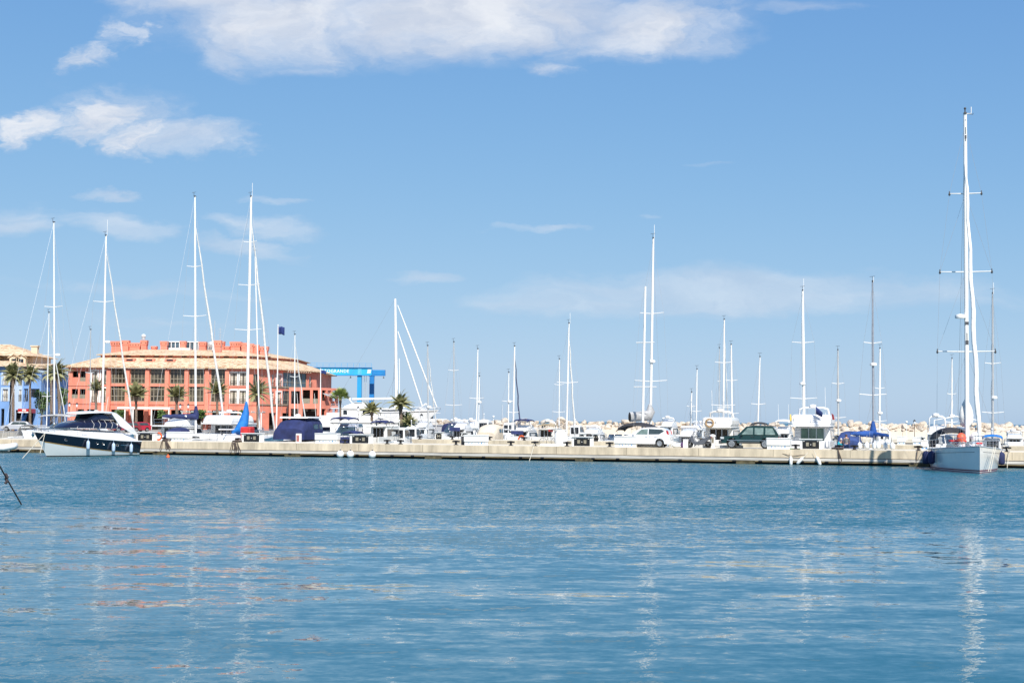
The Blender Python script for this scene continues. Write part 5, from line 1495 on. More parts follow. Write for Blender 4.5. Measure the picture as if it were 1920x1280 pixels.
# ------------------------------------------------------------------ coral building
def coral_building():
    Y = 260.0
    O = Vector((PX(310, Y), Y, GZ))
    root = empty('coral_building', O, 0, 'coral red three storey harbour building with tan tiled roofs and square chimney turrets', 'building')
    X = lambda px: PX(px, Y) - O.x
    Z = lambda py: PZ(py, Y, 310) - GZ
    T = lambda a, d, z: Vector((a, d, z))
    zt = Z(690)
    holes = []
    bays = [(207, 235), (244, 272), (281, 309), (318, 346), (354, 382), (395, 423)]
    for a, b_ in bays: holes += [(X(a), X(b_), Z(753), Z(723)), (X(a), X(b_), Z(719.5), Z(691))]
    bal = [(135, 146, 716, 697), (149, 160, 716, 697), (134, 146, 748, 730), (149, 160, 748, 730)]
    for a, b_, c, d in bal: holes.append((X(a), X(b_), Z(c), Z(d)))
    fw = [(172, 182, 721, 696), (189, 200, 721, 696), (172, 182, 755, 729), (189, 200, 755, 729), (431, 444, 724, 698), (449, 461, 724, 698), (431, 444, 757, 731), (449, 461, 757, 731)]
    for a, b_, c, d in fw: holes.append((X(a), X(b_), Z(c), Z(d)))
    dw = [(474, 482, 722, 700), (474, 482, 752, 730)]
    for a, b_, c, d in dw: holes.append((X(a), X(b_), Z(c), Z(d)))
    gh = [(146, 158), (164, 180), (209, 234), (247, 270), (284, 306), (321, 343), (357, 380), (398, 420), (432, 446), (452, 466)]
    for a, b_ in gh: holes.append((X(a), X(b_), 0.02, Z(768)))
    openwall(T, X(127), X(484), 0, zt, holes, .5).build('front_wall', coral, root, 0)
    # interior backing, side and rear walls
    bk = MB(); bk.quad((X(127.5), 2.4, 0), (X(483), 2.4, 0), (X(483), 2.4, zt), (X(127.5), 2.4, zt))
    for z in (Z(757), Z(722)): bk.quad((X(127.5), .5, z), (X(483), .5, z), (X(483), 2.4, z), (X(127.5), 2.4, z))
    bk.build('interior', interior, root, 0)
    p1 = Vector((X(484), 0)); E = at(592, 277, GZ); p2 = Vector((E.x - O.x, E.y - O.y))
    sd = (p2 - p1); SL = sd.length; sd.normalize(); sn = Vector((-sd.y, sd.x))
    T2 = lambda a, d, z: Vector((p1.x + sd.x * a + sn.x * d, p1.y + sd.y * a + sn.y * d, z))
    # where along the side a pixel falls
    def SA(px):
        lo, hi = 0.0, SL
        for _ in range(30):
            m = (lo + hi) / 2; q = T2(m, 0, 6)
            if proj(q + O)[0] < px: lo = m
            else: hi = m
        return lo
    zf2, zf1 = Z(723), Z(757)
    h2 = []
    sw = [(509, 514), (518, 527), (579, 584)]
    gl = (530, 574)
    for a, b_ in sw: h2 += [(SA(a), SA(b_), zf2 + .2, zt - .9), (SA(a), SA(b_), zf1 + .2, zf2 - .9)]
    h2 += [(SA(gl[0]), SA(gl[1]), zf2 + .1, zt - .35), (SA(gl[0]), SA(gl[1]), zf1 + .1, zf2 - .6), (SA(505), SA(518), .02, 3.2), (SA(530), SA(560), .02, 3.2)]
    openwall(T2, 0, SL, 0, zt, h2, .5).build('side_wall', coral, root, 0)
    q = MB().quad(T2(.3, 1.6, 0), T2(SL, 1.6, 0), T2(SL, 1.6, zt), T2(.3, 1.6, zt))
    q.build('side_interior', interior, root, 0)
    BK = 40
    MB().quad((X(127), 0, 0), (X(127), BK, 0), (X(127), BK, zt), (X(127), 0, zt)).quad((X(127), BK, 0), (p2.x, BK, 0), (p2.x, BK, zt), (X(127), BK, zt)).quad((p2.x, p2.y, 0), (p2.x, BK, 0), (p2.x, BK, zt), (p2.x, p2.y, zt)).build('rear_wall', coral, root, 0)
    # glazed bays
    for a, b_ in bays:
        for z0, z1 in ((Z(753), Z(723)), (Z(719.5), Z(691))):
            w = window(T, root, X(a), X(b_), z0, z1, .18, bglass, bronze, 4, 1, grid=(.34, .78), fw=.16)
            c = MB(); random.seed(int(a + z0))
            for k in range(3):
                aa = X(a) + (X(b_) - X(a)) * (.08 + .3 * k); ww = (X(b_) - X(a)) * .22
                zz = z0 + (z1 - z0) * random.uniform(.36, .5); c.quad((aa, 1.2, z0 + .3), (aa + ww, 1.2, z0 + .3), (aa + ww, 1.2, zz), (aa, 1.2, zz))
            c.build('curtain', curtain, w, 0)
    for a, b_, c, d in bal:
        w = MB(); tbox(w, T, X(a), X(b_), .08, .14, Z(c) + .0, Z(c) + .75)
        w.build('balcony_parapet', coral if a < 140 and c < 720 else bronze, root, 0)
        window(T, root, X(a), X(b_), Z(c), Z(d), 2.2, bglass, wht, 2, 1)
    for a, b_, c, d in fw: window(T, root, X(a), X(b_), Z(c), Z(d), .28, bglass, bronze, 2, 1, surround=wht, curt=True, rail=True)
    for a, b_, c, d in dw: window(T, root, X(a), X(b_), Z(c), Z(d), .28, bglass, bronze, 2, 2, rail=True)
    for a, b_ in sw:
        for z0, z1 in ((zf2 + .2, zt - .9), (zf1 + .2, zf2 - .9)): window(T2, root, SA(a), SA(b_), z0, z1, .25, bglass, wht, 2, 1, curt=True, rail=True, surround=wht if a == 518 else None)
    window(T2, root, SA(gl[0]), SA(gl[1]), zf2 + .1, zt - .35, .1, glassb, bronze, 5, 1, fw=.12, grid=(.33,))
    window(T2, root, SA(gl[0]), SA(gl[1]), zf1 + .1, zf2 - .6, .3, bglass, bronze, 4, 1, fw=.12, grid=(.33,))
    # flared buttresses
    for px in (239.5, 276.5, 313.5, 350, 388.5, 204, 426):
        x = X(px); w = .36
        b = MB()
        b.loft([[(x - w, .02, z), (x - w, -d, z), (x + w, -d, z), (x + w, .02, z)] for z, d in ((0, 1.3), (2.6, .85), (4.4, .6), (zt - .25, .5))], True, True)
        b.build('buttress', coral, root, 0)
    for z in (zf1, zf2): tb = MB(); tbox(tb, T, X(128), X(484), -.12, 0, z - .12, z + .12); tb.build('string_course', coral, root, 0)
    tb = MB(); tbox(tb, T2, .3, SL, -.14, 0, zf2 - .1, zf2 + .1); tbox(tb, T2, .3, SL, -.14, 0, zf1 - .1, zf1 + .1); tb.build('string_course', bronze, root, 0)
    # pergola under the eaves
    b = MB()
    for a, b_ in bays:
        for k in range(5): x = X(a) + (X(b_) - X(a)) * k / 4; tbox(b, T, x - .06, x + .06, -.9, -.02, Z(690) + .0, Z(690) + .14)
        tbox(b, T, X(a) - .3, X(b_) + .3, -.95, -.85, Z(690) - .12, Z(690))
    b.build('eaves_pergola', wht, root, 0)
    b = MB()
    for k in range(11):
        a = SA(532) + (SA(574) - SA(532)) * k / 10; tbox(b, T2, a - .1, a + .1, -1.0, -.02, zt - .28, zt - .1)
    b.build('eaves_bracket', cream, root, 0)
    # roofs
    foot = [(X(127), 0), (X(484), 0), (p2.x, p2.y), (p2.x, BK), (X(127), BK)]
    def ring(d, z): return [(v.x, v.y, z) for v in offset_poly(foot, d)]
    zA = Z(668.5); 
    hA = PZ(670, Y + 4.6, 310) - GZ; hB = PZ(666.5, Y + 4.6, 310) - GZ; hC = PZ(655.5, Y + 10.5, 310) - GZ
    rf = MB().loft([ring(-1.0, zt - .02), ring(-1.0, zt + .14), ring(4.6, hA)], True, False)
    rf.build('lower_roof', tile, root, 0)
    MB().loft([ring(.3, zt - .05), ring(-.98, zt - .06)], True, False).build('soffit', cream, root, 0)
    MB().loft([ring(4.55, hA - .2), ring(4.55, hB + .1)], True, False).build('clerestory_wall', coral, root, 0)
    MB().loft([ring(3.9, hB - .02), ring(3.9, hB + .1), ring(10.5, hC)], True, False).build('upper_roof', tile, root, 0)
    MB().poly(ring(10.4, hC - .1)).build('flat_roof', coral, root, 0)
    # clerestory slots and ridge roll tiles: rows of half round tiles along the eaves
    b = MB()
    x = X(127) - 1
    while x < X(484) + .9:
        b.tube([(x, -1.03, zt + .13), (x, -.4, zt + .13 + (hA - zt) * .11)], .09, 6); x += .34
    b.build('eaves_tiles', tile, root, 60)
    b = MB()
    k = X(200)
    while k < X(520): b.box((k, 4.5, (hA + hB) / 2 + .02), (.9, .1, .2)); k += 2.6
    b.build('clerestory_slot', interior, root, 0)
    for px in (236, 273, 412 - 100):
        c = MB(); x = X(px)
        y = 2.6; z = zt + .14 + (hA - zt) * (3.6 / 5.6)
        c.box((x, y, z), (1.9, 1.2, .5)); o_ = c.build('roof_dormer', coral, root, 0)
        MB().box((x, y - .62, z + .02), (1.2, .03, .3)).build('pane', glass, o_, 0)
    # turrets
    def turret(a, b_, ptop, pbot, dy, depth=None, slots=True):
        yy = Y + dy
        x0 = PX(a, yy, 650) - O.x; x1 = PX(b_, yy, 650) - O.x
        z1 = PZ(ptop, yy, 310) - GZ; z0 = PZ(pbot, yy, 310) - GZ - .9
        w = x1 - x0; dp = depth or w; cx = (x0 + x1) / 2; cy = dy + dp / 2; hgt = z1 - z0
        b = MB().loft([[(cx + sx * w / 2 * q, cy + sy * dp / 2 * q, z0 + hgt * f) for sx, sy in ((-1, -1), (1, -1), (1, 1), (-1, 1))] for f, q in ((0, .9), (.62, .86), (.70, .98), (.93, 1.06), (1, 1.06))], True, True)
        o_ = b.build('turret', coral, root, 0)
        s = MB()
        n = max(2, int(w / .5))
        for k in range(n): s.box((cx - w * .36 + w * .72 * k / max(1, n - 1), cy - dp * .53, z0 + hgt * .82), (.12, .08, .16))
        s.build('vent_slot', interior, o_, 0)
        return cx, cy, z1
    for a, b_, t_, bt in ((207, 227, 640, 657), (228, 241, 638.5, 657), (263, 275, 638, 656), (300, 313, 639.5, 655), (337, 348, 639, 653), (372, 386, 640, 655), (408, 420, 639, 655),
                          (431, 451, 639.5, 658), (452, 463, 641.5, 660), (465, 475, 643, 660), (476, 485, 645, 661), (487, 502, 648, 664)):
        r = turret(a, b_, t_, bt, 10.9)
    turret(399, 414, 637.5, 662, 7.0)
    for a, b_, t_, bt in ((241, 263, 643, 657), (283, 293, 649, 656), (419, 432, 648, 657), (463, 487, 650, 661)): turret(a, b_, t_, bt, 11.2, 1.2)
    dz = PZ(637, Y + 12, 310) - GZ; dx = PX(269, Y + 12, 640) - O.x
    MB().lathe([(.35, 0), (.35, .5), (.42, .52), (.42, .62)], (dx, 12, dz), 12).build('lantern_base', alug, root, 50)
    MB().ball((dx, 12, dz + .72), (.42, .42, .36), 12, 7).build('lantern_dome', wht, root, 60)
    for a, b_, t_, bt in ((313.5, 336.5, 640.5, 652), (348.5, 371.5, 640.5, 652), (386.5, 398, 642, 652)):
        yy = Y + 13; x0 = PX(a, yy, 650) - O.x; x1 = PX(b_, yy, 650) - O.x; z1 = PZ(t_, yy, 310) - GZ; z0 = PZ(bt, yy, 310) - GZ - .5
        gh_ = MB().box(((x0 + x1) / 2, 14, (z0 + z1) / 2), (x1 - x0, 2, z1 - z0)).build('roof_conservatory', glassb, root, 0)
        f_ = MB()
        for k in range(4): f_.box((x0 + (x1 - x0) * k / 3, 12.96, (z0 + z1) / 2), (.14, .1, z1 - z0))
        f_.box(((x0 + x1) / 2, 12.95, z1), (x1 - x0 + .3, .2, .16)); f_.build('conservatory_frame', wht, gh_, 0)
    yy = Y + 10.6; x0 = PX(316, yy, 650) - O.x; x1 = PX(356, yy, 650) - O.x; z1 = PZ(652, yy, 310) - GZ; z0 = PZ(658.5, yy, 310) - GZ
    MB().box(((x0 + x1) / 2, 11.4, (z0 + z1) / 2), (x1 - x0, 1.4, z1 - z0)).build('roof_plant_box', wht, root, 0)
    for px, pt in ((402.5, 600), (413, 613)):
        yy = Y + 13; x = PX(px, yy, 620) - O.x; z1 = PZ(pt, yy, 310) - GZ
        a_ = MB().tube([(x, 13, hC), (x, 13, z1)], .045, 5)
        if pt > 605:
            for k in range(5): a_.tube([(x - .5 + .06 * k, 13, z1 - .4 - .5 * k), (x + .5 - .06 * k, 13, z1 - .4 - .5 * k)], .025, 4)
        a_.build('roof_antenna', alug, root, 0)
    yy = Y + 11; x = PX(394, yy, 640) - O.x; z = PZ(645, yy, 310) - GZ
    MB().lathe([(.02, 0), (.3, .05), (.55, .18)], (x, 11, z), 12, 'y').tube([(x, 11, z), (x, 11.2, z - 1.6)], .05, 5).build('satellite_dish', alug, root, 50)
    # awnings at ground level
    b = MB(); tbox(b, T, X(233), X(330), -4.5, -1.4, Z(767), Z(763.5)); aw = b.build('awning', wht, root, 0)
    for px in (234, 247, 262, 296, 328):
        b = MB(); tbox(b, T, X(px) - .1, X(px) + .1, -4.4, -4.2, 0, Z(767)); b.build('awning_post', wht, aw, 0)
    gc = mat('canopy_glass', (.28, .33, .28), .2, var=.3, vs=.6)
    b = MB(); tbox(b, T, X(350), X(500), -4.2, -1.4, Z(773), Z(771.5)); ca = b.build('glass_canopy', gc, root, 0)
    b = MB()
    for k in range(16): x = X(350) + (X(500) - X(350)) * k / 15; tbox(b, T, x - .05, x + .05, -4.26, -1.4, Z(771.4), Z(769.8))
    for px in (352, 388, 425, 462, 498): tbox(b, T, X(px) - .08, X(px) + .08, -4.2, -4.05, 0, Z(773))
    b.build('canopy_frame', wht, ca, 0)
    # terrace block at the right end
    t0 = at(541, 264, GZ) - O; t1 = at(600, 264, GZ) - O; TL = (t1 - t0).length
    T3 = lambda a, d, z: Vector((t0.x + a, t0.y + d, z))
    zr = PZ(726.5, 264, 600) - GZ
    xa = lambda px: at(px, 264, 5).x - O.x - t0.x
    zz = lambda py: PZ(py, 264, 600) - GZ
    hl = [(xa(567), xa(581), zz(757), zz(731)), (xa(586), xa(596), zz(757), zz(731)), (xa(545), xa(562), zz(757), zz(733)), (xa(567), xa(594), .02, zz(766)), (xa(545), xa(560), .02, zz(766))]
    tb = openwall(T3, 0, TL, 0, zr, hl, .5).build('terrace_block', coral, root, 0)
    T4 = lambda a, d, z: Vector((t1.x + sd.x * a - sd.y * 0 + sn.x * d, t1.y + sd.y * a + sn.y * d, z))
    h4 = []
    DL = 6.0
    for a, c in ((.5, 1.9), (2.4, 3.6), (4.1, 5.5)): h4 += [(a, c, zz(757) + .6, zz(731)), (a, c, .02, zz(766))]
    openwall(T4, 0, DL, 0, zr, h4, .4).build('terrace_side', coral, root, 0)
    e = T4(DL, 0, 0)
    MB().add([T3(0, 0, zr), T3(TL, 0, zr), (e.x, e.y, zr), (t0.x, e.y, zr)], [(0, 1, 2, 3)]).build('terrace_floor', coral, root, 0)
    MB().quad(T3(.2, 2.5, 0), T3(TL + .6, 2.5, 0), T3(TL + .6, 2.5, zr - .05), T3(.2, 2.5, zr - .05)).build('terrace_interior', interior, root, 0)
    b = MB(); 
    for a, c in ((567, 581), (586, 596)): tbox(b, T3, xa(a), xa(c), .1, .14, zz(757), zz(747))
    b.build('terrace_rail', bronze, root, 0)
    b = MB()
    for k in range(3):
        a = (.5, 2.4, 4.1)[k]; p = T4(a, -.1, zz(737)); q2 = T4(a + 1.3, -.1, zz(737)); r2 = T4(a + 1.3, -1.2, zz(742)); s2 = T4(a, -1.2, zz(742))
        b.quad(p, q2, r2, s2)
    b.build('side_awning', greyc, root, 0, thick=.05)
coral_building()

# ------------------------------------------------------------------ blue building at the left edge
def blue_building():
    Y = 225.0
    O = Vector((PX(20, Y), Y, GZ))
    root = empty('blue_building', O, 0, 'bright blue harbour building with tan roof cut off by the left edge', 'building')
    X = lambda px: PX(px, Y) - O.x
    Z = lambda py: PZ(py, Y, 20) - GZ
    T = lambda a, d, z: Vector((a, d, z))
    zt = Z(686)
    H1 = [(X(5), X(15), Z(722), Z(699)), (X(5), X(15), Z(752), Z(729)), (X(-30), X(-5), Z(752), Z(729)), (X(-30), X(-5), Z(722), Z(699)), (X(3), X(9), .05, Z(766)), (X(-30), X(-5), .05, Z(766))]
    openwall(T, X(-120), X(18), 0, zt, H1, .4).build('left_wall', bluer, root, 0)
    for h in H1[:4]: window(T, root, *h, .25, bglass, wht, 2, 1, surround=pblue, curt=True, rail=True)
    H2 = [(X(20), X(24), Z(722), Z(700)), (X(31), X(37), Z(722), Z(704)), (X(20), X(24), Z(752), Z(730)), (X(32), X(37), Z(752), Z(730)), (X(27), X(38), .05, Z(768))]
    T2 = lambda a, d, z: Vector((a, d + .8, z))
    openwall(T2, X(18), X(41), 0, zt, H2, .4).build('pale_wall', pblue, root, 0)
    for h in H2[:4]: window(T2, root, *h, .2, bglass, wht, 2, 1, rail=True)
    H3 = [(X(44), X(52), Z(722), Z(703)), (X(44), X(52), Z(752), Z(728)), (X(56), X(73), Z(744), Z(728)), (X(44), X(62), .05, Z(768))]
    T3 = lambda a, d, z: Vector((a, d + .2, z))
    zr = Z(698)
    openwall(T3, X(41), X(76), 0, zr, H3, .4).build('right_wall', bluer, root, 0)
    for h in H3[:3]: window(T3, root, *h, .3, glass, bluer, 2, 1, rail=True)
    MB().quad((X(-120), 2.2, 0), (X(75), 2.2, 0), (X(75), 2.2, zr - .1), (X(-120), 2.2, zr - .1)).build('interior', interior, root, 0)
    MB().quad((X(76), .2, 0), (X(76), 14, 0), (X(76), 14, zr), (X(76), .2, zr)).build('end_wall', bluer, root, 0)
    b = MB()
    b.loft([[(X(36) + .3 * k, -.2 - 1.8 * (1 - k / 6) ** 2, Z(760) * k / 6), (X(43) + .3 * k * .6, -.2 - 1.8 * (1 - k / 6) ** 2, Z(760) * k / 6), (X(43) + .18 * k, .3, Z(760) * k / 6), (X(36) + .3 * k, .3, Z(760) * k / 6)] for k in range(7)], True, True)
    b.build('sloping_buttress', mat('sky_blue_render', (.10, .30, .62), .9), root, 0)
    def roof(px0, px1, pe, pr, d0, d1, inset):
        x0, x1 = X(px0), X(px1); z0, z1 = Z(pe), Z(pr)
        return MB().add([(x0, d0, z0), (x1, d0, z0), (x1, d1, z0), (x0, d1, z0), (x0 + inset, d0 + inset, z1), (x1 - inset, d0 + inset, z1), (x1 - inset, d1 - inset, z1), (x0 + inset, d1 - inset, z1)],
                 [(0, 1, 5, 4), (1, 2, 6, 5), (2, 3, 7, 6), (3, 0, 4, 7), (4, 5, 6, 7), (0, 3, 2, 1)])
    roof(-125, 62, 687, 675, -1, 16, 4).build('main_roof', tile, root, 0)
    roof(40, 86, 690, 680, -.7, 14, 4).build('wing_roof', tile, root, 0)
    MB().box(((X(-120) + X(40)) / 2, 9.5, (Z(680) + Z(664)) / 2), (X(40) - X(-120), 9, Z(664) - Z(680))).build('attic_wall', cream, root, 0)
    roof(-130, 49, 665, 640, 3.2, 16, 6).build('attic_roof', tile, root, 0)
    for px in (-28, 10, 24):
        b = MB(); x = X(px); w = .7
        b.prism([(x - w, Z(681)), (x + w, Z(681)), (x + w, Z(670)), (x, Z(664)), (x - w, Z(670))], 3.4, 6)
        d_ = b.build('dormer', cream, root, 0)
        MB().box((x, 3.37, Z(677)), (.75, .05, 1.0)).build('dormer_window', glass, d_, 0)
        MB().quad((x - w - .25, 3.2, Z(669)), (x, 3.2, Z(662)), (x, 6, Z(662)), (x - w - .25, 6, Z(669))).quad((x + w + .25, 3.2, Z(669)), (x, 3.2, Z(662)), (x, 6, Z(662)), (x + w + .25, 6, Z(669))).build('dormer_roof', tile, d_, 0, thick=.1)
    MB().box((X(28), 9, Z(655)), (1.0, 1.0, 1.9)).box((X(28), 9, Z(655) + 1.0), (1.25, 1.25, .2)).build('chimney', cream, root, 0)
    b = MB(); tbox(b, T, X(45), X(68), -2.6, -.1, Z(774), Z(766)); s = b.build('shop_awning', red, root, 0)
    b = MB(); tbox(b, T, X(45), X(68), -2.63, -2.6, Z(773.6), Z(771.5)); tbox(b, T, X(53), X(60), -2.63, -2.6, Z(770), Z(767)); b.build('awning_band', wht, s, 0)
    b = MB(); tbox(b, T, X(47), X(66), -2.3, -2.2, 0, .9); b.build('terrace_screen', wht, root, 0)
blue_building()

# ------------------------------------------------------------------ gantry crane (boat lift)
def crane():
    Y = 300.0
    O = Vector((PX(640, Y), Y, GZ))
    root = empty('boat_lift_gantry', O, 0, 'tall blue boat lift gantry with white lettering on its beam', 'gantry crane')
    X = lambda px: PX(px, Y, 730) - O.x
    Z = lambda py: PZ(py, Y, 650) - GZ
    bt, bb = Z(689.5), Z(703)
    beam = MB().box(((X(540) + X(697)) / 2, 0, (bt + bb) / 2), (X(697) - X(540), 1.3, bt - bb)).build('beam', mat('crane_cyan_lit', (.03, .40, .68), .45, var=.12, vs=.3), root, 0)  # lit look of the beam put into its paler colour
    b = MB()
    b.box(((X(540) + X(697)) / 2, -.05, bt + .05), (X(697) - X(540), 1.7, .12)).box(((X(540) + X(697)) / 2, -.05, bb - .05), (X(697) - X(540), 1.7, .12))
    b.build('flange', craned, root, 0)
    MB().box(((X(671) + X(678)) / 2, -.68, (bt + bb) / 2), (X(678) - X(671), .04, bt - bb - .1)).build('joint_plate', mat('crane_pale_paint', (.10, .48, .72), .5, var=.3, vs=1.5), root, 0)
    MB().box(((X(697.5) + X(722)) / 2, .1, (Z(693) + Z(704)) / 2), (X(722) - X(697.5), 1.0, Z(693) - Z(704))).build('end_machinery', craned, root, 0)
    b = MB()
    for z in (695, 699.5): b.box((X(710), -.42, Z(z)), (X(720) - X(700), .06, .14))
    b.build('machinery_trim', cranec, root, 0)
    for px0, px1, m in ((670, 678, cranec), (689.5, 698, craned), (542, 550, cranec)):
        MB().box(((X(px0) + X(px1)) / 2, 0 if px0 != 689.5 else 4, (bb - .12) / 2), (X(px1) - X(px0), 1.2, bb - .12)).build('leg', m, root, 0)
    MB().box(((X(688) + X(699)) / 2, 4.0, bb + .4), (X(699) - X(688), 1.3, 1.0)).build('rear_beam', craned, root, 0)
    b = MB()
    for px in (682.5, 686): b.tube([(X(px), .5, 0), (X(px), .5, bb)], .05, 4)
    for k in range(24): b.tube([(X(682.5), .5, .4 + k * .4), (X(686), .5, .4 + k * .4)], .03, 3)
    b.build('ladder', alug, root, 0)
    b = MB()
    for k in range(13):
        x = X(560) + (X(697) - X(560)) * k / 12; b.tube([(x, -.6, bt), (x, -.6, bt + .95)], .035, 4)
    for z in (.5, .95): b.tube([(X(560), -.6, bt + z), (X(697), -.6, bt + z)], .03, 4)
    b.build('walkway_rail', cranec, root, 0)
    b = MB()
    for px in (607, 657, 719): b.tube([(X(px), 0, bb - .1), (X(px), 0, bb - .5)], .04, 4).box((X(px), 0, bb - .5), (.3, .2, .22))
    b.build('floodlight', plasticg, root, 0)
    def text(s, px0, px1, zc, hgt, nm):
        cu = bpy.data.curves.new(nm, 'FONT'); cu.body = s; cu.size = hgt * 1.4; cu.align_x = 'CENTER'; cu.align_y = 'CENTER'; cu.extrude = .015; cu.offset = .004
        cu.space_character = 1.12
        o = bpy.data.objects.new(nm, cu); col.objects.link(o); o.parent = root
        o.location = ((X(px0) + X(px1)) / 2, -.67, zc); o.rotation_euler = (pi / 2, 0, 0)
        cu.materials.append(wht)
        bpy.context.view_layer.update()
        w = o.dimensions.x
        me = bpy.data.meshes.new_from_object(o.evaluated_get(bpy.context.evaluated_depsgraph_get()))
        m_ = bpy.data.objects.new(nm, me); col.objects.link(m_); m_.parent = root; m_.location = o.location; m_.rotation_euler = o.rotation_euler
        m_.scale = ((X(px1) - X(px0)) / max(w, .1), 1, 1)
        bpy.data.objects.remove(o)
        return m_
    text('SOTOGRANDE', 597, 654.5, (bt + bb) / 2 + .02, .66, 'lettering')
    b = MB()
    for k in range(4):
        x = X(688.5) + k * (X(695.5) - X(688.5)) / 4; h = .42; zc = (bt + bb) / 2 + .04
        b.add([(x, -.68, zc - h), (x + .13, -.68, zc - h), (x + .29, -.68, zc + h), (x + .16, -.68, zc + h)], [(0, 1, 2, 3)])
    b.build('emblem', wht, root, 0, thick=.02)
crane()

# ------------------------------------------------------------------ hauled out yachts
def hauled_sloop():
    Y = 256.0; L, B = 20.0, 4.8
    bow = at(823, Y, 4.5)
    loc = Vector((bow.x - L / 2, Y, GZ + 1.35))
    root = empty('hauled_out_sailing_yacht', loc, 0, 'long white sailing yacht hauled out on land with thick white mast and two furled sails', 'sailing yacht')
    h = Hull(L, B, 1.9, 2.55, 'sail', rake=2.6, n=22)
    build_hull(root, h, white, None, white, offw)
    h.strip(.87, .93, 1, .01, .3, .99, False).build('sheer_stripe', plasticg, root, 50)
    MB().block([(-.5, -1.2), (2.0, -1.2), (2.8, -.3), (-1.4, -.3)], lambda x, z: .3).build('keel', navyc, root, 30)
    b = MB()
    for x in (-7, -3, 3, 6.5):
        for sg in (1, -1): b.tube([(x, sg * 2.3, -1.35), (x, sg * 1.5, .5)], .1, 5)
    b.build('cradle_stand', navyc, root, 0)
    hw = lambda x, z: 1.5 * (1 - .3 * max(0, x) / 6) * (1 - .2 * max(0, z - 2) / .7)
    MB().block([(-5, 1.9), (5.2, 2.1), (4, 2.6), (-1, 2.8), (-5, 2.7)], hw).build('deckhouse', white, root, 30, .1)
    MB().sides([(-4.5, 2.2), (3.8, 2.25), (3.4, 2.5), (-4.5, 2.6)], hw).build('deckhouse_window', glass, root, 0)
    h.rail(.02, .98, .7, .03, 12).build('guard_rail', chrome, root, 60)
    mb = local(loc, 0, at(743.5, Y, 5.8)); mt = local(loc, 0, P(741, 560, Y))
    MB().tube([mb + Vector((0, 0, -.5)), mb + Vector((0, 0, 1)), mb.lerp(mt, .5), mt], [.55, .30, .27, .2], 10).build('mast', alu, root, 60)
    MB().tube([mb + Vector((.55, 0, 0)), mb + Vector((.4, 0, 8.6))], .07, 6).build('backup_spar', alu, root, 60)
    for (ax, ay), (bx_, by) in (((745.5, 572), (819, 763)), ((746, 621), (792, 762))):
        a = local(loc, 0, P(ax, ay, Y)); c = local(loc, 0, P(bx_, by, Y))
        MB().tube([a, a.lerp(c, .3), c], [.08, .14, .12], 7).build('furled_sail', sailc, root, 60)
    MB().tube([local(loc, 0, P(812, 764, Y)), local(loc, 0, P(826, 764, Y)), local(loc, 0, P(826, 768, Y))], .06, 5).build('pulpit', chrome, root, 0)
    MB().tube([mb + Vector((-.3, 0, 1.4)), mb + Vector((-8, 0, 1.2))], .2, 8).build('boom', alu, root, 60)
    b = MB()
    b.tube([mt, (-9.5, 0, 2.2)], .012, 3); b.tube([mb.lerp(mt, .55), (mb.x - 1.2, 2.2, 2)], .02, 3); b.tube([mb.lerp(mt, .3), (mb.x - 3, 0, 2)], .02, 3)
    b.build('rigging', wired, root, 0)
hauled_sloop()
p = at(672, 246, 0); p.z = GZ + .75
r_, h_ = motorboat('white motor yacht hauled out on land below the blue gantry, dark side window', 0, 0, 13.5, 4.2, 4.3, 'fly', loc=p, rz=.12, arch=.5, name='hauled_out_motor_yacht', cat='motor yacht')
b = MB()
for x in (-4.5, -1, 3):
    for sg in (1, -1): b.box((x, sg * 1.2, -.4), (.4, .5, .8))
b.build('cradle_block', timberb, r_, 0)
p = at(788, 268, 0); p.z = GZ + .7
motorboat('white motor cruiser hauled out behind the long sailing yacht', 0, 0, 10, 3.4, 3.6, 'fly', loc=p, rz=2.6, arch=.6, name='hauled_out_motor_boat')
o = MB().box((0, 0, 1.1), (11, 4, 2.2)).box((0, -2.02, 1.5), (10.5, .06, .5)).prism([(-5.6, 2.2), (5.6, 2.2), (5.3, 2.45), (-5.3, 2.45)], -2.2, 2.2).build('boatyard_shed', pblue, None, 0); o.location = at(630, 250, GZ); tag(o, 'low blue and white boatyard shed between the terrace and the hauled yachts', 'shed')
o = MB().box((0, 0, .8), (13, 3.5, 1.6)).prism([(-6.8, 1.6), (6.8, 1.6), (6.5, 1.8), (-6.5, 1.8)], -2, 2).build('low_shed', wht, None, 0); o.location = at(700, 222, GZ); tag(o, 'low flat white shed behind the cream trawler with navy roof', 'shed')
o = MB().box((0, 0, .6), (8, 3, 1.2)).prism([(-4.2, 1.2), (4.2, 1.2), (4.0, 1.38), (-4.0, 1.38)], -1.7, 1.7).build('grey_roof_shed', cars, None, 0); o.location = at(820, 232, GZ); tag(o, 'low grey roofed shed at the tip of the land below the yacht bow', 'shed')

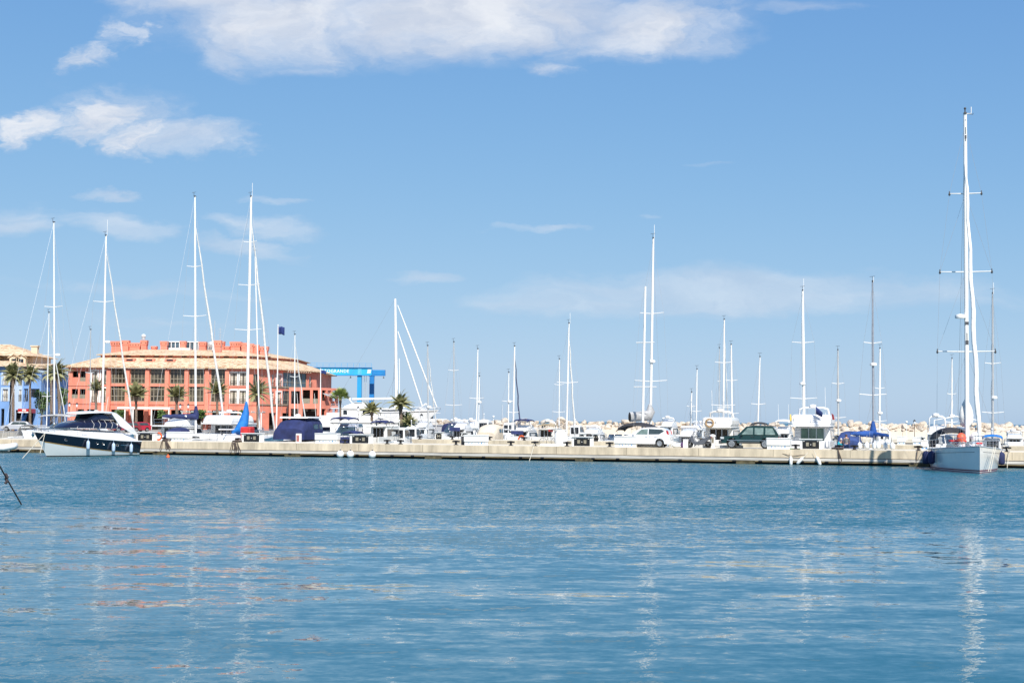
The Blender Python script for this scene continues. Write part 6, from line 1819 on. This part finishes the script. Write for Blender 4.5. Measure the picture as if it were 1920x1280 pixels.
# ------------------------------------------------------------------ palms and trees
def palm(px, Y, crown_py, r, label, kind='date', seed=1, lean=0, trunk_r=.22, group=None, base_px=None, name='palm_tree', leaf=None, wind=.25, n=44, span=1.0, droop=.115):
    rnd = random.Random(seed)
    s = Y / F
    base = at(base_px if base_px is not None else px, Y, GZ)
    top = P(px, crown_py, Y)
    root = empty(name, base, 0, label, 'palm', group)
    tp = top - base
    R_ = r * s * 1.28
    tr = MB()
    k = 10
    pts = [Vector((tp.x * (q / k) ** 1.5, 0, tp.z * q / k)) for q in range(k + 1)]
    rs = [trunk_r * .85 * (1.25 - .35 * q / k + (.06 if q % 2 else -.03)) for q in range(k + 1)]
    rs[-1] = trunk_r * 1.5; rs[-2] = trunk_r * 1.35
    tr.tube(pts, rs, 9); tr.build('trunk', bark, root, 30)
    b = MB()
    c = Vector((tp.x, 0, tp.z))
    for i in range(n):
        az = 2 * pi * i * .618 + rnd.uniform(-.2, .2)
        el = pi / 2 * (1 - (i + .5) / n * span) + rnd.uniform(-.1, .1)
        Lf = R_ * rnd.uniform(.85, 1.15)
        if kind == 'fan':
            d = Vector((cos(az) * cos(el), sin(az) * cos(el), sin(el))); e = c + d * Lf * .55
            b.tube([c, e], .025, 3)
            sd_ = d.cross(Vector((0, 0, 1))); sd_ = sd_.normalized() if sd_.length > .1 else Vector((1, 0, 0)); up = sd_.cross(d)
            for q in range(9):
                a = -1.3 + 2.6 * q / 8
                f = (d * cos(a) + sd_ * sin(a)) * Lf * .5 + Vector((0, 0, -.12 * Lf * abs(a)))
                w = up * .02 + sd_.cross(f).normalized() * 0 + f.cross(up).normalized() * Lf * .055
                b.add([e, e + f * .55 + w, e + f, e + f * .55 - w], [(0, 1, 2, 3)])
            continue
        d = Vector((cos(az) * cos(el), sin(az) * cos(el), sin(el)))
        m = 9; pts = []
        p_ = c.copy(); v = d.copy()
        for q in range(m + 1):
            pts.append(p_.copy())
            p_ = p_ + v * (Lf / m)
            v = (v + Vector((wind * .09, 0, -droop))).normalized()
        b.tube(pts, [.04] * (m) + [.012], 3, False)
        for q in range(1, m * 3):
            f = q / (m * 3) * m; i0 = min(int(f), m - 1); o = pts[i0].lerp(pts[i0 + 1], f - i0); t = (pts[i0 + 1] - pts[i0]).normalized()
            sdv = t.cross(Vector((0, 0, 1))); sdv = sdv.normalized() if sdv.length > .05 else Vector((1, 0, 0)); up = sdv.cross(t)
            ll = Lf * .27 * sin(min(1, (f / m) * 1.15 + .12) * pi) ** .6 * rnd.uniform(.8, 1.15)
            for sg in (1, -1):
                tip = o + (t * .65 + sdv * sg * .75 + up * .22 + Vector((0, 0, -.55))).normalized() * ll
                w = t * (.05 + R_ * .02)
                b.add([o - w, o + w, tip], [(0, 1, 2)])
    b.build('crown', leaf or foliage, root, 0, recalc=False)
    return root
for i, (px, Y, cy, r, lab, bp) in enumerate((
        (24, 214, 704, 25, 'palm with drooping crown before the bright blue building, leftmost of all', None),
        (56, 215, 703, 21, 'slender palm before the right wing of the blue building', None),
        (96, 222, 703, 18, 'palm half hidden behind a fuller palm between the blue and coral buildings', None),
        (108, 214, 700, 25, 'full crowned palm between the blue and the coral building', 112),
        (180, 236, 731, 19, 'small palm before the left white framed windows of the coral building', None),
        (255, 232, 742, 26, 'palm with upright crown before the first glazed bay of the coral building', None),
        (331, 234, 744, 24, 'palm before the fourth glazed bay of the coral building', None),
        (407, 232, 736, 24, 'palm before the sixth glazed bay of the coral building', None),
        (483, 230, 738, 27, 'palm with wind bent crown beside the corner of the coral building', None),
        (593, 282, 712, 10, 'narrow upright palm behind the terrace at the end of the coral building', None))):
    palm(px, Y, cy, r, lab, seed=i + 3, group='palms along the promenade', base_px=bp, trunk_r=.24 if i != 1 else .19, wind=.6 if i < 4 or i == 8 else .15, n=30, span=1.2 if i < 4 or i == 8 else .92, droop=.15 if i < 4 or i == 8 else .085)
palm(638, 228, 747, 16, 'fan palm with round green crown right of the coral terrace', 'fan', 31, trunk_r=.17, leaf=foliage2, name='fan_palm', n=46)
palm(697, 226, 771, 20, 'low palm before the hauled out motor yacht', seed=33, trunk_r=.24, n=26, span=.98, droop=.15)
palm(750, 205, 760, 25, 'leaning palm with broad feathery crown left of the long yacht mast', seed=35, base_px=753, trunk_r=.3, n=30, span=.95, droop=.18, wind=.5)
palm(768, 204, 795, 17, 'young palm with low drooping fronds under the leaning palm', seed=37, trunk_r=.2, n=34)

def tree(px, Y, cy, rx, rz, label, seed=1, name='tree', cat='tree', leafm=None, trunk=True, n=900, group=None):
    rnd = random.Random(seed); s = Y / F
    base = at(px, Y, GZ); c = P(px, cy, Y) - base
    root = empty(name, base, 0, label, cat, group)
    if trunk:
        t = MB().tube([(0, 0, 0), (.08, 0, c.z * .5), (0, 0, c.z)], [.17, .13, .06], 7)
        for k in range(5):
            a = 2 * pi * k / 5; t.tube([(0, 0, c.z * .55), (cos(a) * rx * s * .6, sin(a) * rx * s * .6, c.z + rz * s * .2)], [.08, .03], 5)
        t.build('trunk', barkd, root, 50)
    b = MB(); RX, RZ = rx * s, rz * s
    lobes = [(rnd.uniform(-.55, .55), rnd.uniform(-.55, .55), rnd.uniform(-.5, .5), rnd.uniform(.35, .6)) for _ in range(11)]
    for k in range(n):
        lx, ly, lz, lr = lobes[k % 11]
        d = Vector((rnd.gauss(0, 1), rnd.gauss(0, 1), rnd.gauss(0, 1))).normalized() * lr * rnd.uniform(.55, 1.05)
        p = Vector(((lx + d.x) * RX, (ly + d.y) * RX, c.z + (lz + d.z) * RZ))
        a = Vector((rnd.gauss(0, 1), rnd.gauss(0, 1), rnd.gauss(0, .6))).normalized(); e = a.orthogonal().normalized(); q = rnd.uniform(.10, .24)
        b.add([p - a * q, p + e * q * .6, p + a * q, p - e * q * .6], [(0, 1, 2, 3)])
    b.build('crown', leafm or leafd, root, 0, recalc=False)
    return root
tree(77, 219, 752, 18, 25, 'bushy green tree between the blue building and the first palms', 3)
tree(117, 228, 742, 10, 17, 'smaller green tree left of the coral building', 5)
tree(759, 206, 787, 13, 20, 'dense green shrub at the foot of the leaning palm', 7, 'shrub', 'shrub', None, False)
tree(775, 203, 806, 8, 7, 'low clipped green bush behind the small white cabin boat', 8, 'shrub', 'shrub', None, False, 300)
for k, (px, lab) in enumerate(((304, 'round clipped hedge ball below the awning of the coral building'), (378, 'round clipped hedge ball before the fifth bay of the coral building'), (222, 'round clipped hedge ball right of the second tall mast'), (158, 'round clipped hedge ball before the left wing of the coral building'), (452, 'round clipped hedge ball before the right windows of the coral building'))):
    tree(px, 228, 776, 10, 9, lab, 20 + k, 'clipped_shrub', 'shrub', None, True, 420, 'clipped hedge balls before the coral building')

# ------------------------------------------------------------------ lamps, flags, vehicles on land
def lantern(px, py, Y, lab, gz=GZ):
    base = at(px, Y, gz); top = PZ(py, Y, px) - gz
    root = empty('street_lamp', base, 0, lab, 'street lamp', 'lantern street lamps')
    MB().lathe([(.14, 0), (.12, .4), (.05, .6), (.045, top - .7), (.1, top - .66)], (0, 0, 0), 8).build('post', black, root, 50)
    MB().lathe([(.12, top - .66), (.2, top - .2)], (0, 0, 0), 6).build('lantern', globe, root, 0)
    MB().lathe([(.26, top - .2), (.1, top), (.02, top + .08)], (0, 0, 0), 6).build('lamp_cap', black, root, 0)
for px, py, Y, lab in ((671, 762, 224, 'black lantern before the hauled out motor yacht'), (713, 765, 224, 'black lantern between the two low palms'), (790, 776, 208, 'black lantern below the bow of the long yacht'),
                       (337, 757, 228, 'black lantern right of the fourth bay palm'), (352, 757, 228, 'black lantern left of the fifth bay'), (129, 754, 228, 'black lantern at the left corner of the coral building'), (143, 755, 228, 'second black lantern from the left corner of the coral building'), (1715, 787, 230, 'black lantern on the breakwater right of the white globe lamp')):
    lantern(px, py, Y, lab, GZ if px < 900 else .75)
for px, py, Y, lab in ((925, 781, 232, 'white globe lamp on the breakwater above the beige covered boat'), (1383, 787, 228, 'white globe lamp on the breakwater right of the cream trawler yacht'), (1700, 791, 226, 'white globe lamp on the breakwater above the small white lockers')):
    base = at(px, Y, .75); top = PZ(py, Y, px) - .75
    root = empty('globe_lamp', base, 0, lab, 'street lamp', 'globe lamps on the breakwater')
    MB().lathe([(.1, 0), (.05, .3), (.05, top - .1)], (0, 0, 0), 8).build('post', wht, root, 50)
    MB().ball((0, 0, top), .2, 12, 8).build('globe', globe, root, 60)
def flagpole(px, ytop, Y, lab, fl=1.6, fh=.95):
    base = at(px, Y, GZ); top = PZ(ytop, Y, px) - GZ
    root = empty('flagpole', base, 0, lab, 'flagpole')
    MB().tube([(0, 0, 0), (.05, 0, top * .5), (0, 0, top)], [.13, .10, .07], 8).build('pole', wht, root, 60)
    MB().ball((0, 0, top + .05), .11, 8, 5).build('finial', wht, root, 60)
    b = MB()
    b.loft([[(.08 + fl * j / 10, .16 * sin(j * .8), top - .15 - fh * k / 4 - .10 * j / 10 * (1 + .3 * k) - .04 * sin(j * .9)) for k in range(5)] for j in range(11)], False, False)
    b.build('flag', flagb, root, 60, thick=.02)
flagpole(518, 610, 224, 'tall white flagpole flying a dark blue flag before the coral building', .95, 1.15)
flagpole(599.5, 692, 256, 'white flagpole with small dark blue flag before the gantry lettering', .9, .55)

def land_car(px, Y, rz, paint, lab):
    def ex(root, hx, hwb, hwc, cab):
        for sg in (1, -1):
            MB().box((hx(4.24), sg * .62, .82), (.06, .22, .2)).build('tail_light', taill, root, 0)
            MB().box((hx(.02), sg * .58, .68), (.06, .3, .14)).build('headlight', headl, root, 0)
        MB().quad((hx(4.06), -.6, .98), (hx(4.06), .6, .98), (hx(3.72), .5, 1.36), (hx(3.72), -.5, 1.36)).build('rear_window', cglass, cab, 0)
        MB().quad((hx(1.0), -.6, .96), (hx(1.0), .6, .96), (hx(1.6), .5, 1.36), (hx(1.6), -.5, 1.36)).build('windscreen', cglass, cab, 0)
    return car('parked_car', lab, 0, 0, paint, 4.25, 1.76, [(4.24, .6), (4.22, .85), (4.1, .96), (1.0, .94), (.4, .84), (.02, .7), (0, .5)], .94,
               [(.95, .92), (1.55, 1.40), (2.2, 1.47), (3.2, 1.46), (3.8, 1.36), (4.14, .95)], (.85, 3.4), .31, .26,
               [('side_window', [(1.45, .98), (3.75, 1.0), (3.5, 1.34), (1.8, 1.36)], cglass)], ex, rz=rz, loc=at(px, Y, GZ + .004), group='cars parked on the quay')
land_car(256, 212, .9, carr, 'bright red car on the quay before the coral building')
land_car(236, 208, .5, mat('dark_red_car', (.22, .02, .025), .25, coat=.6), 'dark red car on the quay behind the stern of the navy yacht')
land_car(790, 209, 1.2, carw, 'white car on the quay right of the young low palm')
land_car(665, 210, 1.4, cars, 'silver car on the quay behind the trawler with navy roof')
land_car(660 - 12, 213, 1.5, mat('dark_car', (.03, .03, .04), .25, coat=.6), 'dark car on the quay right of the fan palm trunk')
land_car(30, 211, .2, cars, 'silver car on the quay before the blue building')
# ------------------------------------------------------------------ breakwater
bl = at(800, 240, 0); br_ = at(2080, 232, 0)
BU = (br_ - bl).normalized(); BN = Vector((-BU.y, BU.x, 0)); BL = (br_ - bl).length; BYAW = atan2(BU.y, BU.x)
root = empty('breakwater_wall', bl, BYAW, 'long pale concrete breakwater quay with parapet wall behind all the boats', 'breakwater')
MB().box((BL / 2, 3, .05), (BL, 6, 1.3)).build('quay', concp, root, 0)
MB().box((BL / 2, -.02, .02), (BL, .04, .3)).build('waterline_band', dark, root, 0)
MB().box((BL / 2, 6.5, 1.3), (BL, 1.0, 1.35)).build('parapet', concp, root, 0)
b = MB(); x = 2.0
while x < BL: b.box((x, 5.99, 1.35), (.03, .02, 1.2)); x += 6
b.build('parapet_joint', dark, root, 0)
MB().add([(x, y, z) for x in (0, BL) for y, z in ((7.0, 0), (7.0, 1.5), (8.6, 2.75), (10.4, 2.75), (13, 0))], [(0, 1, 6, 5), (1, 2, 7, 6), (2, 3, 8, 7), (3, 4, 9, 8), (4, 3, 2, 1, 0), (5, 6, 7, 8, 9)]).build('rubble_core', rockm, root, 0)

rnd = random.Random(11)
def rock_mesh(seed):
    r = random.Random(seed)
    bm = bmesh.new(); bmesh.ops.create_icosphere(bm, subdivisions=2, radius=1)
    planes = [(Vector((r.gauss(0, 1), r.gauss(0, 1), r.gauss(0, 1))).normalized(), r.uniform(.45, .8)) for _ in range(9)]
    for v in bm.verts:
        for n, d in planes:
            k = v.co.dot(n)
            if k > d: v.co -= n * (k - d)
        v.co *= 1.12 + r.uniform(-.03, .03)
    me = bpy.data.meshes.new('boulder'); bm.to_mesh(me); bm.free()
    me.materials.append(rockm)
    me.polygons.foreach_set('use_smooth', [True] * len(me.polygons)); me.set_sharp_from_angle(angle=R(16))
    return me
rocks = [rock_mesh(k) for k in range(9)]
cnt = 0
for row, (d, z, sx, st) in enumerate(((7.5, 1.95, .56, 1.1), (8.4, 2.5, .58, 1.12), (9.4, 2.95, .62, 1.14))):
    x = rnd.uniform(0, 1) + 1
    while x < BL and cnt < 298:
        o = bpy.data.objects.new('boulder', rocks[rnd.randrange(9)]); col.objects.link(o)
        k = sx * rnd.uniform(.6, 1.35)
        p = bl + BU * x + BN * (d + rnd.uniform(-.4, .4))
        o.location = (p.x, p.y, z + rnd.uniform(-.28, .30)); o.scale = (k * rnd.uniform(1.0, 1.6), k, k * rnd.uniform(.65, .95)); o.rotation_euler = (rnd.uniform(-.4, .4), rnd.uniform(-.4, .4), rnd.uniform(0, 6.3))
        tag(o, 'pale limestone boulder in the rough heap along the breakwater crest', 'boulder', 'boulders along the breakwater')
        x += st * rnd.uniform(.8, 1.2) * 1.0; cnt += 1

# ------------------------------------------------------------------ water
def math_(nt, op, a, b=None, c=None, clamp=False):
    n = nt.nodes.new('ShaderNodeMath'); n.operation = op; n.use_clamp = clamp
    for i, v in enumerate((a, b, c)):
        if v is None: continue
        if isinstance(v, (int, float)): n.inputs[i].default_value = v
        else: nt.links.new(v, n.inputs[i])
    return n.outputs[0]

wm = bpy.data.materials.new('harbour_water'); wm.use_nodes = True
nt = wm.node_tree; LK = nt.links.new
bs = nt.nodes['Principled BSDF']
bs.inputs['Base Color'].default_value = (.011, .095, .132, 1)
bs.inputs['Roughness'].default_value = .04
bs.inputs['IOR'].default_value = 1.33
geo = nt.nodes.new('ShaderNodeNewGeometry')
def noise(scale, sx, sy, seed, detail=2.0):
    mp = nt.nodes.new('ShaderNodeMapping'); mp.inputs['Scale'].default_value = (sx, sy, 1); mp.inputs['Location'].default_value = (seed * 13.7, seed * 7.3, seed)
    LK(geo.outputs['Position'], mp.inputs['Vector'])
    n = nt.nodes.new('ShaderNodeTexNoise'); n.inputs['Scale'].default_value = scale; n.inputs['Detail'].default_value = detail; n.inputs['Roughness'].default_value = .55
    LK(mp.outputs[0], n.inputs['Vector'])
    sc = nt.nodes.new('ShaderNodeSeparateColor'); LK(n.outputs['Color'], sc.inputs[0])
    return sc.outputs
sep = nt.nodes.new('ShaderNodeSeparateXYZ'); LK(geo.outputs['Position'], sep.inputs[0])
# wind: calmer near the camera, ruffled farther out; broad patches
patch = noise(.05, 1, 2.2, 3, 3)[0]
far = nt.nodes.new('ShaderNodeMapRange'); far.inputs['From Min'].default_value = 34; far.inputs['From Max'].default_value = 62; far.interpolation_type = 'SMOOTHSTEP'
yy = math_(nt, 'ADD', sep.outputs['Y'], math_(nt, 'MULTIPLY', math_(nt, 'SUBTRACT', patch, .5), 46))
LK(yy, far.inputs['Value'])
wind = far.outputs[0]
def comp(lst):
    tot = None
    for o, amp in lst:
        v = math_(nt, 'MULTIPLY', math_(nt, 'SUBTRACT', o, .5), amp)
        tot = v if tot is None else math_(nt, 'ADD', tot, v)
    return tot
sw = noise(.28, .55, 1, 1, 2)       # swell, metres
md = noise(1.05, .36, 1, 2, 2)
sm = noise(3.4, .6, 1, 4, 3)
fi = noise(11., .8, 1, 5, 2)
wmod = lambda a, b: math_(nt, 'ADD', a, math_(nt, 'MULTIPLY', wind, b - a))
slopey = comp([(sw[1], .08), (md[1], wmod(.24, .40)), (sm[1], wmod(.20, .95)), (fi[1], wmod(.09, .95))])
slopey = math_(nt, 'SUBTRACT', slopey, wmod(.004, .16))
slopex = comp([(sw[0], .05), (md[0], wmod(.08, .16)), (sm[0], wmod(.12, .6)), (fi[0], wmod(.08, .6))])
cx = nt.nodes.new('ShaderNodeCombineXYZ'); LK(slopex, cx.inputs[0]); LK(slopey, cx.inputs[1]); cx.inputs[2].default_value = 1
nv = nt.nodes.new('ShaderNodeVectorMath'); nv.operation = 'NORMALIZE'; LK(cx.outputs[0], nv.inputs[0])
LK(nv.outputs[0], bs.inputs['Normal'])
o = MB().add([(-9000, -60, 0), (9000, -60, 0), (9000, 22000, 0), (-9000, 22000, 0)], [(0, 1, 2, 3)]).build('water', wm, None, 0, recalc=False)
tag(o, kind='structure')

# ------------------------------------------------------------------ sky, clouds, sun
SUN_EL, SUN_AZ = R(44), R(16)          # azimuth measured from behind the camera toward its right
sdir = Vector((sin(SUN_AZ) * cos(SUN_EL), -cos(SUN_AZ) * cos(SUN_EL), sin(SUN_EL)))
sl = bpy.data.lights.new('sun', 'SUN'); sl.energy = 4.2; sl.angle = R(.5); sl.color = (1, .955, .88)
so = bpy.data.objects.new('sun', sl); col.objects.link(so)
so.rotation_euler = sdir.to_track_quat('Z', 'Y').to_euler(); so.location = sdir * 300

w = bpy.data.worlds.new('World'); scene.world = w; w.use_nodes = True
nt = w.node_tree; LK = nt.links.new
bg = nt.nodes['Background']
sky = nt.nodes.new('ShaderNodeTexSky'); sky.sky_type = 'NISHITA'; sky.sun_disc = False
sky.sun_elevation = SUN_EL
sky.sun_rotation = atan2(sdir.x, sdir.y)
sky.air_density = .6; sky.dust_density = .5; sky.ozone_density = 1.0; sky.altitude = 0
# shoulder on the very bright horizon so that the sky keeps its blue when exposed for the harbour
sc_ = nt.nodes.new('ShaderNodeSeparateColor'); LK(sky.outputs[0], sc_.inputs[0])
cc_ = nt.nodes.new('ShaderNodeCombineColor')
EXPO = .6
SG = 11.0 / 2 ** EXPO
for k_, (xa_, ya_) in enumerate(((7.37, .98), (3.92, 1.15), (1.64, 1.12))):
    den_ = math_(nt, 'ADD', math_(nt, 'MULTIPLY', sc_.outputs[k_], ya_), xa_)
    LK(math_(nt, 'MULTIPLY', math_(nt, 'DIVIDE', sc_.outputs[k_], den_), SG), cc_.inputs[k_])
tc = nt.nodes.new('ShaderNodeTexCoord')
sp = nt.nodes.new('ShaderNodeSeparateXYZ'); LK(tc.outputs['Generated'], sp.inputs[0])
yp = math_(nt, 'MAXIMUM', sp.outputs['Y'], .05)
gu = math_(nt, 'DIVIDE', sp.outputs['X'], yp)          # tangent of azimuth
gv = math_(nt, 'DIVIDE', sp.outputs['Z'], yp)          # tangent of elevation
def cnoise(su, sv, seed, detail=7, rough=.58, dist=.3):
    cb = nt.nodes.new('ShaderNodeCombineXYZ')
    LK(math_(nt, 'MULTIPLY', gu, su), cb.inputs[0]); LK(math_(nt, 'MULTIPLY', gv, sv), cb.inputs[1]); cb.inputs[2].default_value = seed
    n = nt.nodes.new('ShaderNodeTexNoise'); n.inputs['Scale'].default_value = 1; n.inputs['Detail'].default_value = detail; n.inputs['Roughness'].default_value = rough; n.inputs['Distortion'].default_value = dist
    LK(cb.outputs[0], n.inputs['Vector']); return n.outputs['Fac']
gu0, gv0 = gu, gv
def warp(su, sv, seed, au, av, det=4):
    cb = nt.nodes.new('ShaderNodeCombineXYZ')
    LK(math_(nt, 'MULTIPLY', gu0, su), cb.inputs[0]); LK(math_(nt, 'MULTIPLY', gv0, sv), cb.inputs[1]); cb.inputs[2].default_value = seed
    n = nt.nodes.new('ShaderNodeTexNoise'); n.inputs['Scale'].default_value = 1; n.inputs['Detail'].default_value = det; n.inputs['Roughness'].default_value = .6
    LK(cb.outputs[0], n.inputs['Vector'])
    s_ = nt.nodes.new('ShaderNodeSeparateColor'); LK(n.outputs['Color'], s_.inputs[0])
    return math_(nt, 'MULTIPLY', math_(nt, 'SUBTRACT', s_.outputs[0], .5), au), math_(nt, 'MULTIPLY', math_(nt, 'SUBTRACT', s_.outputs[1], .5), av)
wu1, wv1 = warp(9, 20, 3.0, .13, .046, 6)
gu = math_(nt, 'ADD', gu0, wu1); gv = math_(nt, 'ADD', gv0, wv1)
def UV(px, py):
    d = P(px, py, 100) - CAM
    return d.x / d.y, d.z / d.y
def blob(px, py, rx, ry, amp=1.0, tilt=0):
    u0, v0 = UV(px, py)
    du = math_(nt, 'SUBTRACT', gu, u0); dv = math_(nt, 'SUBTRACT', gv, v0)
    if tilt: dv = math_(nt, 'SUBTRACT', dv, math_(nt, 'MULTIPLY', du, tilt))
    a = math_(nt, 'DIVIDE', du, rx / F); b = math_(nt, 'DIVIDE', dv, ry / F)
    r2 = math_(nt, 'ADD', math_(nt, 'MULTIPLY', a, a), math_(nt, 'MULTIPLY', b, b))
    return math_(nt, 'MULTIPLY', math_(nt, 'SUBTRACT', 1.0, r2, clamp=True), amp)
def cloudv(mask, noise_, gain, amp):
    g_ = math_(nt, 'MULTIPLY', mask, 3.5, clamp=True)
    return math_(nt, 'ADD', math_(nt, 'MULTIPLY', mask, gain), math_(nt, 'MULTIPLY', math_(nt, 'MULTIPLY', math_(nt, 'SUBTRACT', noise_, .5), amp), g_))
def maxs(l):
    t = l[0]
    for x in l[1:]: t = math_(nt, 'MAXIMUM', t, x)
    return t
def ramp(v, a, b, t1=1.0):
    m = nt.nodes.new('ShaderNodeMapRange'); m.interpolation_type = 'SMOOTHSTEP'
    m.inputs['From Min'].default_value = a; m.inputs['From Max'].default_value = b; m.inputs['To Max'].default_value = t1
    LK(v, m.inputs['Value']); return m.outputs[0]
n1 = cnoise(16, 26, 2.0); nb = cnoise(13, 24, 2.0, 9, .62, .5); n2 = cnoise(36, 52, 5.0, 9, .66, .4); n3 = cnoise(10, 60, 8.0, 6, .6, .6)
big = maxs([blob(880, 20, 420, 135, 1.15), blob(560, 30, 330, 120, .95), blob(1180, 40, 260, 90, .85), blob(420, -10, 220, 90, .9), blob(440, 105, 90, 55, .6), blob(1040, 140, 70, 22, .55), blob(1350, 30, 130, 60, .4), blob(900, -260, 1500, 240, 1.0)])
bigc = ramp(cloudv(big, nb, 1.0, 1.7), -.05, 1.15, .92)
puff = maxs([blob(150, 235, 95, 62, 1.1), blob(50, 240, 60, 48, .9), blob(245, 265, 85, 50, 1.0), blob(165, 100, 80, 34, .62), blob(235, 60, 50, 40, .45)])
puffc = ramp(cloudv(puff, n2, 1.0, 1.7), .05, 1.15, .92)
tail = maxs([blob(380, 262, 115, 44, .9), blob(300, 262, 120, 44, .9), blob(200, 225, 170, 75, .6), blob(250, 190, 60, 30, .4), blob(120, 150, 50, 30, .1)])
tailc = ramp(cloudv(tail, n2, 1.0, 1.3), .0, 1.05, .60)
wis = maxs([blob(190, 368, 110, 14, .9), blob(210, 425, 150, 34, .8, -.12), blob(30, 410, 120, 40, .75), blob(470, 430, 130, 26, .7, -.12), blob(460, 470, 130, 22, .7, -.15), blob(510, 380, 70, 12, .6), blob(990, 440, 110, 14, .8, .08), blob(800, 522, 110, 18, .7), blob(1215, 415, 50, 10, .5), blob(1290, 302, 60, 8, .45), blob(1510, 10, 130, 20, .6), blob(260, 540, 330, 20, .5), blob(1060, 130, 90, 30, .3), blob(300, 600, 300, 18, .35)])
wisc = ramp(cloudv(wis, n3, 1.0, 1.3), .08, 1.1, .50)
veil = maxs([blob(1350, 550, 480, 58, .9, .02), blob(1700, 545, 330, 40, .6), blob(1100, 570, 260, 40, .7)])
veilc = ramp(cloudv(veil, n3, 1.0, .7), .05, .95, .42)
cov = maxs([bigc, puffc, tailc, wisc, veilc])
shade = ramp(math_(nt, 'ADD', n1, math_(nt, 'MULTIPLY', n2, .4)), .5, .95)
mc = nt.nodes.new('ShaderNodeMix'); mc.data_type = 'RGBA'
CLO, CHI = tuple(SG * q for q in (.58, .63, .73)), tuple(SG * q for q in (.80, .82, .86))
mc.inputs[6].default_value = (*CLO, 1); mc.inputs[7].default_value = (*CHI, 1); LK(shade, mc.inputs[0])
mx = nt.nodes.new('ShaderNodeMix'); mx.data_type = 'RGBA'
LK(cov, mx.inputs[0]); LK(cc_.outputs[0], mx.inputs[6]); LK(mc.outputs[2], mx.inputs[7])
LK(mx.outputs[2], bg.inputs['Color'])
bg.inputs['Strength'].default_value = .10

vs = scene.view_settings
vs.view_transform = 'Standard'; vs.look = 'None'; vs.exposure = EXPO; vs.gamma = 1
